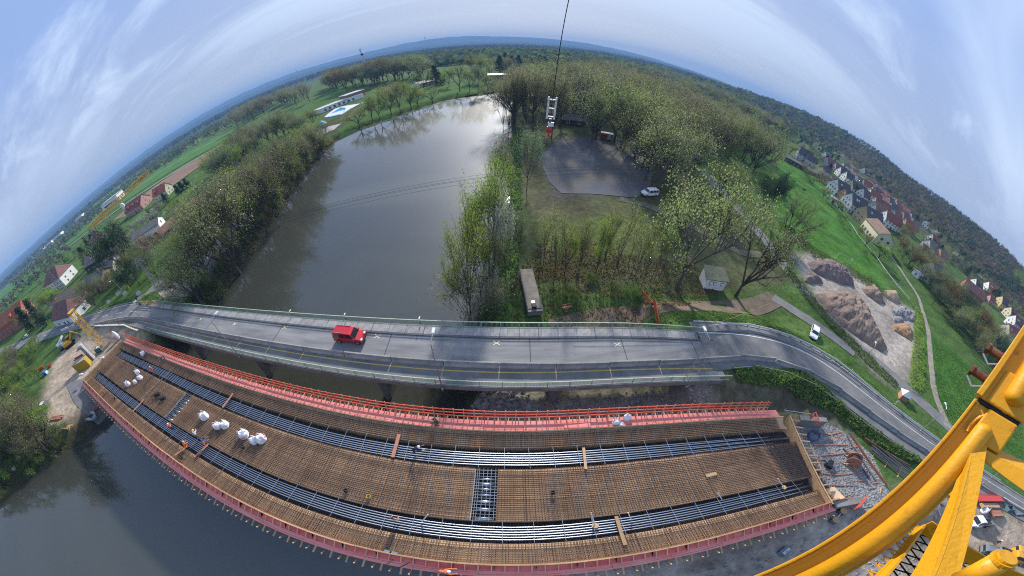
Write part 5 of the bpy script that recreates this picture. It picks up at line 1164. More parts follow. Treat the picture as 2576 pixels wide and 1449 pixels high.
# pool house, pool and pavilion on the far bank
c5_ = lambda x, y: gat(*crop(1080, 300, 400, 2576, x, y))
x_, y_, z_ = c5_(600, 570); t = thing('pool_house', (x_+8, y_+12, z_), 'low white pool house with flat roofs and a brown upper block', 'building', R(62))
MB().box((-13, 0, 1.7), (26, 9, 3.4)).box((8, 0, 1.9), (16, 10, 3.8)).build('wall', WH, t); MB().box((11, 2, 3.6), (18, 9, 5)).build('upper_block', mat('rust_cladding', (.27, .14, .09), .8), t)
MB().box((-13, 0, 3.55), (27, 10, .3)).box((11, 2, 6.2), (19, 10, .3)).build('roof', GY, t)
for i in range(7): obj('window', WINS['b'], t, (-22+4.5*i, -4.55-(.5 if i > 4 else 0), 1.6), math.pi)
pw = mat('pool_water', (.06, .36, .62), .08, spec=.5); pt = mat('pool_tiles', (.55, .60, .60), .6)
def c5p(q): return [c5_(*p)[:2] for p in q]
pool = thing('swimming_pool', (*c5_(800, 600)[:2], 0), 'swimming pool with bright blue water before the white pool house', 'pool')
o = polysheet('pool_deck', c5p([(480, 760), (560, 690), (720, 570), (860, 520), (1350, 440), (1400, 400), (1100, 560), (900, 690), (560, 760)]), pt, .16, 3, None)
o.parent = pool; o.matrix_parent_inverse = Matrix.Translation(-pool.location)
o = polysheet('pool_water', c5p([(640, 680), (860, 535), (980, 545), (960, 590), (760, 640)]), pw, .24, 3, None); o.parent = pool; o.matrix_parent_inverse = Matrix.Translation(-pool.location)
o = polysheet('pool_water', c5p([(580, 745), (880, 680), (900, 700), (600, 765)]), pw, .24, 3, None); o.parent = pool; o.matrix_parent_inverse = Matrix.Translation(-pool.location)
polysheet('sand_court', c5p([(180, 1215), (360, 1080), (560, 980), (880, 905), (720, 1040), (520, 1140)]), mat('court_sand', (.42, .38, .36), .95, (.32, .29, .27), .5), .16, 2.5)
t = thing('slide', c5_(440, 940), 'turquoise water slide roof by the sand court', 'slide'); MB().lathe([(3, 0), (3, .6), (1.6, 2.4), (.3, 3)], (0, 0, 0), 10).build('tent_roof', mat('turquoise', (.10, .42, .45), .5), t); MB().tube([(0, 0, 0), (0, 0, 3)], .15, 6).build('pole', m_steel, t)
t = thing('playground_frame', c5_(90, 1110), 'wooden climbing frame left of the sand court', 'climbing frame')
MB().bar((-3, 0, 0), (-1, 0, 3.5), .3, .3).bar((1, 0, 3.5), (3, 0, 0), .3, .3).bar((-1, 0, 3.5), (6, 2, 3), .3, .3).build('beam', m_tan, t); MB().box((0, 0, 2.0), (3, 2.5, .2)).build('platform', m_tan, t)
x_, y_, z_ = gat(*crop(1300, 120, 600, 2576, 910, 800)); house('pavilion', (x_, y_+4, z_), 60, 22, 8, 3.2, 1.2, WH, RB, 'long low pavilion with white walls and brown roof behind the tall bare tree', 'pavilion', center=True, fl=1, chim=0, nw=7)
x_, y_, z_ = gat(*crop(1300, 120, 600, 2576, 2120, 700)); t = thing('sports_hall', (x_, y_+6, z_), 'long hall with gleaming white flat roof at the far end of the water', 'hall', R(2))
MB().box((0, 0, 1.9), (20, 9, 3.8)).build('wall', m_wood, t); MB().box((0, 0, 4.1), (24, 12, .5)).build('roof', mat('white_membrane', (.85, .85, .85), .4), t)
for i in range(5): obj('window', WINS['b'], t, (-8+4*i, -4.55, 1.9), math.pi)
# chimney mast (tall telecom pole) behind the pool
x_, y_, z_ = gat(938, 212); H_ = top_h((x_, y_, z_), 918, 120)
t = thing('telecom_mast', (x_, y_, z_), 'tall pale telecom mast with antennas rising behind the pool', 'mast')
MB().tube([(0, 0, 0), (0, 0, H_*.8), (0, 0, H_)], [.9, .7, .4], 10).build('pole', mat('mast_grey', (.5, .52, .54), .6), t); MB().lathe([(1.1, 0), (1.1, 3)], (0, 0, H_-3), 10).build('antenna', m_white, t); MB().lathe([(1.1, 0), (1.4, 2)], (0, 0, H_*.82), 10).build('platform', m_black, t)
# yard with pavilion in the park (right of the water)
polysheet('park_yard', [gat(*q)[:2] for q in [(1362, 392), (1400, 358), (1480, 346), (1555, 356), (1615, 392), (1642, 432), (1636, 478), (1600, 498), (1500, 489), (1412, 487), (1382, 458), (1366, 424)]], mat('yard_surface', (0.105, 0.11, 0.13), 0.95, (0.15, 0.135, 0.115), 0.16, spec=.05, detail=3), .1, 2)
x_, y_, z_ = gat(1440, 315); house('park_hut', (x_, y_+2, z_), 2, 9, 6, 2.6, 1.6, m_wood, RG, 'dark wooden hut with grey roof at the back of the park yard', 'hut', center=True, fl=1, nw=2, gw=1, chim=0)
x_, y_, z_ = gat(1523, 352); t = thing('red_wagon', (x_, y_, z_), 'red wooden site wagon with white roof beside the twin stemmed tree', 'wagon', R(-12))
MB().box((0, 0, 1.7), (4.0, 2.1, 2.1)).build('body', mat('wagon_red', (.30, .035, .03), .6, (.22, .03, .03), 2), t); MB().box((0, 0, 2.85), (4.3, 2.4, .2)).box((0, 0, 2.98), (3.6, 1.6, .12)).build('roof', m_white, t); MB().box((1.0, -1.07, 1.6), (1.3, .06, 1.8)).build('door', mat('door_grey', (.4, .36, .34), .7), t)
for sx in (-1.2, 1.2):
    for sy in (-.95, .95): MB().tube([(sx, sy-.08, .35), (sx, sy+.08, .35)], .35, 12).build('wheel', m_black, t)
MB().bar((-2, 0, .5), (-3.4, 0, .4), .12, .1).build('drawbar', m_steel, t)
for px, py, lb, c_ in [(1745, 398, 'dark blue small container in the park wood', (.07, .10, .20)), (1600, 378, 'grey canvas trailer tent under the park trees', (.36, .40, .36))]:
    x_, y_, z_ = gat(px, py); t = thing('park_container', (x_, y_, z_), lb, 'container', R(-25)); MB().box((0, 0, 1.3), (4.5, 2.4, 2.4)).build('body', mat('cont_%d' % px, c_, .6), t); MB().box((0, 0, 2.56), (4.7, 2.6, .12)).build('roof', GY, t)
# graffiti shed
x_, y_, z_ = gat(*crop(1824, 684, 912, 1932, 1530, 730)); t = thing('graffiti_shed', (x_-.4, y_+1.2, z_), 'small white shed with dark graffiti and mossy roof under the huge tree', 'shed', R(-8))
MB().box((0, 0, 1.2), (4.2, 3.0, 2.6)).build('wall', WH, t)
MB().add([(-2.4, -1.8, 2.4), (2.4, -1.8, 2.4), (2.4, 1.8, 3.0), (-2.4, 1.8, 3.0), (-2.4, -1.8, 2.55), (2.4, -1.8, 2.55), (2.4, 1.8, 3.15), (-2.4, 1.8, 3.15)], [(3, 2, 1, 0), (4, 5, 6, 7), (0, 1, 5, 4), (1, 2, 6, 5), (2, 3, 7, 6), (3, 0, 4, 7)]).build('roof', mat('moss_roof', (.15, .16, .12), .9, (.09, .10, .06), 1), t)
g_ = MB()
for cx_, r0_ in ((-1.1, .38), (-.3, .3), (1.35, .34)):
    pp = [(cx_+r0_*math.cos(a_)*(1+.25*math.sin(3*a_)), -1.54, 1.5+r0_*1.2*math.sin(a_)) for a_ in np.linspace(.4, 5.6, 12)]; g_.tube(pp, .04, 4)
g_.build('graffiti', m_black, t)['kind'] = 'stuff'
# soccer goal, floodlights, field posts
def goal(p, az, w, h, lb, mm):
    t = thing('soccer_goal', p, lb, 'goal', az); MB().tube([(-w/2, 0, 0), (-w/2, 0, h), (w/2, 0, h), (w/2, 0, 0)], .07, 6).build('frame', mm, t); MB().tube([(-w/2, 0, h), (-w/2, 1.4, 0)], .04, 5).tube([(w/2, 0, h), (w/2, 1.4, 0)], .04, 5).tube([(-w/2, 1.4, 0), (w/2, 1.4, 0)], .04, 5).build('net_stay', mm, t)
p0 = gat(*crop(2736, 684, 912, 1932, 505, 500)); p1 = gat(*crop(2736, 684, 912, 1932, 617, 545)); m_green = mat('green_goal', (.10, .36, .20), .6)
goal(((p0[0]+p1[0])/2, (p0[1]+p1[1])/2, p0[2]), math.atan2(p1[1]-p0[1], p1[0]-p0[0]), 7.3, 2.44, 'white soccer goal on the near end of the sports field', m_white)
for (x, y, n) in ((1040, 715, 'nearer'), (940, 575, 'farther')):
    goal(gat(*crop(2736, 684, 912, 1932, x, y)), R(60), 3.0, 2.0, 'small green training goal beside the field path, the %s one' % n, m_green)
def pole(base, top, lb, kind='floodlight_mast'):
    x, y, z = gat(*base); h = top_h((x, y, z), *top); t = thing(kind, (x, y, z), lb, 'mast'); MB().tube([(0, 0, 0), (0, 0, h)], [.14, .08], 7).build('pole', m_steel, t); MB().box((0, 0, h+.2), (1.3, .5, .5)).build('floodlight', m_black, t)
pole(crop(2736, 684, 912, 1932, 965, 725), crop(2736, 684, 912, 1932, 1110, 480), 'grey floodlight mast at the near corner of the sports field beside the heaps')
pole(crop(2780, 540, 480, 1932, 75, 945), crop(2780, 540, 480, 1932, 285, 515), 'green floodlight mast at the park side of the sports field')
# field fence line (pale rail) along the village side
fp = [gat(*crop(2780, 540, 480, 1932, *q)) for q in [(560, 530), (640, 610), (730, 720), (820, 830), (920, 960), (1010, 1070), (1100, 1220), (1200, 1340), (1290, 1449)]]+[gat(*crop(2736, 684, 912, 1932, *q)) for q in [(780, 455), (870, 590), (965, 715), (1060, 820)]]
t = thing('field_fence', (0, 0, 0), 'pale rail fence along the village side of the sports field', 'fence')
for p, q in zip(fp[:-1], fp[1:]):
    MB().bar(Vector(p)+Vector((0, 0, 1.0)), Vector(q)+Vector((0, 0, 1.0)), .12, .14).build('rail', m_white, t)
    for k in range(4):
        s = Vector(p).lerp(Vector(q), k/4); MB().bar(s, s+Vector((0, 0, 1.1)), .1, .1).build('post', m_white, t)
# ------------------------------------------------------------ vehicles
m_tyre = mat('tyre', (.018, .018, .02), .8); m_rim = mat('alloy_rim', (.45, .46, .47), .35, metal=.8); m_cglass = mat('car_glass', (.015, .02, .026), .06, spec=.7); m_plastic = mat('black_plastic', (.03, .03, .032), .6); m_lens = mat('headlight_lens', (.75, .77, .8), .1, spec=.7); m_tail = mat('tail_lamp', (.35, .02, .02), .3)
def paint(n, c): return mat('car_paint_'+n, c, .28, spec=.55)
PROF = {
 'van': ([(-.5, .17), (-.5, .50), (-.487, .90), (-.455, .985), (-.15, 1.0), (.08, .985), (.155, .93), (.285, .60), (.43, .52), (.487, .42), (.5, .17)], (.155, .93, .285, .60), [(-.44, -.27), (-.245, -.06), (-.035, .20)]),
 'hatch': ([(-.5, .2), (-.495, .52), (-.42, .86), (-.33, .96), (-.02, 1.0), (.10, .95), (.26, .645), (.43, .54), (.49, .42), (.5, .2)], (.10, .95, .26, .645), [(-.36, -.16), (-.14, .16)]),
 'suv': ([(-.5, .2), (-.495, .55), (-.45, .92), (-.36, .985), (.0, 1.0), (.10, .95), (.24, .64), (.45, .58), (.495, .45), (.5, .2)], (.10, .95, .24, .64), [(-.40, -.22), (-.2, -.02), (.0, .17)]),
 'cab': ([(-.06, .2), (-.06, .9), (-.03, .985), (.12, 1.0), (.20, .95), (.31, .62), (.45, .56), (.495, .45), (.5, .2)], (.20, .95, .31, .62), [(-.02, .24)]),
}
def car(name, pos, az, L, W, H, pm, kind, label, cat='car', bed=None, bars=False):
    out, ws, sw = PROF[kind]; t = thing(name, pos, label, cat, az)
    belt = .60; hw = lambda z: W/2*(1-.02*(1-min(1, z/.5)) if z < belt else 1-.20*((z-belt)/(1-belt))**1.1)
    b = MB(); n = len(out); V = []
    for s in (-1, 1):
        for x, z in out: V.append((x*L, s*hw(z)*(.93 if abs(x) > .47 else 1), z*H))
    F = [tuple(range(n)), tuple(range(n, 2*n))[::-1]]+[(i, i+n, (i+1) % n+n, (i+1) % n) for i in range(n)]
    b.add(V, F); body = b.build('body', pm, t)
    md = body.modifiers.new('bevel', 'BEVEL'); md.width = .05; md.segments = 2; md.limit_method = 'ANGLE'; md.angle_limit = R(40)
    x0, z0, x1, z1 = ws; e = .014
    nrm = Vector((z0-z1, 0, x1-x0)).normalized()*e
    def q(x, z, k=.90): return [(x*L+nrm.x, s*hw(z)*k, z*H+nrm.z) for s in (-1, 1)]
    a, c = q(x0+(x1-x0)*.1, z0+(z1-z0)*.1), q(x0+(x1-x0)*.93, z0+(z1-z0)*.93)
    MB().add([a[0], a[1], c[1], c[0]], [(0, 1, 2, 3)]).build('windscreen', m_cglass, t)
    for s in (-1, 1):
        for (u, v) in sw:
            last = v == sw[-1][1]; zt, zb = .925, .635; vt = v-(.055 if last else 0); vb = v+(.045 if last else 0)
            P = [(u*L, s*(hw(zb)+.012), zb*H), (vb*L, s*(hw(zb)+.012), zb*H), (vt*L, s*(hw(zt)+.012), zt*H), (u*L, s*(hw(zt)+.012), zt*H)]
            MB().add(P, [(0, 1, 2, 3) if s < 0 else (3, 2, 1, 0)]).build('side_window', m_cglass, t)
    if kind != 'cab':
        xr_ = out[1][0]*L-.012; MB().add([(xr_-.0, -hw(.65)*.82, .62*H), (xr_, hw(.65)*.82, .62*H), ((out[2][0])*L-.012, hw(.88)*.84, .87*H), ((out[2][0])*L-.012, -hw(.88)*.84, .87*H)], [(0, 1, 2, 3)]).build('rear_window', m_cglass, t)
    r = .31 if L < 4.6 else .36
    for x in (-.315*L, .315*L):
        for s in (-1, 1):
            y = s*(W/2-.09); w = MB().lathe([(r*.7, -.1), (r, -.09), (r, .09), (r*.7, .1)], (0, 0, 0), 18)
            w.v = [(a, c_, b_) for a, b_, c_ in w.v]; w.v = [(x+p[0], y+p[1], r+p[2]) for p in w.v]; wo = w.build('wheel', m_tyre, t, smooth=False)
            w = MB().lathe([(r*.62, 0), (r*.55, .03), (.05, .015)], (0, 0, 0), 12); w.v = [(x+p[0], y+s*(.10+p[2]*.6), r+p[1]) for p in w.v]; w.build('rim', m_rim, wo)
    for s in (-1, 1):
        MB().box((L*.472, s*W*.34, .50*H*.98), (.2, W*.2, .16)).build('headlight', m_lens, t)
        if kind != 'cab': MB().box((-L*.493, s*W*.41, .52*H), (.08, .14, .34)).build('tail_light', m_tail, t)
        MB().box((x1*L-.12, s*(W/2+.09), .64*H), (.12, .2, .16)).build('mirror', pm, t)
    MB().box((L*.487, 0, .25*H), (.14, W*.94, .22)).build('bumper', m_plastic, t)
    if kind != 'cab': MB().box((-L*.487, 0, .25*H), (.14, W*.94, .22)).build('bumper', m_plastic, t)
    MB().box((0, 0, .2*H), (L*.93, W*.9, .12)).build('underbody', m_plastic, t)
    if bars:
        for s in (-1, 1): MB().bar((-L*.4, s*hw(.98)*.9, H*1.02), (L*.06, s*hw(.98)*.9, H*1.02), .04, .05).build('roof_rail', m_rim, t)
    if bed:
        bm_ = MB(); xa, xb = -L*.5, -L*.075; zz = .42*H
        MB().box(((xa+xb)/2, 0, zz), (xb-xa, W*.98, .1)).build('load_bed', m_plastic, t)
        for s in (-1, 1): MB().box(((xa+xb)/2, s*W*.48, zz+.22), (xb-xa, .05, .42)).build('side_board', bed, t)
        MB().box((xa+.02, 0, zz+.22), (.05, W*.96, .42)).build('tailgate', bed, t)
        MB().box(((xa+xb)/2, 0, .3*H), (xb-xa, W*.5, .2)).build('chassis', m_plastic, t)
    return t
car('van', (-19.0, 22.05, 6.0), 0, 4.05, 1.68, 1.85, paint('red', (.50, .018, .028)), 'van', 'red compact van driving right across the old bridge', 'van', bars=True)
q = crop(2736, 684, 912, 1932, 338, 1075); x_, y_, z_ = gat(*q); car('parked_car', (x_, y_, z_+.02), math.atan2(-3.2, -4.2), 4.3, 1.75, 1.5, paint('white', (.78, .79, .8)), 'hatch', 'white car parked on the grass slope between the two right roads')
q = crop(0, 684, 912, 1932, 200, 1095); x_, y_, z_ = at(*q, 5.0); car('car', (x_, y_, tz1(x_, y_)+.1), R(215), 4.3, 1.75, 1.5, paint('silver', (.6, .62, .65)), 'hatch', 'silver white car on the left road near the side turning')
x_, y_, z_ = gat(1632, 492); car('parked_van', (x_, y_, z_+.1), R(200), 4.8, 1.9, 2.0, paint('white', (.78, .79, .8)), 'van', 'white van parked at the right corner of the park yard', 'van')
c6 = lambda x, y: gat(*crop(3250, 1640, 398, 1400, x, y))
x_, y_, z_ = c6(790, 800); car('pickup', (x_, y_, z_), math.atan2(3.4, -3.3), 5.3, 1.95, 2.0, paint('white', (.78, .79, .8)), 'cab', 'white pickup truck with open load bed on the right building site', 'pickup', bed=m_steel)
x_, y_, z_ = c6(985, 1200); car('parked_car', (x_, y_, z_), math.atan2(-3.0, .4), 4.6, 1.85, 1.7, paint('grey', (.16, .18, .2)), 'suv', 'dark grey estate car parked next to the yellow truck', bars=True)
x_, y_, z_ = c6(1220, 1230); car('site_truck', (x_, y_, z_), math.atan2(-3.0, .3), 5.0, 1.95, 2.0, paint('orange_yellow', (.62, .30, .02)), 'cab', 'yellow site truck with a tipping bed parked beside the grey car', 'truck', bed=m_steel)
x_, y_, z_ = c6(1400, 1230); car('site_truck', (x_, y_, z_), math.atan2(-3.0, .3), 5.4, 2.0, 2.1, paint('orange_yellow', (.62, .30, .02)), 'van', 'yellow site van cut off by the picture edge', 'van')

# ------------------------------------------------------------ people
m_skin = mat('skin', (.50, .30, .21), .6); m_boot = mat('boot', (.04, .03, .025), .8)
def body_mesh(pose):
    J = {}; E = []
    hip = .95
    J['pelvis'] = (0, 0, hip); lean, knee, arms = {'stand': (.05, 0, .25), 'bend': (1.15, .25, 1.0), 'kneel': (.6, 1.1, .8), 'walk': (.1, .15, .4)}[pose]
    f = lambda base, l, a: (base[0], base[1]+l*math.sin(a), base[2]+l*math.cos(a))
    if pose == 'kneel': J['pelvis'] = (0, 0, .50)
    if pose == 'bend': J['pelvis'] = (0, -.12, .88)
    J['waist'] = f(J['pelvis'], .18, lean*.6); J['chest'] = f(J['waist'], .27, lean); J['neck'] = f(J['chest'], .13, lean); J['headb'] = f(J['neck'], .09, lean*.6); J['head'] = f(J['headb'], .14, lean*.5)
    E += [('pelvis', 'waist'), ('waist', 'chest'), ('chest', 'neck'), ('neck', 'headb'), ('headb', 'head')]
    rad = {'pelvis': .15, 'waist': .14, 'chest': .16, 'neck': .065, 'headb': .085, 'head': .095}
    for s, nm in ((-1, 'l'), (1, 'r')):
        sw = (.28*s if pose == 'walk' else 0); h = J['pelvis']
        J[nm+'hip'] = (s*.10, h[1], h[2]-.06)
        if pose == 'kneel':
            J[nm+'knee'] = (s*.14, h[1]+.38, h[2]-.02 if s > 0 else .08); J[nm+'ank'] = (s*.13, h[1]+(.30 if s > 0 else -.10), .08); J[nm+'toe'] = (s*.13, J[nm+'ank'][1]+.17, .04)
        else:
            J[nm+'knee'] = (s*.11, h[1]+.07+sw*.7, .49); J[nm+'ank'] = (s*.12, h[1]*.4+sw*1.2, .09); J[nm+'toe'] = (s*.13, J[nm+'ank'][1]+.18, .04)
        c = J['chest']; J[nm+'sho'] = (s*.19, c[1]+.05*math.sin(lean), c[2]+.06*math.cos(lean))
        a = arms*(1 if pose != 'walk' else -s); J[nm+'elb'] = (s*.25, J[nm+'sho'][1]+.28*math.sin(a)+.02, J[nm+'sho'][2]-.28*math.cos(a)); b = a+.5
        J[nm+'wri'] = (s*.23, J[nm+'elb'][1]+.25*math.sin(b), J[nm+'elb'][2]-.25*math.cos(b)); J[nm+'palm'] = (s*.22, J[nm+'wri'][1]+.08*math.sin(b), J[nm+'wri'][2]-.08*math.cos(b))
        E += [('pelvis', nm+'hip'), (nm+'hip', nm+'knee'), (nm+'knee', nm+'ank'), (nm+'ank', nm+'toe'), ('chest', nm+'sho'), (nm+'sho', nm+'elb'), (nm+'elb', nm+'wri'), (nm+'wri', nm+'palm')]
        rad.update({nm+'hip': .105, nm+'knee': .07, nm+'ank': .055, nm+'toe': .045, nm+'sho': .075, nm+'elb': .052, nm+'wri': .036, nm+'palm': .038})
        for k in range(5):
            o = (k-1.5)*.02; ln = (.075, .085, .08, .062, .05)[k]
            if k == 4: o = -.045
            P = J[nm+'palm']; J[nm+'f%d' % k] = (P[0]+o, P[1]+ln*math.sin(b+.3), P[2]-ln*math.cos(b+.3)); E.append((nm+'palm', nm+'f%d' % k)); rad[nm+'f%d' % k] = .010
    names = list(J); me = bpy.data.meshes.new('body_'+pose); me.from_pydata([J[n] for n in names], [(names.index(a), names.index(b)) for a, b in E], [])
    o = bpy.data.objects.new('tmp', me); C.objects.link(o); md = o.modifiers.new('skin', 'SKIN'); md.use_smooth_shade = True
    sv_ = me.skin_vertices[0].data
    for i, n in enumerate(names): sv_[i].radius = (rad[n], rad[n]*(.75 if n in ('pelvis', 'waist', 'chest') else 1)); sv_[i].use_root = (n == 'pelvis')
    ss = o.modifiers.new('sub', 'SUBSURF'); ss.levels = 1
    dg = bpy.context.evaluated_depsgraph_get(); res = bpy.data.meshes.new_from_object(o.evaluated_get(dg)); bpy.data.objects.remove(o)
    def cls(n):
        if n in ('head', 'headb') or 'palm' in n or 'wri' in n or n[1:2] == 'f': return 2
        if 'hip' in n or 'knee' in n or n == 'pelvis': return 1
        if 'ank' in n or 'toe' in n: return 3
        return 0
    pts = [(Vector(J[n]), cls(n)) for n in names]+[((Vector(J[a])+Vector(J[b]))/2, cls(a)) for a, b in E]
    res.materials.clear()
    for k in range(4): res.materials.append(m_skin)
    for p in res.polygons: p.material_index = min(pts, key=lambda q: (q[0]-p.center).length)[1]; p.use_smooth = True
    return res, J
BODY = {p: body_mesh(p) for p in ('stand', 'bend', 'kneel', 'walk')}
def person(pos, az, pose, top, leg, helmet, label):
    me, J = BODY[pose]; me = me.copy(); cols = {'c'+str(top): top, 'c'+str(leg): leg}
    me.materials[0] = mat('cloth_%s' % (top,), top, .85); me.materials[1] = mat('cloth_%s' % (leg,), leg, .85); me.materials[3] = m_boot
    t = thing('person', pos, label, 'person', az); obj('body', me, t)
    h = J['head']
    if helmet: MB().lathe([(.14, -.02), (.145, .0), (.115, .03), (.105, .08), (.06, .125), (.01, .135)], (h[0], h[1], h[2]+.02), 12).build('helmet', mat('helmet_%s' % (helmet,), helmet, .4), t, smooth=True)
    else: MB().lathe([(.095, -.02), (.105, .03), (.09, .08), (.04, .115), (.01, .12)], (h[0], h[1]-.015, h[2]), 12).build('hair', mat('dark_hair', (.04, .03, .02), .8), t, smooth=True)
    for s in (-1, 1): MB().lathe([(.012, -.012), (.014, 0), (.002, .012)], (h[0]+s*.032, h[1]+.088, h[2]+.01), 6).build('eye', m_black, t)
    MB().add([(h[0]-.014, h[1]+.09, h[2]-.02), (h[0]+.014, h[1]+.09, h[2]-.02), (h[0], h[1]+.118, h[2]-.018), (h[0], h[1]+.092, h[2]+.02)], [(0, 1, 2), (1, 3, 2), (3, 0, 2)]).build('nose', m_skin, t)
    return t
HV, NAVY, BLU, GRY, RED_, TAN_, WHT = (.80, .16, .03), (.02, .025, .05), (.07, .16, .40), (.14, .14, .15), (.42, .05, .04), (.42, .33, .24), (.75, .75, .74)
DZ = 6.04
def onD(px, py, z=DZ): return at(px, py, z)
person(onD(392, 938), R(200), 'stand', HV, RED_, (.85, .55, .1), 'worker in orange vest and yellow helmet standing on the upper duct bundle at the left')
person(onD(418, 906), R(160), 'bend', NAVY, NAVY, None, 'worker in dark clothes bending at the far form edge at the left')
person(onD(266, 992), R(90), 'kneel', RED_, GRY, (.7, .08, .05), 'worker in red kneeling beside white sheets at the near left corner of the deck')
person(onD(441, 1083), R(80), 'bend', (.50, .10, .05), NAVY, WHT, 'worker with white helmet and dark red vest bending over the lower duct bundle')
person(onD(472, 1128), R(20), 'kneel', HV, HV, (.85, .45, .1), 'worker all in orange kneeling at the end of a red plank')
person(onD(519, 1118), R(-40), 'bend', BLU, HV, NAVY, 'worker in blue jacket and orange trousers bending by the lower ducts')
person(onD(503, 1102), R(60), 'bend', (.5, .52, .5), GRY, (.8, .7, .2), 'worker in pale grey jacket with yellow helmet crouched beside the worker in blue')
person(onD(1046, 1138), R(-70), 'bend', NAVY, NAVY, WHT, 'worker with white helmet and dark clothes crouched on the upper ducts by the red plank')
person(onD(1104, 1068, 6.05), R(90), 'kneel', (.05, .06, .04), (.10, .12, .06), None, 'worker in dark olive clothes kneeling on the red platform of the far side')
person(onD(1115, 1437, 5.98), R(-80), 'bend', (.72, .18, .07), (.6, .13, .05), WHT, 'worker in orange with white helmet on the near red walkway')
person(onD(1000, 1310), R(0), 'stand', (.36, .16, .13), TAN_, None, 'worker in faded red top and beige trousers standing at the lower ducts')
q = at(*crop(2736, 1368, 912, 1932, 945, 165), 5.4); person((q[0], q[1], 5.46), R(150), 'walk', (.36, .40, .38), (.30, .30, .32), None, 'pedestrian in grey walking along the right road near the pyramid roofed hut')
x_, y_, z_ = c6(1010, 1060); person((x_, y_, z_), R(120), 'walk', NAVY, (.06, .06, .07), WHT, 'worker in dark clothes with white helmet walking behind the grey car')
# tools left on the deck
for px, py, lb in ((397, 994, 'dark welding machine with cables near the grey plank'), (411, 1004, 'black rebar bundle lying beside the welding machine')):
    x_, y_, _ = onD(px, py); t = thing('site_tool', (x_, y_, 6.03), lb, 'tool', R(40)); MB().box((0, 0, .25), (1.0, .45, .5)).build('case', m_black, t); MB().tube([(-.5, 0, .1), (-1.1, .3, .05), (-1.6, .1, .05)], .04, 6).build('cable', m_black, t); MB().bar((.5, 0, .4), (1.1, .1, .7), .05, .05).build('handle', m_steel, t)
# ------------------------------------------------------------ bags, planks and small things on the deck
m_bag = mat('bag_fabric', (.80, .80, .82), .8, (.66, .66, .70), 1.2); m_bagred = mat('bag_print', (.6, .2, .25), .8)
def bagmesh(seed, w=1.0, h=.75):
    r = random.Random(seed); b = MB(); n, K = 18, 9
    for k in range(K):
        t = k/(K-1); rad = w*.52*(1-.02*k) if t < .55 else w*.52*(1-1.25*(t-.55))
        for i in range(n):
            a = 6.283*i/n; sq = 1/max(abs(math.cos(a)), abs(math.sin(a)))**.45
            rr = rad*sq*.88*(1+.13*mnoise.noise(Vector((math.cos(a)*1.5, math.sin(a)*1.5, t*2.5+seed*3)))+(.10*math.sin(a*5+seed)*t))
            b.v.append((rr*math.cos(a), rr*math.sin(a), h*t**.8*(1+.12*math.sin(a*2+seed)*t)))
    for k in range(K-1):
        for i in range(n): b.f.append((k*n+i, k*n+(i+1) % n, (k+1)*n+(i+1) % n, (k+1)*n+i)); b.m.append(0)
    b.f.append(tuple((K-1)*n+i for i in range(n))); b.m.append(0)
    return b.mesh('bag', m_bag)
BG = [bagmesh(s) for s in range(4)]
def bag(px, py, label, s=1.0, i=0, red=False, z=6.03):
    x, y, _ = at(px, py, z); t = thing('bulk_bag', (x, y, z), label, 'bag', rnd.uniform(0, 6)); s *= 1.08; t.scale = (s, s, s); obj('sack', BG[i % 4], t)
    for k in range(4):
        a = k*1.57+.78; MB().tube([(.4*math.cos(a), .4*math.sin(a), .6), (.3*math.cos(a+.4), .3*math.sin(a+.4), .98), (.4*math.cos(a+.8), .4*math.sin(a+.8), .6)], .03, 5).build('loop', m_bag, t)
    if red: MB().box((0, -.53, .36), (.4, .05, .26)).build('print', m_bagred, t)
for k, a in enumerate([(362, 892, 'white bulk bag standing alone at the far left beside the form edge', 1.0, 0), (347, 938, 'white bulk bag at the top of the heap of four at the left', .95, 1), (354, 952, 'white bulk bag on the right of the heap of four at the left', .95, 2), (323, 968, 'white bulk bag at the lower left of the heap of four', 1.0, 3), (342, 963, 'half empty white bag in the middle of the heap of four', .8, 1), (516, 1050, 'open topped white bulk bag alone on the mesh, left of the pairs', 1.15, 0), (549, 1074, 'white bulk bag with red print, left one of the first pair', 1.0, 2, True), (567, 1071, 'white bulk bag, right one of the first pair', 1.05, 3), (615, 1095, 'white bulk bag with red print standing between the two pairs', 1.15, 1, True), (641, 1110, 'white bulk bag, left one of the last pair', .95, 2), (659, 1107, 'white bulk bag with red print, right one of the last pair', 1.1, 0, True), (1549, 1064, 'white sack on the far red platform right of centre', .75, 1), (1577, 1052, 'white sack at the guard rail of the far red platform', .75, 2), (1562, 1072, 'small white sack at the inner edge of the far red platform', .6, 3)]): bag(*a)
def plank(p, q, label, m=m_pinkwood, w=.26, th=.05, z=6.12, name='plank'):
    a, b = Vector(at(*p, z)), Vector(at(*q, z)); mid = (a+b)/2; me = MB().bar(a-mid, b-mid, w, th).mesh('plank', m)
    o = obj(name, me, None, mid); tag(o, label, 'plank')
plank((335, 1034), (363, 1004), 'red plank laid over the lower ducts at the far left', z=6.12)
plank((560, 1025), (586, 990), 'red plank laid over the upper ducts left of the white bags')
plank((988, 1150), (1004, 1092), 'red plank laid across the upper ducts at the middle of the deck', w=.32)
plank((1468, 1126), (1474, 1180), 'tan plank laid across the upper ducts right of the opening', m_tan, w=.24)
plank((1550, 1298), (1573, 1371), 'tan plank laid across the lower ducts at the right', m_tan, w=.28)
plank((1776, 1197), (1803, 1191), 'short tan board lying alone on the mesh at the right', m_tan, w=.34)
plank((440, 1145), (474, 1122), 'red plank from the near edge to the kneeling orange worker')
plank((489, 1150), (524, 1117), 'red plank beside the worker in blue')
plank((368, 990), (437, 924), 'long thin grey pole laid across the deck at the left', m_steel, .07, .06, 6.2)
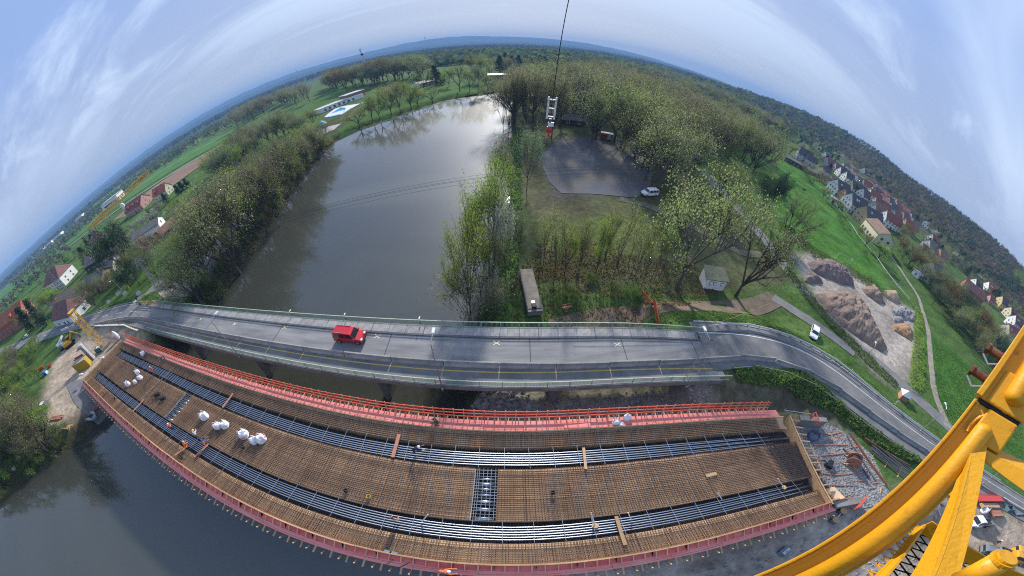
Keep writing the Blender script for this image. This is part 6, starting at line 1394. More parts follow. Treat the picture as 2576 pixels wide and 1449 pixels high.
plank((1420, 1077), (1485, 1070), 'stack of red boards on the far platform', mat('pink_red_board', (0.58, 0.13, 0.12), 0.7), .5, .12, 6.14)
def stake(foot, tip, label, disc=False):
    x, y, z = at(*foot, 6.05); t = thing('marker_post', (x, y, z), label, 'post'); d = Vector((at(*tip, 6.9)))-Vector((x, y, z))
    MB().tube([(0, 0, 0), d], .05, 6).build('post', m_white, t)
    if disc: MB().lathe([(.26, 0), (.26, .04)], (0, 0, .02), 16).build('disc', m_tan, t)
stake((1497, 1322), (1487, 1290), 'white post with round wooden disc on the lower ducts', True)
stake((1972, 1226), (1957, 1204), 'white post with round wooden disc at the right deck end', True)
stake((1062, 1312), (1076, 1294), 'slanting white post on the lower ducts left of the opening')
stake((1588, 1306), (1580, 1290), 'small white post right of the post with the disc')
stake((1816, 1256), (1806, 1240), 'small white post on the lower ducts towards the right end')
for px, py, lb, c_ in ((872, 1236, 'dark blue bucket on the mesh left of the opening', NAVY), (930, 1250, 'yellow ring shaped bucket on the mesh near the dark blue bucket', (.6, .42, .05)), (1390, 1241, 'black bucket on the mesh right of the opening', (.02, .02, .02)), (613, 1127, 'black bucket below the last pair of bags', (.02, .02, .02)), (458, 1154, 'black bucket on the near mesh strip by the red planks', (.02, .02, .02)), (289, 1004, 'small black bucket at the near left mesh strip', (.02, .02, .02))):
    x_, y_, _ = onD(px, py); t = thing('bucket', (x_, y_, 6.03), lb, 'bucket'); mm = mat('bucket_%s' % (c_,), c_, .5); MB().lathe([(.15, 0), (.2, .36), (.17, .36), (.13, .04)], (0, 0, 0), 12).build('pail', mm, t); MB().tube([(-.19, 0, .34), (0, 0, .5), (.19, 0, .34)], .012, 5).build('handle', m_steel, t)
for px, py, lb in ((977, 1389, 'grey metal tool box on the near form edge, left of two'), (992, 1392, 'grey metal tool box on the near form edge, right of two')):
    x_, y_, _ = at(px, py, 6.1); t = thing('tool_box', (x_, y_, 6.0), lb, 'box', R(-8)); MB().box((0, 0, .18), (.5, .32, .36)).build('case', m_steel, t); MB().box((0, 0, .38), (.52, .34, .05)).build('lid', m_rim, t)
# hose on the near walkway
hp = [at(px, py, 6.0) for px, py in ((905, 1385), (935, 1378), (955, 1395), (990, 1408), (965, 1425), (1000, 1430), (1030, 1415))]
tag(MB().tube(hp, .03, 6).build('hose', m_black), 'black hose snaking along the near red walkway', 'hose')

# ------------------------------------------------------------ right building site
m_gravel = mat('ballast', (.33, .325, .32), .95, (.12, .12, .12), 3.2, bump=1.0, bscale=7, fac=(.42, .58))
GPOLY = [(31.5, 6.5), (36, 6.8), (38.5, 4.5), (40.3, 1.5), (40.8, -2.5), (39, -6), (36, -9.2), (30.5, -6.6), (29.2, -3)]
polysheet('ballast_bed', GPOLY, m_gravel, .08, 1.0)
st = []
g = np.random.default_rng(8)
for poly, n, s in ((GPOLY, 1500, .16), ([(-3, 18), (22, 18), (25, 10), (2, 14)], 500, .2), ([(-6, 13), (-2, 20), (3, 20), (2, 12)], 260, .45), ([(10, -4), (34, -8), (32, -22), (8, -16)], 700, .18)):
    lo, hi = np.min(poly, 0), np.max(poly, 0); q = g.uniform(lo, hi, (n*4, 2)); q = q[sd_poly(q[:, 0], q[:, 1], poly) < 0][:n]; z = tz(q[:, 0], q[:, 1])
    b = MB()
    for (x, y), zz in zip(q, z):
        r_ = s*g.uniform(.5, 1.3); a = g.uniform(0, 6.28); p = [(x+r_*math.cos(a+k*1.57)*g.uniform(.7, 1.2), y+r_*math.sin(a+k*1.57)*g.uniform(.7, 1.2), zz+.05) for k in range(4)]
        b.add(p+[(x+r_*.2*g.normal(), y+r_*.2*g.normal(), zz+.1+r_*.8)], [(0, 1, 4), (1, 2, 4), (2, 3, 4), (3, 0, 4)])
    tag(b.build('stones', mat('stone_grey', (.36, .35, .34), .9, (.22, .215, .21), .8)), 'loose grey stones scattered over the site ground', 'stones', kind='stuff')
c7 = lambda x, y: gat(*crop(2760, 1420, 540, 1778, x, y))
def timber(p, q, label, m=m_pinkwood, w=.16, h=.12, lift=.16):
    a, b = Vector(c7(*p)), Vector(c7(*q)); a.z += lift; b.z += lift; mid = (a+b)/2; tag(obj('timber', MB().bar(a-mid, b-mid, w, h).mesh('timber', m), None, mid), label, 'timber', 'loose timbers on the ballast')
for k, (p, q) in enumerate([((450, 550), (850, 545)), ((530, 675), (945, 628)), ((460, 715), (590, 722)), ((560, 880), (690, 900)), ((690, 902), (930, 878)), ((660, 1020), (960, 1022)), ((620, 1195), (960, 1165)), ((480, 400), (660, 435)), ((650, 425), (770, 395)), ((710, 385), (775, 490)), ((655, 440), (690, 515)), ((950, 890), (1080, 845)), ((980, 970), (1080, 965)), ((1080, 1065), (1150, 1050)), ((1130, 1000), (1210, 985)), ((1225, 1120), (1240, 1050)), ((870, 585), (1000, 560)), ((395, 520), (555, 880))]):
    timber(p, q, 'loose weathered timber lying on the grey ballast behind the deck end', m_tan if k in (17, 15) else m_pinkwood)
for p, q, lb in [((790, 590), (840, 640), 'short dark steel beam on the ballast by the cable reel'), ((830, 430), (900, 570), 'dark steel beam at the upper edge of the ballast'), ((920, 580), (1170, 970), 'long dark steel beam along the trench edge'), ((940, 700), (1095, 940), 'dark steel beam lying below the cable reel')]:
    a, b = Vector(c7(*p)), Vector(c7(*q)); a.z += .2; b.z += .2; mid = (a+b)/2; t = thing('steel_beam', mid, lb, 'beam'); d = b-a
    MB().bar(-d/2, d/2, .06, .26).build('web', m_scaff, t); MB().bar(-d/2+Vector((0, 0, .14)), d/2+Vector((0, 0, .14)), .26, .03).build('flange', m_scaff, t); MB().bar(-d/2-Vector((0, 0, .14)), d/2-Vector((0, 0, .14)), .26, .03).build('flange', m_scaff, t)
# stacked reinforcing bars along the slope
a, b = Vector(c7(1130, 560)), Vector(c7(1540, 880)); t = thing('rebar_stack', (a+b)/2, 'dark bundle of long straight bars stacked along the embankment foot', 'bars'); d = (b-a); nrm = Vector((-d.y, d.x, 0)).normalized()
for k in range(16): MB().tube([-d*.5+nrm*(k-8)*.17+Vector((rnd.uniform(-.3, .3), 0, .25+.12*(k % 3))), d*.5+nrm*(k-8)*.17+Vector((rnd.uniform(-.3, .3), 0, .25+.12*(k % 3)))], .06, 6).build('bar', m_scaff, t)
for s in (-.35, 0, .35): MB().bar(d*s-nrm*2, d*s+nrm*2, .14, .14).build('bearer', m_tan, t)
for p, q, lb in [((1040, 480), (1560, 800), 'long rust brown trench edge board above the stacked bars'), ((870, 420), (1300, 1030), 'rust brown earth trench board between ballast and bars')]:
    a, b = Vector(c7(*p)), Vector(c7(*q)); a.z += .3; b.z += .3; mid = (a+b)/2; tag(obj('trench_board', MB().bar(a-mid, b-mid, .12, .5).mesh('trench_board', mat('rust_board', (.26, .12, .06), .9, (.17, .09, .05), 1.5)), None, mid), lb, 'board')
# cable reel
x_, y_, z_ = c7(880, 760); t = thing('cable_reel', (x_, y_, z_+.05), 'large wooden cable reel in a timber cradle on the ballast', 'reel', R(25))
for s in (-.55, .55): 
    w = MB().lathe([(1.0, -.04), (1.0, .04)], (0, 0, 0), 20); w.v = [(s+p[2], p[0], 1.05+p[1]) for p in w.v]; w.build('flange', m_pinkwood, t)
w = MB().lathe([(.62, -.5), (.62, .5)], (0, 0, 0), 18); w.v = [(p[2], p[0], 1.05+p[1]) for p in w.v]; w.build('winding', m_black, t)
for s in (-.8, .8): MB().bar((s, -1.3, .1), (s, 1.3, .1), .14, .18).bar((s, -.9, .1), (s, 0, 1.1), .12, .12).bar((s, .9, .1), (s, 0, 1.1), .12, .12).build('cradle', m_tan, t)
# mini machine on wheels
x_, y_, z_ = c7(615, 790); t = thing('site_cart', (x_, y_, z_+.05), 'small dark two wheeled pump cart on the ballast beside the end boards', 'cart', R(20))
MB().box((0, 0, .55), (1.2, .6, .5)).build('engine', m_black, t); MB().bar((.5, 0, .5), (1.4, 0, .9), .06, .06).build('handle', m_steel, t)
for s in (-.45, .45): w = MB().lathe([(.28, -.07), (.28, .07)], (0, 0, 0), 14); w.v = [(-.2+p[0], s+p[2], .3+p[1]) for p in w.v]; w.build('wheel', m_tyre, t)
# blue hose coil
x_, y_, z_ = c7(435, 455); pts = [(x_+.95*(1+.06*math.sin(k*.7))*math.cos(k*.35), y_+.75*math.sin(k*.35), z_+.15+.01*k) for k in range(72)]
tag(MB().tube(pts, .05, 6).build('hose_coil', mat('blue_hose', (.03, .08, .20), .5)), 'coiled dark blue hose beside the right end boards', 'hose')
# abutment walls at the right end
m = MB(); p, q = c7(215, 300), c7(520, 325); MB_ = tag(MB().bar((p[0], p[1], 5.3), (q[0], q[1], 5.3), .7, 1.7).build('wing_wall', m_conc), 'grey concrete wing wall at the far right corner of the new deck', 'wall')
p, q = c7(600, 1290), c7(960, 1230); tag(MB().bar((p[0], p[1], 5.0), (q[0], q[1], 5.0), .8, 1.6).build('wing_wall', m_conc), 'grey concrete wing wall at the near right corner of the new deck', 'wall')
t = thing('wall_railing', (0, 0, 0), 'short red guard railing on the wing wall at the far right corner', 'railing')
for i, (x, y) in enumerate(((430, 210), (470, 170), (500, 240), (520, 290))):
    q = at(*crop(2760, 1420, 540, 1778, x, y), 6.6); MB().bar((q[0], q[1], 5.6), (q[0], q[1], 6.9), .09, .09).build('post', m_red2, t)
for z in (6.2, 6.8):
    pp = [at(*crop(2760, 1420, 540, 1778, x, y), 6.6) for x, y in ((430, 210), (470, 170), (500, 240), (520, 290))]
    for a, b in zip(pp[:-1], pp[1:]): MB().bar((a[0], a[1], z), (b[0], b[1], z), .06, .16).build('rail', m_red2, t)
t = thing('scaffold_rail', (0, 0, 0), 'grey tube railing running from the red far rail to the wing wall', 'railing')
for z in (6.3, 6.8):
    a, b = at(*crop(2760, 1420, 540, 1778, 110, 135), z), at(*crop(2760, 1420, 540, 1778, 430, 180), z); MB().tube([a, b], .05, 6).build('rail', m_steel, t)
for k in range(4):
    a = Vector(at(*crop(2760, 1420, 540, 1778, 110+107*k, 135+15*k), 6.5)); MB().tube([(a.x, a.y, 5.4), (a.x, a.y, 6.9)], .04, 6).build('post', m_steel, t)
x_, y_, z_ = at(*crop(2760, 1420, 540, 1778, 1000, 1240), 6); t = thing('wall_railing', (x_, y_, 5.2), 'red guard frame on the near wing wall beside the crane beam', 'railing', R(8))
for s in (-.8, 0, .8): MB().bar((s, 0, 0), (s, 0, 1.3), .1, .1).build('post', m_red2, t)
for z in (.5, .9, 1.25): MB().bar((-.9, 0, z), (1.6, 0, z), .06, .16).build('rail', m_red2, t)
# pump with round tan covers below the near corner
x_, y_, z_ = at(*crop(2760, 1420, 540, 1778, 740, 1380), 4.6); t = thing('bearing_blocks', (x_, y_, 4.3), 'two round tan covers on steel blocks below the near right deck corner', 'covers', R(8))
for s in (-.9, .9): MB().lathe([(.42, 0), (.42, .08)], (s, 0, .62), 16).build('cover', m_tan, t); MB().box((s, 0, .3), (.7, .7, .6)).build('block', m_scaff, t)
MB().tube([(-.4, 0, .5), (.4, .05, .5)], .09, 8).build('pipe', m_steel, t)
# things seen through the crane frame
def pile(name, p, size, az, label, m, n, cat, part):
    x, y, z = c6(*p); t = thing(name, (x, y, z), label, cat, R(az))
    for k in range(n): MB().box((rnd.uniform(-.05, .05), (k % 3-1)*size[1]/3, .12+size[2]*(k//3)), (size[0], size[1]/3.3, size[2]*.9)).build(part, m, t)
pile('timber_pile', (960, 580), (4.2, 1.0, .16), -48, 'long pile of pale squared timbers below the red skip', m_tan, 9, 'timber', 'beam')
pile('board_pile', (1040, 680), (2.4, 1.4, .2), -48, 'stack of pinkish wrapped boards beside the white sack', m_pinkwood, 9, 'boards', 'board')
pile('board_pile', (795, 490), (1.6, .9, .2), -48, 'small stack of boards at the left end of the red skip', m_pinkwood, 6, 'boards', 'board')
pile('scaffold_pile', (1330, 660), (3.2, 1.3, .2), -48, 'stack of grey lattice scaffold frames at the right edge', m_steel, 6, 'scaffolding', 'frame')
x_, y_, z_ = c6(1200, 620); t = thing('steel_crate', (x_, y_, z_), 'blue grey steel crate beside the scaffold frames', 'crate', R(-48)); cm = mat('crate_blue', (.10, .16, .19), .6)
MB().box((0, 0, .06), (1.6, 1.1, .12)).build('floor', cm, t)
for s in (-1, 1): MB().box((0, s*.55, .45), (1.6, .06, .8)).build('side', cm, t); MB().box((s*.8, 0, .45), (.06, 1.1, .8)).build('side', cm, t)
bag(*crop(3250, 1640, 398, 1400, 890, 640), 'white bulk bag on the ground beside the pinkish boards', 1.3, 2, z=c6(890, 640)[2])
x_, y_, z_ = c6(950, 500); t = thing('red_skip', (x_, y_, z_), 'long bright red steel trough lying beside the right road', 'trough', R(-46)); rm = mat('trough_red', (.55, .06, .05), .5)
b = MB(); b.add([(-2.8, -.5, 0), (2.8, -.5, 0), (2.8, .5, 0), (-2.8, .5, 0), (-2.9, -.7, .8), (2.9, -.7, .8), (2.9, .7, .8), (-2.9, .7, .8)], [(0, 3, 2, 1), (0, 1, 5, 4), (1, 2, 6, 5), (2, 3, 7, 6), (3, 0, 4, 7), (4, 5, 6, 7)]); b.build('trough', rm, t)
for s in (-1, 1): MB().bar((-2.95, s*.72, .8), (2.95, s*.72, .8), .1, .1).build('rim', rm, t)
for p, q, lb in [((215, 480), (390, 580), 'dark steel beam leaning on the site clutter behind the crane frame'), ((190, 525), (290, 600), 'short dark beam next to the leaning steel beam'), ((280, 530), (335, 700), 'pale grey steel beam lying across the dark beams'), ((280, 380), (430, 470), 'squared tan timber above the dark beams')]:
    a, b = Vector(c6(*p)), Vector(c6(*q)); a.z += .2; b.z += .2; mid = (a+b)/2; tag(obj('site_beam', MB().bar(a-mid, b-mid, .2, .25).mesh('site_beam', m_tan if 'tan' in lb else (m_steel if 'pale' in lb else m_scaff)), None, mid), lb, 'beam')
x_, y_, z_ = c6(440, 310); t = thing('tank', (x_, y_, z_), 'white water tank in a wire cage seen between the crane beams', 'tank', R(-40)); MB().box((0, 0, .75), (1.0, 1.2, 1.0)).build('tank', m_white, t)
for s in (-1, 1):
    for k in range(4): MB().bar((-.5+.33*k, s*.63, .2), (-.5+.33*k, s*.63, 1.3), .03, .03).build('cage_bar', m_steel, t)
MB().box((0, 0, .12), (1.1, 1.3, .16)).build('pallet', m_tan, t)
x_, y_, z_ = gat(*crop(2400, 1700, 560, 2305, 1585, 1100)); t = thing('pump_box', (x_, y_, z_), 'blue grey metal box on the dark ground below the near deck edge', 'box', R(10)); MB().box((0, 0, .4), (1.1, .8, .7)).build('case', mat('box_blue', (.16, .20, .24), .5), t); MB().box((0, 0, .78), (1.0, .3, .06)).build('lid', m_steel, t); MB().box((0, -.1, .85), (.2, .1, .1)).build('handle', m_yellow, t)
a, b = Vector(gat(*crop(2400, 1700, 560, 2305, 1290, 1180))), Vector(gat(*crop(2400, 1700, 560, 2305, 1460, 1260))); mid = (a+b)/2+Vector((0, 0, .12)); tag(obj('timber', MB().bar(a-(a+b)/2, b-(a+b)/2, .14, .12).mesh('timber', m_tan), None, mid), 'single pale timber on the dark ground below the near deck edge', 'timber')
# meadow stones
for k, (x, y) in enumerate(((1660, 480), (1690, 510), (1780, 575), (1840, 635))):
    px, py = crop(2736, 1368, 912, 1932, x, y); a, b, c = gat(px, py); o = MB().lathe([(.2, -.1), (.55, .05), (.5, .25), (.2, .4)], (0, 0, 0), 7).build('boulder', mat('pale_rock', (.42, .36, .28), .9), None, loc=(a, b, c), rz=k); tag(o, 'pale boulder in the meadow beside the crane beam', 'boulder', 'boulders in the meadow')
# ------------------------------------------------------------ spoil heaps, slab, fences on the right
def heap(fp, h, m, label, slope=.75, seed=1, rough=.25):
    P = [gat(*crop(2736, 684, 912, 1932, *q))[:2] for q in fp]; cx, cy = np.mean(P, 0); xs_, ys_ = [p[0] for p in P], [p[1] for p in P]; st_ = .55
    gxx, gyy = np.meshgrid(np.arange(min(xs_)-1, max(xs_)+1, st_), np.arange(min(ys_)-1, max(ys_)+1, st_)); s = -sd_poly(gxx.ravel(), gyy.ravel(), P)
    zz = np.where(s > 0, h*(1-np.exp(-s*slope*1.4/h)), 0); nz = np.array([mnoise.fractal(Vector((x*.55, y*.55, seed*5)), 1.0, 2.0, 5) for x, y in zip(gxx.ravel(), gyy.ravel())])
    zz = zz*(1+rough*.9*nz)+np.where(s > .3, nz*rough*.5, 0); zz = np.where(s > 0, zz, -.4)
    b = MB(); ny_, nx_ = gxx.shape; b.v = [(x-cx, y-cy, z) for x, y, z in zip(gxx.ravel(), gyy.ravel(), zz)]
    for j in range(ny_-1):
        for i in range(nx_-1):
            k = j*nx_+i
            if max(s[k], s[k+1], s[k+nx_], s[k+nx_+1]) > 0: b.f.append((k, k+1, k+nx_+1, k+nx_)); b.m.append(0)
    o = b.build('spoil_heap', m, None, smooth=False, loc=(cx, cy, tz1(cx, cy)-.05)); tag(o, label, 'heap')
E1 = mat('spoil_brown', (.25, .185, .14), .95, (.155, .115, .095), .5, bump=.8, bscale=3); E2 = mat('spoil_purple', (.20, .15, .135), .95, (.13, .10, .095), .5, bump=.8, bscale=3); E3 = mat('spoil_tan', (.34, .25, .17), .95, (.25, .19, .14), .4, bump=.4, bscale=3); E4 = mat('spoil_rock', (.30, .29, .28), .9, (.12, .12, .12), 1.6, bump=1.0, bscale=3); E5 = mat('spoil_rust', (.36, .20, .09), .95, (.22, .15, .10), .5, bump=.8, bscale=3)
heap([(350, 770), (500, 745), (680, 800), (790, 960), (900, 1190), (860, 1215), (720, 1130), (560, 1020), (430, 900)], 3.6, E1, 'largest brown spoil heap, in front beside the low road', seed=1)
heap([(290, 530), (430, 500), (610, 600), (655, 720), (560, 700), (420, 650), (330, 600)], 3.4, E2, 'dark purple brown spoil heap at the back of the yard', seed=2)
heap([(255, 640), (330, 600), (425, 690), (330, 700), (270, 680)], 2.2, E2, 'small grey brown spoil heap at the left corner of the yard', seed=3)
heap([(700, 730), (790, 690), (890, 850), (840, 850), (740, 780)], 3.0, E1, 'grey brown conical spoil heap in the middle of the back row', seed=4)
heap([(850, 740), (960, 740), (1005, 840), (960, 845), (890, 800)], 2.6, E3, 'smooth tan spoil heap at the sports field corner', seed=5, rough=.08)
heap([(910, 880), (1010, 860), (1125, 920), (1110, 985), (1030, 970), (950, 930)], 1.5, E4, 'heap of dark grey broken rock', seed=6, rough=.5)
heap([(925, 1010), (1040, 985), (1095, 1060), (1080, 1130), (1000, 1080), (950, 1050)], 2.0, E5, 'rust orange spoil heap at the right side of the yard', seed=7)
heap([(920, 945), (1000, 930), (1030, 980), (960, 990)], 1.1, E4, 'small stony heap between the rock heap and the rust heap', seed=8, rough=.4)
c8 = lambda x, y: gat(*crop(1824, 684, 912, 1932, x, y))
a, b, c, d = c8(62, 630), c8(150, 625), c8(225, 950), c8(120, 950)
ax = math.atan2((c[1]+d[1]-a[1]-b[1]), (c[0]+d[0]-a[0]-b[0])); Ls = math.hypot((c[0]+d[0]-a[0]-b[0])/2, (c[1]+d[1]-a[1]-b[1])/2)
t = thing('concrete_slab', ((a[0]+b[0]+c[0]+d[0])/4, (a[1]+b[1]+c[1]+d[1])/4, a[2]), 'long grey concrete platform lying beside the grove near the old bridge', 'platform', ax)
MB().box((0, 0, .45), (Ls, 2.1, .9)).build('base', m_conc, t); MB().box((-.4, 0, .95), (Ls*.98, 2.0, .12)).build('deck_plate', mat('weathered_slab', (.22, .195, .165), .9, (.13, .115, .10), .9), t); MB().box((Ls*.42, -.1, 1.25), (.7, .6, .5)).build('box', m_black, t); MB().box((Ls*.32, -.1, 1.1), (.5, .5, .15)).build('bracket', m_steel, t)
x_, y_, z_ = c8(415, 885); t = thing('bench', (x_, y_, z_), 'small wooden bench in the undergrowth right of the concrete platform', 'bench', R(15)); MB().box((0, 0, .45), (1.5, .4, .06)).build('seat', m_pinkwood, t); MB().box((0, .22, .75), (1.5, .05, .3)).build('backrest', m_pinkwood, t)
for s in (-.6, .6): MB().box((s, 0, .22), (.08, .36, .44)).build('leg', m_scaff, t)
m_or = mat('orange_plastic', (.62, .10, .035), .6)
for (p, q, lb) in (((970, 790), (1050, 850), 'orange plastic barrier fence panel further up the dirt track'), ((1050, 880), (1108, 1010), 'orange plastic barrier fence panel nearer the bridge railing')):
    a, b = Vector(c8(*p)), Vector(c8(*q)); d = b-a; t = thing('barrier_fence', (a+b)/2, lb, 'fence', math.atan2(d.y, d.x)); L_ = d.length
    for z in (.95, .2): MB().box((0, 0, z), (L_, .07, .14)).build('rail', m_or, t)
    n_ = int(L_/.22)
    for k in range(n_+1): MB().box((-L_/2+L_*k/n_, 0, .55), (.10, .04, .8)).build('slat', m_or, t)
    for s in (-.45, .45): MB().box((L_*s, 0, .05), (.3, .7, .1)).build('foot', m_black, t)
q = crop(2736, 1368, 912, 1932, 1010, 105); x_, y_, z_ = gat(*q); t = thing('pyramid_hut', (x_, y_, z_), 'brick based hut with white pyramid roof on the verge of the right road', 'hut', R(35))
MB().box((0, 0, .7), (2.0, 2.0, 1.5)).build('wall', mat('pale_brick', (.45, .24, .15), .9), t); MB().add([(-1.25, -1.25, 1.45), (1.25, -1.25, 1.45), (1.25, 1.25, 1.45), (-1.25, 1.25, 1.45), (0, 0, 2.5)], [(0, 1, 4), (1, 2, 4), (2, 3, 4), (3, 0, 4), (3, 2, 1, 0)]).build('roof', m_white, t)
# guard rail along the outer side of the right road
t = thing('guard_rail', (0, 0, 0), 'pale steel guard rail along the outer edge of the right road', 'guard rail'); gp = [(26.6, 23.9, 6), (30, 24.1, 6), (34, 23.7, 6), (38, 22.2, 6), (41.5, 20.4, 5.95), (45, 17.6, 5.85), (48.2, 13.9, 5.75), (50.2, 9.6, 5.65), (51.8, 4.6, 5.5), (53.6, -.8, 5.35), (55.9, -8, 5.15), (57.8, -16, 4.9), (59.4, -24, 4.6)]
for a, b in zip(gp[:-1], gp[1:]):
    a, b = Vector(a), Vector(b); MB().bar(a+Vector((0, 0, .65)), b+Vector((0, 0, .65)), .08, .30).build('beam', mat('pale_guard_steel', (.55, .57, .58), .5), t)
    for k in range(2): p = a.lerp(b, k/2); MB().bar(p-Vector((0, 0, .3)), p+Vector((0, 0, .6)), .09, .09).build('post', m_steel, t)
t = thing('guard_rail', (0, 0, 0), 'pale steel rail on the inner edge of the right road above the ivy bank', 'guard rail'); gp = [(27, 16.6, 6.0), (31, 16.2, 6), (35.5, 14.2, 5.95), (39, 11, 5.9), (41.2, 6.8, 5.75), (43.4, .8, 5.55), (45.8, -5.4, 5.35), (48.6, -11.5, 5.15), (50.4, -18, 4.95)]
for a, b in zip(gp[:-1], gp[1:]):
    a, b = Vector(a), Vector(b); MB().bar(a+Vector((0, 0, .45)), b+Vector((0, 0, .45)), .06, .12).build('beam', m_steel, t)
    for k in range(2): p = a.lerp(b, k/2); MB().bar(p-Vector((0, 0, .4)), p+Vector((0, 0, .5)), .07, .07).build('post', m_steel, t)

# ------------------------------------------------------------ left building site
polysheet('site_ramp', [at(*q, 4.7)[:2] for q in [(165, 965), (222, 948), (258, 1000), (270, 1030), (215, 1045), (185, 1010)]], m_asph, .1, 1.5)
m_crane = mat('crane_yellow', (.66, .31, .012), .45, (.56, .25, .012), 1.5); m_craneL = mat('lattice_yellow', (.62, .33, .03), .5)
def lattice(name_parent, p, q, w, n, m, parent, r=.06, taper=1.0):
    p, q = Vector(p), Vector(q); d = (q-p).normalized(); up = Vector((0, 0, 1)) if abs(d.z) < .8 else Vector((1, 0, 0)); x = d.cross(up).normalized(); y = x.cross(d).normalized()
    def c(i, k):
        t = i/n; ww = w*(1+(taper-1)*t)/2; s = ((-1, -1), (1, -1), (1, 1), (-1, 1))[k]; return p.lerp(q, t)+x*s[0]*ww+y*s[1]*ww
    for k in range(4): MB().bar(c(0, k), c(n, k), r*2, r*2).build('chord', m, parent)
    b = MB()
    for i in range(n):
        for k in range(4):
            b.bar(c(i, k), c(i+1, (k+1) % 4) if i % 2 else c(i+1, k), r*.1, r*.1) if False else b.bar(c(i, k if i % 2 else (k+1) % 4), c(i+1, (k+1) % 4 if i % 2 else k), r*1.1, r*1.1)
            b.bar(c(i, k), c(i, (k+1) % 4), r*1.1, r*1.1)
    o = b.build('lattice', m, parent); o['kind'] = 'stuff'
base = at(262, 872, 4.7); h = top_h(base, 199, 766)
t = thing('lattice_crane', base, 'yellow lattice crane mast standing on the left building site', 'crane', R(10)); lattice('x', (0, 0, 0), (0, 0, h), 1.5, 9, m_craneL, t, .075); MB().box((0, 0, .3), (3.2, 3.2, .6)).build('base', m_conc, t); MB().box((0, 0, h+.1), (1.9, 1.9, .3)).build('head', m_craneL, t)
Dj = 130; p, q = far(224, 576, Dj*.92), far(381, 438, Dj*1.05); q.z = p.z+2.0
t = thing('crane_jib', p, 'long yellow lattice jib stretching over the fields behind the houses', 'crane'); lattice('x', (0, 0, 0), q-p, 1.7, 34, m_craneL, t, .09); b = MB(); g0 = tz1(p.x, p.y)
lattice('x', (0, 0, g0-p.z), (0, 0, 0), 1.0, 14, mat('mast_dark', (.07, .09, .08), .7), t, .05)
# excavator
x_, y_, z_ = at(178, 868, 4.7); t = thing('excavator', (x_, y_, tz1(x_, y_)), 'yellow excavator with folded arm on the left building site', 'excavator', R(70)); ym = mat('machine_yellow', (.62, .33, .02), .5)
for s in (-1, 1): MB().prism([(-1.9, s*1.1-.28), (1.9, s*1.1-.28), (1.9, s*1.1+.28), (-1.9, s*1.1+.28)], .08, .85).build('track', m_black, t)
MB().box((-.5, 0, 1.5), (2.9, 2.3, 1.1), taper=.92).build('body', ym, t); MB().box((-1.6, 0, 1.5), (.8, 2.3, .9)).build('counterweight', ym, t); c_ = MB().box((.75, .65, 2.2), (1.4, 1.0, 1.7), taper=.9).build('cab', m_cglass, t); MB().box((.75, .65, 3.08), (1.4, 1.0, .12)).build('cab_roof', ym, c_)
ar = MB().bar((.9, -.3, 1.7), (3.2, -.3, 4.0), .4, .5).build('boom', ym, t); MB().bar((3.1, -.3, 4.0), (4.6, -.3, 1.9), .32, .38).build('arm', ym, t); MB().box((4.5, -.3, 1.2), (.9, 1.1, 1.1), taper=.7).build('bucket', m_scaff, t); MB().box((0, 0, .95), (1.6, 1.6, .3)).build('turntable', m_black, t)
x_, y_, z_ = at(*crop(200, 1100, 300, 1449, 140, 680), 4.7); t = thing('site_machine', (x_, y_, tz1(x_, y_)), 'dark green tracked machine with white cab left of the excavator', 'machine', R(60)); gmn = mat('machine_green', (.06, .13, .11), .5)
MB().box((0, 0, .9), (2.2, 1.5, .9)).build('body', gmn, t); MB().box((.6, 0, 1.75), (.9, 1.2, 1.0)).build('cab', m_white, t)
for s in (-1, 1): MB().box((0, s*.8, .35), (2.4, .4, .6)).build('track', m_black, t)
x_, y_, z_ = at(*crop(200, 1100, 300, 1449, 410, 670), 4.7); t = thing('excavator_bucket', (x_, y_, tz1(x_, y_)), 'yellow excavator bucket lying on the sand', 'bucket', R(30)); MB().prism([(-.8, -.5), (.8, -.5), (.6, .5), (-.6, .5)], .05, .7).build('shell', mat('dull_yellow', (.45, .34, .10), .6), t); MB().box((0, .3, .8), (.3, .3, .3)).build('hinge', m_scaff, t)
p, q = at(*crop(200, 1100, 300, 1449, 640, 850), 4.7), None; x_, y_, z_ = p; hh = top_h((x_, y_, tz1(x_, y_)), *crop(200, 1100, 300, 1449, 470, 570)); t = thing('slotted_tower', (x_, y_, tz1(x_, y_)), 'tall white slotted steel tower standing on the left building site', 'tower', R(28))
MB().box((0, 0, hh/2), (1.5, 1.0, hh)).build('shaft', mat('tower_white', (.55, .56, .57), .6, (.42, .43, .44), 1), t)
for k in range(12):
    for s in (-.36, .36): MB().box((s, -.505, .6+k*(hh-1)/12), (.5, .06, .22)).build('slot', m_scaff, t)
MB().lathe([(.75, 0), (.7, .25), (.3, .3)], (0, 0, hh), 14).build('cap', m_white, t)
x_, y_, z_ = at(*crop(200, 1100, 300, 1449, 500, 1000), 4.7); t = thing('container', (x_, y_, tz1(x_, y_)), 'mustard yellow corrugated container beside the left end boards', 'container', R(55)); my = mat('mustard', (.42, .28, .03), .6); MB().box((0, 0, 1.25), (4.2, 2.2, 2.4)).build('body', my, t); MB().box((0, 0, 2.52), (4.3, 2.3, .12)).build('roof', mat('dusty_roof', (.36, .31, .22), .8), t)
for k in range(12): MB().box((-1.9+.345*k, -1.12, 1.25), (.16, .06, 2.2)).build('corrugation', my, t)
MB().box((2.12, 0, 1.2), (.06, 1.9, 2.1)).build('door', my, t)
x_, y_, z_ = at(*crop(200, 1100, 300, 1449, 400, 860), 4.7); t = thing('steel_trough', (x_, y_, tz1(x_, y_)), 'rusty red open steel trough behind the mustard container', 'trough', R(55)); rm_ = mat('rusty_red', (.26, .08, .05), .8); MB().box((0, 0, .15), (3.0, 1.0, .2)).build('floor', rm_, t)
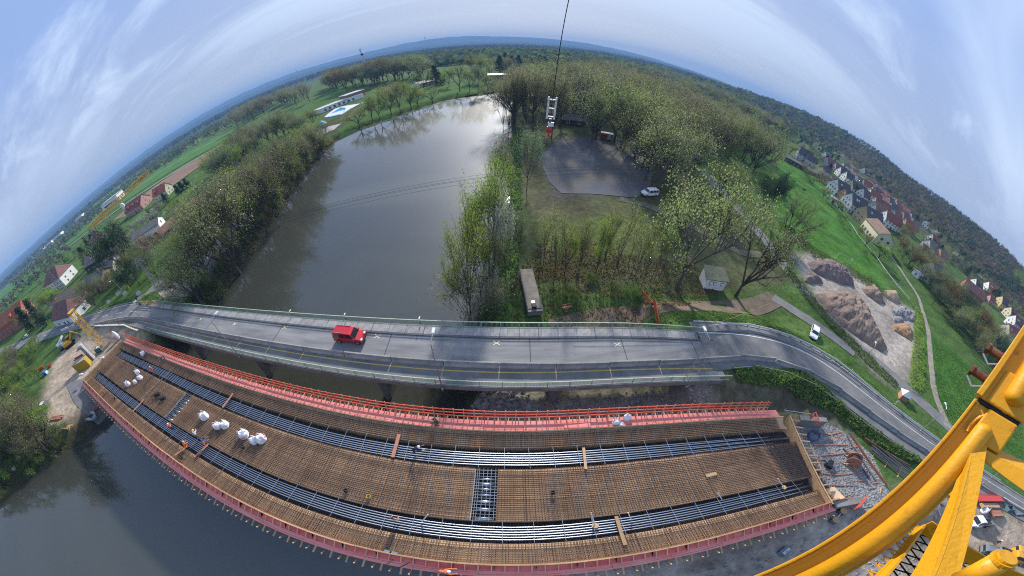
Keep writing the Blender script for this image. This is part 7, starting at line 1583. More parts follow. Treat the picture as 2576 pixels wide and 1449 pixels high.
for s in (-1, 1): MB().box((0, s*.5, .5), (3.0, .06, .7)).build('side', rm_, t)
x_, y_, z_ = at(*crop(200, 1100, 300, 1449, 760, 720), 4.7); t = thing('generator', (x_, y_, tz1(x_, y_)), 'blue green generator with white hood at the foot of the lattice mast', 'generator', R(40)); MB().box((0, 0, .7), (2.2, 1.2, 1.3)).build('housing', gmn, t); MB().box((.3, 0, 1.42), (1.3, 1.0, .14)).build('hood', m_white, t); MB().box((-1.0, 0, .9), (.3, 1.0, .8)).build('panel', mat('amber_panel', (.5, .25, .05), .6), t)
x_, y_, z_ = at(*crop(200, 1100, 300, 1449, 1085, 520), 4.7); t = thing('tarpaulin_stack', (x_, y_, tz1(x_, y_)), 'upright stack wrapped in white tarpaulin at the far left deck corner', 'stack'); MB().lathe([(.55, 0), (.6, 1.2), (.45, 2.0), (.12, 2.7)], (0, 0, 0), 9).build('cover', m_bag, t); MB().tube([(.3, -.5, 0), (.3, -.5, 1.5)], .06, 6).build('post', m_red2, t)
for px, py, lb in ((800, 855, 'white folded sack lying on the left end boards'), (440, 1140, 'white rolled tarpaulin at the near left deck corner')):
    x_, y_, z_ = at(*crop(200, 1100, 300, 1449, px, py), 6.7); t = thing('white_sack', (x_, y_, 6.62), lb, 'sack', R(35)); b = MB().lathe([(.12, -.7), (.3, -.5), (.33, 0), (.3, .5), (.1, .7)], (0, 0, 0), 9); b.v = [(p[2], p[0], .25+p[1]*.8) for p in b.v]; b.build('roll', m_bag, t); MB().box((0, 0, .5), (.06, .6, .06)).build('strap', m_steel, t)
# sheet pile wall with railing below the left approach
wp = [at(*crop(200, 1100, 300, 1449, *q), 5.9) for q in ((680, 300), (800, 300), (920, 295), (1040, 292), (1190, 290), (1300, 340), (1420, 385))]; m_pile = mat('rusty_sheet_pile', (.15, .10, .075), .85, (.22, .16, .12), 1.0)
t = thing('sheet_pile_wall', (0, 0, 0), 'rusty sheet pile wall with white coping and railing below the left approach', 'wall')
for a, b in zip(wp[:-1], wp[1:]):
    a, b = Vector(a), Vector(b); n_ = max(2, int((b-a).length/1.0))
    for k in range(n_):
        p, q = a.lerp(b, k/n_), a.lerp(b, (k+1)/n_); MB().bar(p+Vector((0, 0, -2.0)), q+Vector((0, 0, -2.0)), .10 if k % 2 else .28, 4.2).build('sheet_pile', m_pile, t)
    MB().bar(a+Vector((0, 0, .25)), b+Vector((0, 0, .25)), .5, .3).build('coping', m_white, t)
    for z in (.8, 1.25): MB().bar(a+Vector((0, 0, z)), b+Vector((0, 0, z)), .08, .12).build('rail', m_pile, t)
    for k in range(3): p = a.lerp(b, k/3); MB().bar(p, p+Vector((0, 0, 1.35)), .09, .09).build('post', m_pile, t)
# white covered barriers along the left site edge
for p, q, lb in [((10, 650), (60, 590), 'white tarpaulin covered barrier at the left site fence, outer one'), ((60, 590), (115, 480), 'white tarpaulin covered barrier at the left site fence, middle one'), ((110, 400), (240, 350), 'white tarpaulin covered barrier at the left site fence, by the road')]:
    a, b = [Vector(at(*crop(200, 1100, 300, 1449, *s), 5.0)) for s in (p, q)]; mid = (a+b)/2; t = thing('covered_barrier', (mid.x, mid.y, tz1(mid.x, mid.y)), lb, 'barrier'); d = b-a
    MB().bar(-d/2+Vector((0, 0, .5)), d/2+Vector((0, 0, .5)), .4, 1.0).build('cover', m_bag, t); MB().bar(-d/2, d/2, .6, .12).build('foot', m_barrier, t)
# warning boards and road signs on the left verge
def sign(px, py, shape, c_, label, h=2.6, s=.9, post=True):
    x, y, z = gat(px, py); t = thing('road_sign', (x, y, z), label, 'sign', math.atan2(y, x)-math.pi/2)
    MB().tube([(0, 0, 0), (0, 0, h)], .05, 6).build('post', m_steel, t); mm = mat('sign_%s' % (c_,), c_, .5)
    if shape == 'disc':
        w = MB().lathe([(s/2, -.02), (s/2, .02)], (0, 0, 0), 16); w.v = [(p[0], p[2]-.07, h-s/2+p[1]) for p in w.v]; w.build('plate', mm, t)
    else: MB().box((0, -.08, h-s*.35), (s, .03, s*.7)).build('plate', mm, t); MB().box((0, -.10, h-s*.35), (s*.8, .02, s*.1)).build('panel', m_scaff, t)
c9 = lambda x, y: crop(360, 880, 400, 1932, x, y)
for x, y, sh, c_, lb, s in [(375, 885, 'box', (.7, .72, .74), 'white direction sign with two boards on the left verge', 1.6), (380, 850, 'disc', (.6, .10, .07), 'round red sign on the left verge', .9), (495, 895, 'box', (.7, .7, .72), 'tall white sign board beside the verge lamp', 1.4), (740, 905, 'box', (.65, .70, .78), 'pale blue white sign at the start of the bank lane', 1.3), (215, 1040, 'box', (.7, .7, .7), 'small slanted white sign beside the road at the left', 1.2), (595, 600, 'box', (.75, .75, .75), 'white notice board behind the yellow beacons', 1.5)]:
    sign(*c9(x, y), sh, c_, lb, 3.0, s)
b = gat(*c9(498, 905)); lamp(b, top_h(b, *c9(245, 540)), 'street lamp with white head on the left verge between the signs', az=R(120))
b = gat(*c9(625, 860)); t = thing('traffic_light', b, 'temporary traffic light with yellow beacon on the left verge', 'traffic light'); hh = top_h(b, *c9(520, 650)); MB().tube([(0, 0, 0), (0, 0, hh)], .06, 6).build('post', m_steel, t); MB().box((0, -.1, hh-.3), (.4, .35, .9)).build('lamp_box', mat('beacon_yellow', (.65, .45, .05), .5), t); MB().box((0, 0, .15), (.6, .6, .3)).build('foot', m_black, t)
b = gat(*c9(690, 985)); t = thing('traffic_light', b, 'dark traffic light at the left end of the upstream railing', 'traffic light'); MB().tube([(0, 0, 0), (0, 0, 2.6)], .06, 6).build('post', m_steel, t); MB().box((0, 0, 2.3), (.35, .3, .9)).build('lamp_box', m_black, t); MB().box((0, 0, .15), (.7, .7, .3)).build('foot', m_black, t)
a, b = Vector(at(*c9(700, 990), 6)), Vector(at(*c9(1030, 1010), 6)); t = thing('timber_fence', (a+b)/2, 'short tan timber guard fence at the left end of the upstream railing', 'fence'); d = b-a
for z in (.3, .7, 1.1): MB().bar(-d/2+Vector((0, 0, z)), d/2+Vector((0, 0, z)), .05, .18).build('board', m_tan, t)
for k in range(5): MB().bar(d*(k/4-.5), d*(k/4-.5)+Vector((0, 0, 1.25)), .1, .1).build('post', m_tan, t)
for k, (x, y) in enumerate([(300, 985), (370, 940), (430, 905), (150, 1040)]):
    b = gat(*crop(0, 1000, 460, 1666, 870+k*55, 620-k*25)); t = thing('traffic_beacon', b, 'red and white striped beacon board at the left road works', 'beacon', group='striped beacons at the left road works'); MB().box((0, 0, .75), (.3, .06, 1.0)).build('board', m_white, t); MB().box((0, -.04, .9), (.31, .03, .25)).build('stripe', m_red2, t); MB().box((0, -.04, .45), (.31, .03, .25)).build('stripe', m_red2, t); MB().box((0, 0, .1), (.7, .4, .2)).build('foot', m_black, t)
# electricity pylons and wires
def pylon(base, h, w, label, arms, az, m):
    t = thing('pylon', base, label, 'pylon', az); lattice('x', (0, 0, 0), (0, 0, h*.72), w, 9, m, t, .06, .35); lattice('x', (0, 0, h*.72), (0, 0, h), w*.35, 5, m, t, .05, .3)
    for z, L_ in arms:
        MB().bar((-L_, 0, h*z), (L_, 0, h*z), .14, .14).bar((-L_, 0, h*z), (0, 0, h*z+1.2), .1, .1).bar((L_, 0, h*z), (0, 0, h*z+1.2), .1, .1).build('arm', m, t)
        for s in (-1, 1): MB().tube([(s*L_*.95, 0, h*z), (s*L_*.95, 0, h*z-1.0)], .09, 6).build('insulator', m_steel, t)
    return t
m_py = mat('pylon_steel', (.12, .15, .15), .6, metal=.3); m_py2 = mat('pylon_grey', (.33, .35, .36), .6, metal=.3)
b1 = gat(208, 782); h1 = top_h(b1, 98, 640); pylon(b1, h1, 3.4, 'tall dark electricity pylon behind the barn on the left', [(.80, 4.2), (.93, 2.6)], R(60), m_py)
b2 = gat(*c9(1035, 735)); h2 = top_h(b2, *c9(720, 165)); pylon(b2, h2, 2.0, 'slim grey lattice pylon beside the bank lane at the gravel lot', [(.9, 1.3), (.98, .9)], R(75), m_py2)
bx_, by2, _ = gat(250, 640); pylon((-330, 130, 2), 34, 4, 'distant pylon standing in the green field beyond the pink house', [(.75, 5), (.9, 3.5)], R(60), m_py)
for k, (y0, off) in enumerate(((505, 0), (514, .8), (517, 1.4), (532, 2.4))):
    p0 = Vector((b2[0], b2[1], b2[2]+h2*.93-off*.35)); pm_ = Vector(at(1130, y0, 11.6)); pe = pm_+(pm_-Vector(at(800, 575+(y0-505), 11.6)))*2.2; pe.z = 16
    pts = [p0.lerp(pe, i/24)-Vector((0, 0, 1.0*math.sin(math.pi*i/24))) for i in range(25)]
    tag(MB().tube(pts, .018, 4).build('power_line', m_black), 'thin dark power line crossing the river upstream of the old bridge', 'cable', 'power lines over the river')
# lower left bank clutter
x_, y_, z_ = gat(*crop(0, 1368, 912, 1932, 695, 262)); t = thing('work_boat', (x_, y_, .25+max(0, tz1(x_, y_))), 'grey open work boat with white side panels on the left shore', 'boat', R(35)); MB().prism([(-1.6, -.8), (1.2, -.8), (1.9, 0), (1.2, .8), (-1.6, .8)], 0, .5).build('hull', mat('boat_grey', (.28, .30, .32), .6), t); MB().box((-.2, 0, .53), (2.2, 1.1, .06)).build('deck', m_black, t)
for s in (-1, 1): MB().box((.6, s*.85, .75), (1.3, .06, .7)).build('side_panel', m_white, t)
a, b = [Vector(gat(*crop(0, 1368, 912, 1932, *q))) for q in ((720, 215), (790, 180))]; tag(MB().bar(a+Vector((0, 0, .8)), b+Vector((0, 0, 1.2)), .8, .1).build('gangplank', mat('gangplank_red', (.38, .06, .04), .7)), 'red gangplank beside the grey work boat', 'plank')
c10 = lambda x, y: gat(*crop(0, 1368, 912, 1932, x, y))
def stackT(p, label, m, L_, az, n, cat='timber'):
    x, y, z = c10(*p); t = thing('material_stack', (x, y, z), label, cat, R(az))
    for k in range(n): MB().box((rnd.uniform(-.2, .2), (k % 4)*.32-.5, .12+.2*(k//4)), (L_*rnd.uniform(.8, 1.1), .26, .16), rz=rnd.uniform(-.05, .05)).build('beam', m, t)
stackT((430, 260), 'stack of brown and grey timbers on the lower left bank', m_pinkwood, 4.5, 40, 8); stackT((340, 330), 'stack of grey steel tubes on the lower left bank', m_steel, 4, 42, 8); stackT((500, 330), 'tan boards scattered near the lower left water corner', m_tan, 3.5, 35, 6); stackT((300, 250), 'long pale tube bundle beside the white machine on the lower left bank', m_steel, 5, 60, 4)
x_, y_, z_ = c10(350, 170); t = thing('compressor', (x_, y_, z_), 'white and dark compressor machine at the edge of the lower left bushes', 'machine', R(40)); MB().box((0, 0, .8), (2.2, 1.3, 1.3)).build('housing', m_white, t); MB().box((.9, 0, .8), (.8, 1.35, 1.4)).build('grille', m_scaff, t)
for s in (-1, 1): w = MB().lathe([(.3, -.1), (.3, .1)], (0, 0, 0), 12); w.v = [(p[0], s*.75+p[2], .3+p[1]) for p in w.v]; w.build('wheel', m_tyre, t)
x_, y_, z_ = gat(*crop(0, 1000, 460, 1666, 600, 1200)); t = thing('blue_toilet', (x_, y_, z_), 'bright blue toilet cabin lying at the left site edge', 'cabin', R(30)); MB().box((0, 0, .6), (2.0, 1.1, 1.1)).build('body', mat('cabin_blue', (.02, .16, .55), .5), t); MB().box((1.02, 0, .6), (.06, 1.0, 1.0)).build('door', m_white, t)
for x, y, lb, az in ((640, 1120, 'orange plastic barrier panel leaning beside the blue cabin', 20), (540, 1150, 'pile of orange barrier panels behind the blue cabin', 60)):
    p = gat(*crop(0, 1000, 460, 1666, x, y)); t = thing('plastic_barrier', p, lb, 'barrier', R(az))
    for k in range(3): MB().box((0, k*.25, .5+.05*k), (2.0, .08, .9)).build('panel', m_or, t)
x_, y_, z_ = c10(122, 650); tag(MB().lathe([(.5, 0), (.6, .3), (.3, .7)], (0, 0, 0), 8).build('white_sack', m_bag, None, loc=(x_, y_, z_+.4)), 'white sack caught in the bushes at the lower left water edge', 'sack')

# ------------------------------------------------------------ hook block on the hoist rope
hp_ = far(1378, 355, 27); tp = far(1425, -40, 27)
az_ = math.atan2(hp_.x, hp_.y); D_ = math.hypot(hp_.x, hp_.y); X_, Y_ = D_*math.sin(az_), D_*math.cos(az_); zt = CAMZ+D_*math.tan(R(-10.3))
t = thing('hook_block', (X_, Y_, zt+.3), 'white hook block with red hook hanging on the hoist rope above the park', 'hook block', -az_); t.scale = (.85, .85, .85)
for s in (-1, 1): MB().box((s*.30, 0, -.95), (.16, .35, 1.9)).build('side_plate', m_white, t)
for z in (-.05, -.9, -1.7): MB().box((0, 0, z), (.5, .2, .1)).build('crossbar', m_white, t)
for s in (-.16, .16):
    w = MB().lathe([(.24, -.05), (.24, .05)], (0, 0, 0), 14); w.v = [(s*1.9+p[2]*1.2, p[0], -.02+p[1]) for p in w.v]; w.build('sheave', m_white, t)
MB().box((0, 0, -2.15), (.24, .24, .5)).build('swivel', m_scaff, t); MB().box((0.1, 0, -2.45), (.5, .3, .4)).build('housing', m_white, t)
MB().lathe([(.26, -.3), (.30, 0), (.2, .25)], (0, 0, -2.95), 10).build('weight', mat('hook_red', (.40, .05, .035), .5), t); MB().tube([(0, 0, -3.1), (0, 0, -3.5), (.16, 0, -3.75), (.02, 0, -3.95), (-.14, 0, -3.8)], .06, 8).build('hook', mat('hook_red', (.40, .05, .035), .5), t)
rp_ = MB().tube([(0, 0, 0), (0, 0, 22)], .035, 6); o = rp_.build('rope', m_black, t)

yc = [at(1940, 762, 3.5), at(1850, 797, 6.2), at(1775, 822, 7.1), at(1600, 823, 7.1), at(1440, 822, 7.1)]
tag(MB().tube(yc, .03, 5).build('yellow_cable', m_yellow), 'yellow cable running from the low road to the upstream railing', 'cable')
# ------------------------------------------------------------ the yellow crane frame the camera is mounted beside
m_cr = mat('crane_frame_yellow', (.66, .31, .010), .46, (.36, .15, .02), 11.0, fac=(.60, .74), detail=9, bump=.06, bscale=25, spec=.4)
m_rust = mat('crane_frame_worn', (.62, .30, .012), .5, (.30, .12, .02), 38.0, fac=(.60, .72), bump=.12, bscale=40)
m_bolt = mat('rusty_bolt', (.13, .045, .025), .6, (.22, .10, .05), 9, metal=.3)
crane = thing('tower_crane', (0.9, -0.3, 34.0), 'big yellow crane frame with tube, braces and mesh platform filling the lower right corner', 'crane')
OC = Vector((0.9, -0.3, 34.0))
def fr(px, py, d): return far(px, py, d)-OC
def hh_(z): return z-OC.z
# main flange (wide plate with a raised lip) along the left edge of the frame
A0, B0 = fr(1932, 1434, 2.25), fr(2576, 823, 2.2); u = (B0-A0).normalized(); A1, B1 = A0-u*1.2, B0+u*.9
mid = (A0+B0)/2+OC-Vector((0, 0, CAMZ)); view = mid.normalized(); w = u.cross(view).normalized()
if w.dot(fr(2500, 1300, 2.0)-fr(2215, 1249, 2.0)) < 0: w = -w
n_ = w.cross(u).normalized()
if n_.dot(view) > 0: n_ = -n_            # towards the camera
def strip3(p, q, w0, w1, t0, t1, name, m, bev=.006):
    b = MB(); vs = []
    for s in (p, q):
        for a, c in ((w0, t0), (w1, t0), (w1, t1), (w0, t1)): vs.append(s+w*a+n_*c)
    b.add(vs, [(3, 2, 1, 0), (4, 5, 6, 7), (0, 1, 5, 4), (1, 2, 6, 5), (2, 3, 7, 6), (3, 0, 4, 7)]); o = b.build(name, m, crane)
    if bev: md = o.modifiers.new('bevel', 'BEVEL'); md.width = bev; md.segments = 2; md.limit_method = 'ANGLE'
    return o
# where the two mast sections meet
J = fr(2450, 1000, 2.02); sj = (J-A0).dot(u); Jp = A0+u*sj
strip3(A1, Jp-u*.012, 0, .23, -.045, 0, 'flange', m_cr); strip3(A1, Jp-u*.012, 0, .02, 0, .045, 'lip', m_cr); strip3(A1, Jp-u*.012, .02, .045, 0, .012, 'weld_bead', m_cr)
strip3(Jp+u*.012, B1, 0, .31, -.05, .03, 'flange', m_cr); strip3(Jp+u*.012, B1, -.01, .03, .03, .07, 'lip', m_cr); strip3(Jp-u*.22, Jp-u*.012, .10, .30, -.10, .03, 'joint_plate', m_cr, .012); strip3(Jp+u*.012, Jp+u*.25, .06, .32, -.12, .045, 'joint_plate', m_cr, .012)
strip3(Jp-u*.012, Jp+u*.012, .02, .30, -.10, .02, 'joint_gap', m_black, 0)
# round chord tubes with rounded weld ends
def rtube(p, q, r, name, m=m_cr, n=24, rnd0=False, rnd1=True):
    d = (q-p).normalized(); pts, rs = [], []
    if rnd0:
        for k in range(5): a = math.pi/2*k/5; pts.append(p-d*r*math.cos(a)*.8); rs.append(max(.002, r*math.sin(a)))
    pts += [p, q]; rs += [r, r]
    if rnd1:
        for k in range(1, 6): a = math.pi/2*k/5; pts.append(q+d*r*math.sin(a)*.8); rs.append(max(.002, r*math.cos(a)))
    return MB().tube(pts, rs, n).build(name, m, crane, smooth=True)
Tb, Tt = A1+w*.150+n_*.045, Jp-u*.15+w*.150+n_*.045
rtube(Tb, Tt, .054, 'chord_tube'); rtube(Jp+u*.12+w*.19+n_*.055, B1+w*.19+n_*.055, .066, 'chord_tube', rnd0=True, rnd1=False)
for s0, r_, th in ((Tt, .115, .018), (Jp+u*.12+w*.19+n_*.055, .115, .018)): 
    pts = [s0+(w*math.cos(a)*.078+u*math.sin(a)*.10*(1 if s0 is Tt else -1))-n_*.035 for a in np.linspace(-.5, math.pi+.5, 18)]; MB().tube(pts, .012, 6).build('weld_bead', m_cr, crane)
# bolts along the outer edge
for px, py in ((2504, 888), (2464, 943), (2562, 1029)):
    p = fr(px, py, 2.08); o = MB().tube([p-w*.045, p+w*.045], .028, 10).tube([p+w*.045, p+w*.065], .040, 6).tube([p-w*.065, p-w*.045], .040, 6).build('bolt', m_bolt, crane); MB().tube([p-u*.05-w*.06, p-u*.09, p-u*.05+w*.06], .008, 6).build('split_pin', m_steel, crane)
# big diagonal brace: a folded angle
def quadprism(a, b, c, d, th, name, m):
    nn = (b-a).cross(d-a).normalized()
    if nn.dot((a+OC-Vector((0, 0, CAMZ)))) < 0: nn = -nn
    vs = [a, b, c, d, a+nn*th, b+nn*th, c+nn*th, d+nn*th]; return MB().add(vs, [(0, 1, 2, 3), (7, 6, 5, 4), (0, 4, 5, 1), (1, 5, 6, 2), (2, 6, 7, 3), (3, 7, 4, 0)]).build(name, m, crane)
f_t, f_b = fr(2446, 1118, 1.90), fr(2318, 1500, 1.62); l_t, l_b = fr(2432, 1132, 1.97), fr(2246, 1510, 1.74); r_t, r_b = fr(2484, 1120, 1.93), fr(2388, 1520, 1.66)
quadprism(l_t, f_t, f_b, l_b, .012, 'brace_flange', m_rust); quadprism(f_t, r_t, r_b, f_b, .012, 'brace_web', m_rust)
quadprism(fr(2400, 1128, 2.0), fr(2475, 1085, 1.98), fr(2490, 1140, 1.99), fr(2420, 1190, 2.01), .03, 'gusset', m_cr)
# beam running off to the right
quadprism(fr(2466, 1122, 1.95), fr(2600, 1195, 2.0), fr(2600, 1250, 1.98), fr(2468, 1152, 1.94), .012, 'side_beam', m_cr); quadprism(fr(2474, 1108, 2.04), fr(2600, 1172, 2.1), fr(2600, 1198, 2.0), fr(2466, 1124, 1.95), .012, 'side_beam_flange', m_rust)
# small horizontal tie behind the brace
quadprism(fr(2362, 1218, 2.15), fr(2402, 1240, 2.15), fr(2404, 1262, 2.13), fr(2376, 1235, 2.13), .02, 'tie_plate', m_cr)
# platform: toe boards and expanded metal
ZP = CAMZ-1.45
def pl(px, py, z=ZP): return Vector(at(px, py, z))-OC
def toe(p, q, h, name='toe_board'):
    a, b = pl(*p), pl(*q); MB().bar(a+Vector((0, 0, h/2)), b+Vector((0, 0, h/2)), .012, h).build(name, m_cr, crane); MB().bar(a+Vector((0, 0, .012)), b+Vector((0, 0, .012)), .03, .012).build('floor_flange', m_cr, crane)
toe((2306, 1330), (2165, 1490), .07); toe((2306, 1330), (2640, 1505), .12)
e0, e1 = pl(2306, 1322), pl(2165, 1480); e2 = pl(2640, 1500); ux, uy = (e2-e0).normalized(), (e1-e0).normalized(); bm_ = MB(); r_ = .0055; Lx, Ly = 2.2, 1.4; px_, py_ = .075, .034
nx_, ny_ = int(Lx/px_), int(Ly/py_)
for i in range(nx_):
    for j in range(ny_):
        c = e0+ux*(px_*(i+.5))+uy*(py_*(j+.5)+(.0)); 
        if (i+j) % 2 == 0: 
            for s in (-1, 1): bm_.bar(c-ux*px_, c+uy*py_*s, .009, .004); bm_.bar(c+uy*py_*s, c+ux*px_, .009, .004)
o = bm_.build('expanded_metal', m_cr, crane); o['kind'] = 'stuff'
# railing tube end
rtube(fr(2420, 1462, 1.45), fr(2527, 1406, 1.36), .042, 'rail_tube', rnd1=False); a = fr(2531, 1404, 1.352); MB().lathe([(.036, 0), (.036, .01)], a, 16).build('tube_cap', m_cr, crane)
d_ = (fr(2527, 1406, 1.36)-fr(2420, 1462, 1.45)).normalized(); MB().tube([fr(2520, 1410, 1.365), fr(2530, 1404.5, 1.355)], .046, 20).build('tube_collar', m_cr, crane)
# inner leg of the frame seen behind the platform
pass
# ------------------------------------------------------------ woods far off, hills and air
def puffs(name, xyz, h, m_list, midx, label, nq=22, seed=1, wr=.38, size=.5):
    g = np.random.default_rng(seed); n = len(xyz); h = np.asarray(h)
    u = g.normal(0, 1, (n, nq, 3)); u /= np.linalg.norm(u, axis=2)[..., None]; rr = g.uniform(.35, 1, (n, nq, 1))
    c = np.asarray(xyz)[:, None, :]+u*rr*np.stack([h*wr, h*wr, h*.45], 1)[:, None, :]; c[..., 2] += (h*.55)[:, None]
    a = g.normal(0, 1, (n, nq, 3)); a /= np.linalg.norm(a, axis=2)[..., None]; b = np.cross(a, u); b /= np.linalg.norm(b, axis=2)[..., None]+1e-9
    s = (h*size)[:, None, None]*g.uniform(.4, .8, (n, nq, 1)); a = a*s*.5; b = b*s*.4
    V = np.stack([c-a, c+b, c+a, c-b], 2).reshape(-1, 3); N = n*nq
    me = bpy.data.meshes.new(name); me.vertices.add(len(V)); me.vertices.foreach_set('co', V.ravel()); me.loops.add(4*N); me.loops.foreach_set('vertex_index', np.arange(4*N)); me.polygons.add(N)
    me.polygons.foreach_set('loop_start', np.arange(0, 4*N, 4)); me.polygons.foreach_set('loop_total', np.full(N, 4))
    for m in m_list: me.materials.append(m)
    me.polygons.foreach_set('material_index', np.repeat(np.asarray(midx), nq)); me.update(calc_edges=True)
    return tag(obj(name, me), label, 'wood', kind='stuff')
FM = [leafmat('wood_brown', (.115, .10, .075), (.15, .13, .09), .2), leafmat('wood_grey', (.10, .115, .07), (.13, .15, .08), .25), LM['dark'], leafmat('wood_green', (.12, .19, .06), (.15, .20, .06), .3)]
g = np.random.default_rng(3)
# wooded slope behind the village
q = g.uniform((150, -260), (1000, 900), (26000, 2)); hz = hillz(q[:, 0], q[:, 1]); D = np.hypot(q[:, 0], q[:, 1])
keep = (hz > 9.5+6*vnoise(q[:, 0], q[:, 1], 40, 8)) & (g.random(len(q)) < np.clip(420/D, .1, 1))
q = q[keep][:5200]; z = tz(q[:, 0], q[:, 1]); nn = vnoise(q[:, 0], q[:, 1], 45, 6)
mi = np.where(nn > .68, 2, np.where(g.random(len(q)) < .62, 0, np.where(g.random(len(q)) < .85, 1, 3)))
puffs('hill_wood', np.c_[q, z], g.uniform(8, 13, len(q)), FM, mi, 'brown grey wood with dark conifers covering the slope behind the village', 34, 4, .4, .28)
# woods and hedges on the plain
def belt(name, az0, az1, d0, d1, n, h, mix, label, seed, nq=8, size=.9):
    g = np.random.default_rng(seed); a = np.radians(g.uniform(az0, az1, n)); d = np.sqrt(g.uniform(d0*d0, d1*d1, n)); x, y = d*np.sin(a), d*np.cos(a)
    puffs(name, np.c_[x, y, tz(x, y)], g.uniform(h*.75, h*1.2, n), FM, g.choice(len(FM), n, p=mix), label, nq, seed, .55, size)
belt('far_wood', -62, 52, 1500, 3300, 5200, 19, (.45, .15, .4, 0), 'dark wood stretching across the far plain', 5)
belt('far_wood', -100, -55, 1400, 3600, 3600, 18, (.4, .2, .4, 0), 'dark wood on the far left plain', 6)
belt('green_copse', -16, 34, 720, 1150, 1500, 17, (.05, .25, .1, .6), 'light green copse in front of the dark far wood', 7, 10)
belt('green_copse', -14, 8, 520, 640, 420, 14, (.1, .35, .15, .4), 'green copse beyond the hall with the white roof', 8, 12)
belt('garden_trees', -88, -42, 620, 1100, 1500, 9, (.25, .4, .1, .25), 'scattered trees and gardens beyond the green field', 9, 10)
belt('field_trees', -100, -76, 380, 560, 130, 7, (.25, .35, .1, .3), 'loose trees along the field lanes on the left', 10, 14)
belt('park_far_wood', 10, 42, 330, 620, 900, 16, (.4, .35, .05, .2), 'continuing treetops of the park wood towards the valley', 11, 16, .5)
belt('valley_wood', 33, 50, 560, 1400, 900, 13, (.3, .4, .2, .1), 'trees up the valley beyond the park', 12, 10)
for nm, n, h, lab in (('blossom_orchard', 200, 6, 'pale blossoming orchard trees beyond the green field'),):
    a = np.radians(g.uniform(-80, -40, n)); d = g.uniform(560, 760, n); x, y = d*np.sin(a), d*np.cos(a)
    puffs(nm, np.c_[x, y, tz(x, y)], g.uniform(4, 7, n), [LM['blossom'], FM[0]], g.integers(0, 2, n), lab, 12, 13, .5, .6)
# hill ridges: real relief at their distance
def ridge(name, pts, D, depth, m, base=-2):
    V, F = [], []; n = 240; K = 7; az = np.linspace(pts[0][0], pts[-1][0], n); el = np.interp(az, [p[0] for p in pts], [p[1] for p in pts])
    for i in range(n):
        a = math.radians(az[i]); top = CAMZ+D*math.tan(math.radians(el[i]))+D*.0016*(mnoise.noise(Vector((az[i]*.55, 1, D)))+.5*mnoise.noise(Vector((az[i]*1.9, 3, D))))
        for k in range(K):
            t = k/(K-1); d = D-depth*(1-t) if k < K-1 else D; s = t*t*(3-2*t)
            d += D*.01*mnoise.noise(Vector((az[i]*.4, t*4, 7)))
            V.append((d*math.sin(a), d*math.cos(a), base+(top-base)*s))
    F = [(i*K+k, (i+1)*K+k, (i+1)*K+k+1, i*K+k+1) for i in range(n-1) for k in range(K-1)]
    b = MB(); b.add(V, F); o = b.build(name, m, None, smooth=True); bm_flip(o.data); return tag(o, kind='structure')
m_hill = mat('hill_forest', (.035, .05, .04), .98, (.05, .065, .045), .004, spec=.0)
ridge('hills', [(-100, .55), (-88, .75), (-75, .70), (-66, .68), (-50, .85), (-38, .95), (-30, .9), (-24, .75), (-20, .76), (-15, 1.0), (-11, 1.22), (-6, 1.30), (-2, 1.0), (3, .92), (10, .74), (16, .4), (22, .08), (30, -.08), (40, -.2), (55, -.3)], 7000, 1500, m_hill)
ridge('near_hills', [(-100, .3), (-80, .3), (-60, .28), (-45, .35), (-32, .28), (-20, .2), (-5, .12), (10, .05), (20, -.05), (36, -.15), (55, -.35)], 4600, 900, m_hill)
for az, el, h, lb in ((-11, 1.2, 95, 'slender television tower on the far hill crest above the water'), (-28.9, .82, 80, 'thin transmitter mast on the far hill crest further left')):
    a = R(az); D = 6990; t = thing('tv_tower', (D*math.sin(a), D*math.cos(a), CAMZ+D*math.tan(R(el))-25), lb, 'tower')
    MB().tube([(0, 0, 0), (0, 0, h*.6), (0, 0, h+25)], [7, 5, 1.5], 8).build('shaft', m_conc, t); MB().lathe([(5, 0), (14, 5), (14, 12), (5, 16)], (0, 0, h*.55), 12).build('pod', m_conc, t)
# air
HZ = 7700; hb = MB().box((0, 0, (-3+232)/2), (2*HZ, 2*HZ, 235)); hzm = bpy.data.materials.new('haze'); hzm.use_nodes = True
nt = hzm.node_tree; nt.nodes.clear(); o_ = nt.nodes.new('ShaderNodeOutputMaterial'); v_ = nt.nodes.new('ShaderNodeVolumePrincipled')
v_.inputs['Color'].default_value = (.28, .52, .90, 1); v_.inputs['Density'].default_value = 0.00021; v_.inputs['Anisotropy'].default_value = -0.05
nt.links.new(v_.outputs[0], o_.inputs['Volume'])
tag(hb.build('haze', hzm), kind='stuff')
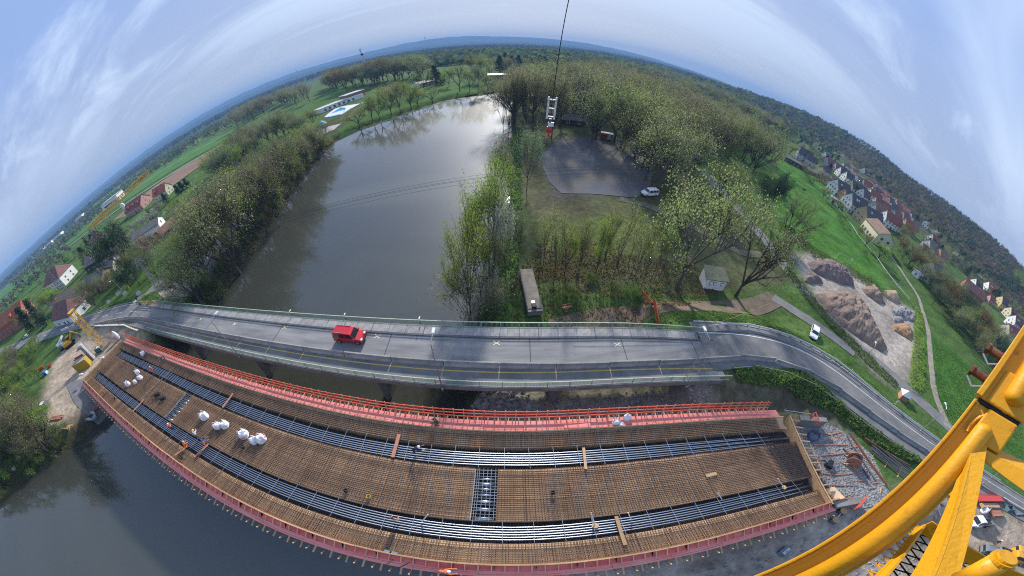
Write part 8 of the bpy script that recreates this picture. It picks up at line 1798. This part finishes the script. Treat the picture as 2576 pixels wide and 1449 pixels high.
# ------------------------------------------------------------ labels of look-alikes: say beside which landmark each one stands
def pol(o):
    x, y = o.matrix_world.translation.x, o.matrix_world.translation.y
    return math.degrees(math.atan2(x, y)), math.hypot(x, y)
bpy.context.view_layer.update()
tops = [o for o in bpy.data.objects if o.parent is None and 'category' in o.keys()]
LMK = []
for nm, ph in (('red_wagon', 'the red wagon'), ('hook_block', None), ('yard_pavilion', 'the dark roofed pavilion'), ('park_hut', 'the dark wooden hut'), ('graffiti_shed', 'the graffiti shed'), ('concrete_slab', 'the concrete platform'), ('pool_house', 'the white pool house'), ('telecom_mast', 'the telecom mast'), ('sports_hall', 'the white roofed hall'), ('pavilion', 'the long low pavilion'), ('pylon', 'the dark pylon'), ('village_hall', 'the cream hall'), ('clubhouse', 'the long clubhouse'), ('slide', 'the turquoise slide roof'), ('stable', 'the grey roofed hall'), ('pink_house', 'the pink house'), ('brick_house', 'the long brick house'), ('barn', 'the maroon roofed barn'), ('stone_house', 'the sandstone house'), ('workshop', 'the long workshop'), ('silo', 'the white silo'), ('tent', 'the pale tent'), ('bench', 'the wooden bench'), ('van', 'the red van'), ('pyramid_hut', 'the pyramid roofed hut'), ('work_boat', 'the grey work boat'), ('compressor', 'the white compressor'), ('blue_toilet', 'the blue cabin'), ('white_sack', None), ('long_shed', 'the rose brown shed'), ('greenhouse', 'the glasshouse'), ('garage', 'the flat garage'), ('garden_shed', 'the flat white shed'), ('playground_frame', 'the climbing frame'), ('long_hall', 'the long white hall')):
    o = bpy.data.objects.get(nm)
    if o is not None and ph: LMK.append((ph, *pol(o)))
byl = {}
for o in tops: byl.setdefault(o.get('label'), []).append(o)
for lab, os_ in byl.items():
    if len(os_) < 2: continue
    cand = []
    for o in os_:
        a, d = pol(o)
        for ph, la, ld in LMK:
            ta, rd = math.radians(a-la)*(d+ld)/2, d-ld; dist = math.hypot(ta, rd)
            if dist < 45:
                side = ('behind' if rd > 0 else 'in front of') if abs(rd) > abs(ta) else ('right of' if ta > 0 else 'left of')
                cand.append((dist, side+' '+ph, o))
    cand.sort(key=lambda c: c[0]); used, done = set(), set(); rest = list(os_)
    base = lab.split()
    for dist, ph, o in cand:
        if ph in used or o.name in done or len(base)+len(ph.split())+2 > 16: continue
        used.add(ph); done.add(o.name); o['label'] = lab+', nearest '+ph.replace('right of', 'on the right of').replace('left of', 'on the left of') if False else lab+', closest '+ph; rest.remove(o)
    if len(rest) > 2 and len(base) <= 13:
        r = sorted(rest, key=lambda o: pol(o)[0]); r[0]['label'] = lab+', leftmost of all'; r[-1]['label'] = lab+', rightmost of all'
        r = sorted(r[1:-1], key=lambda o: pol(o)[1])
        if len(r) > 2: r[0]['label'] = lab+', nearest the camera'; r[-1]['label'] = lab+', farthest back'
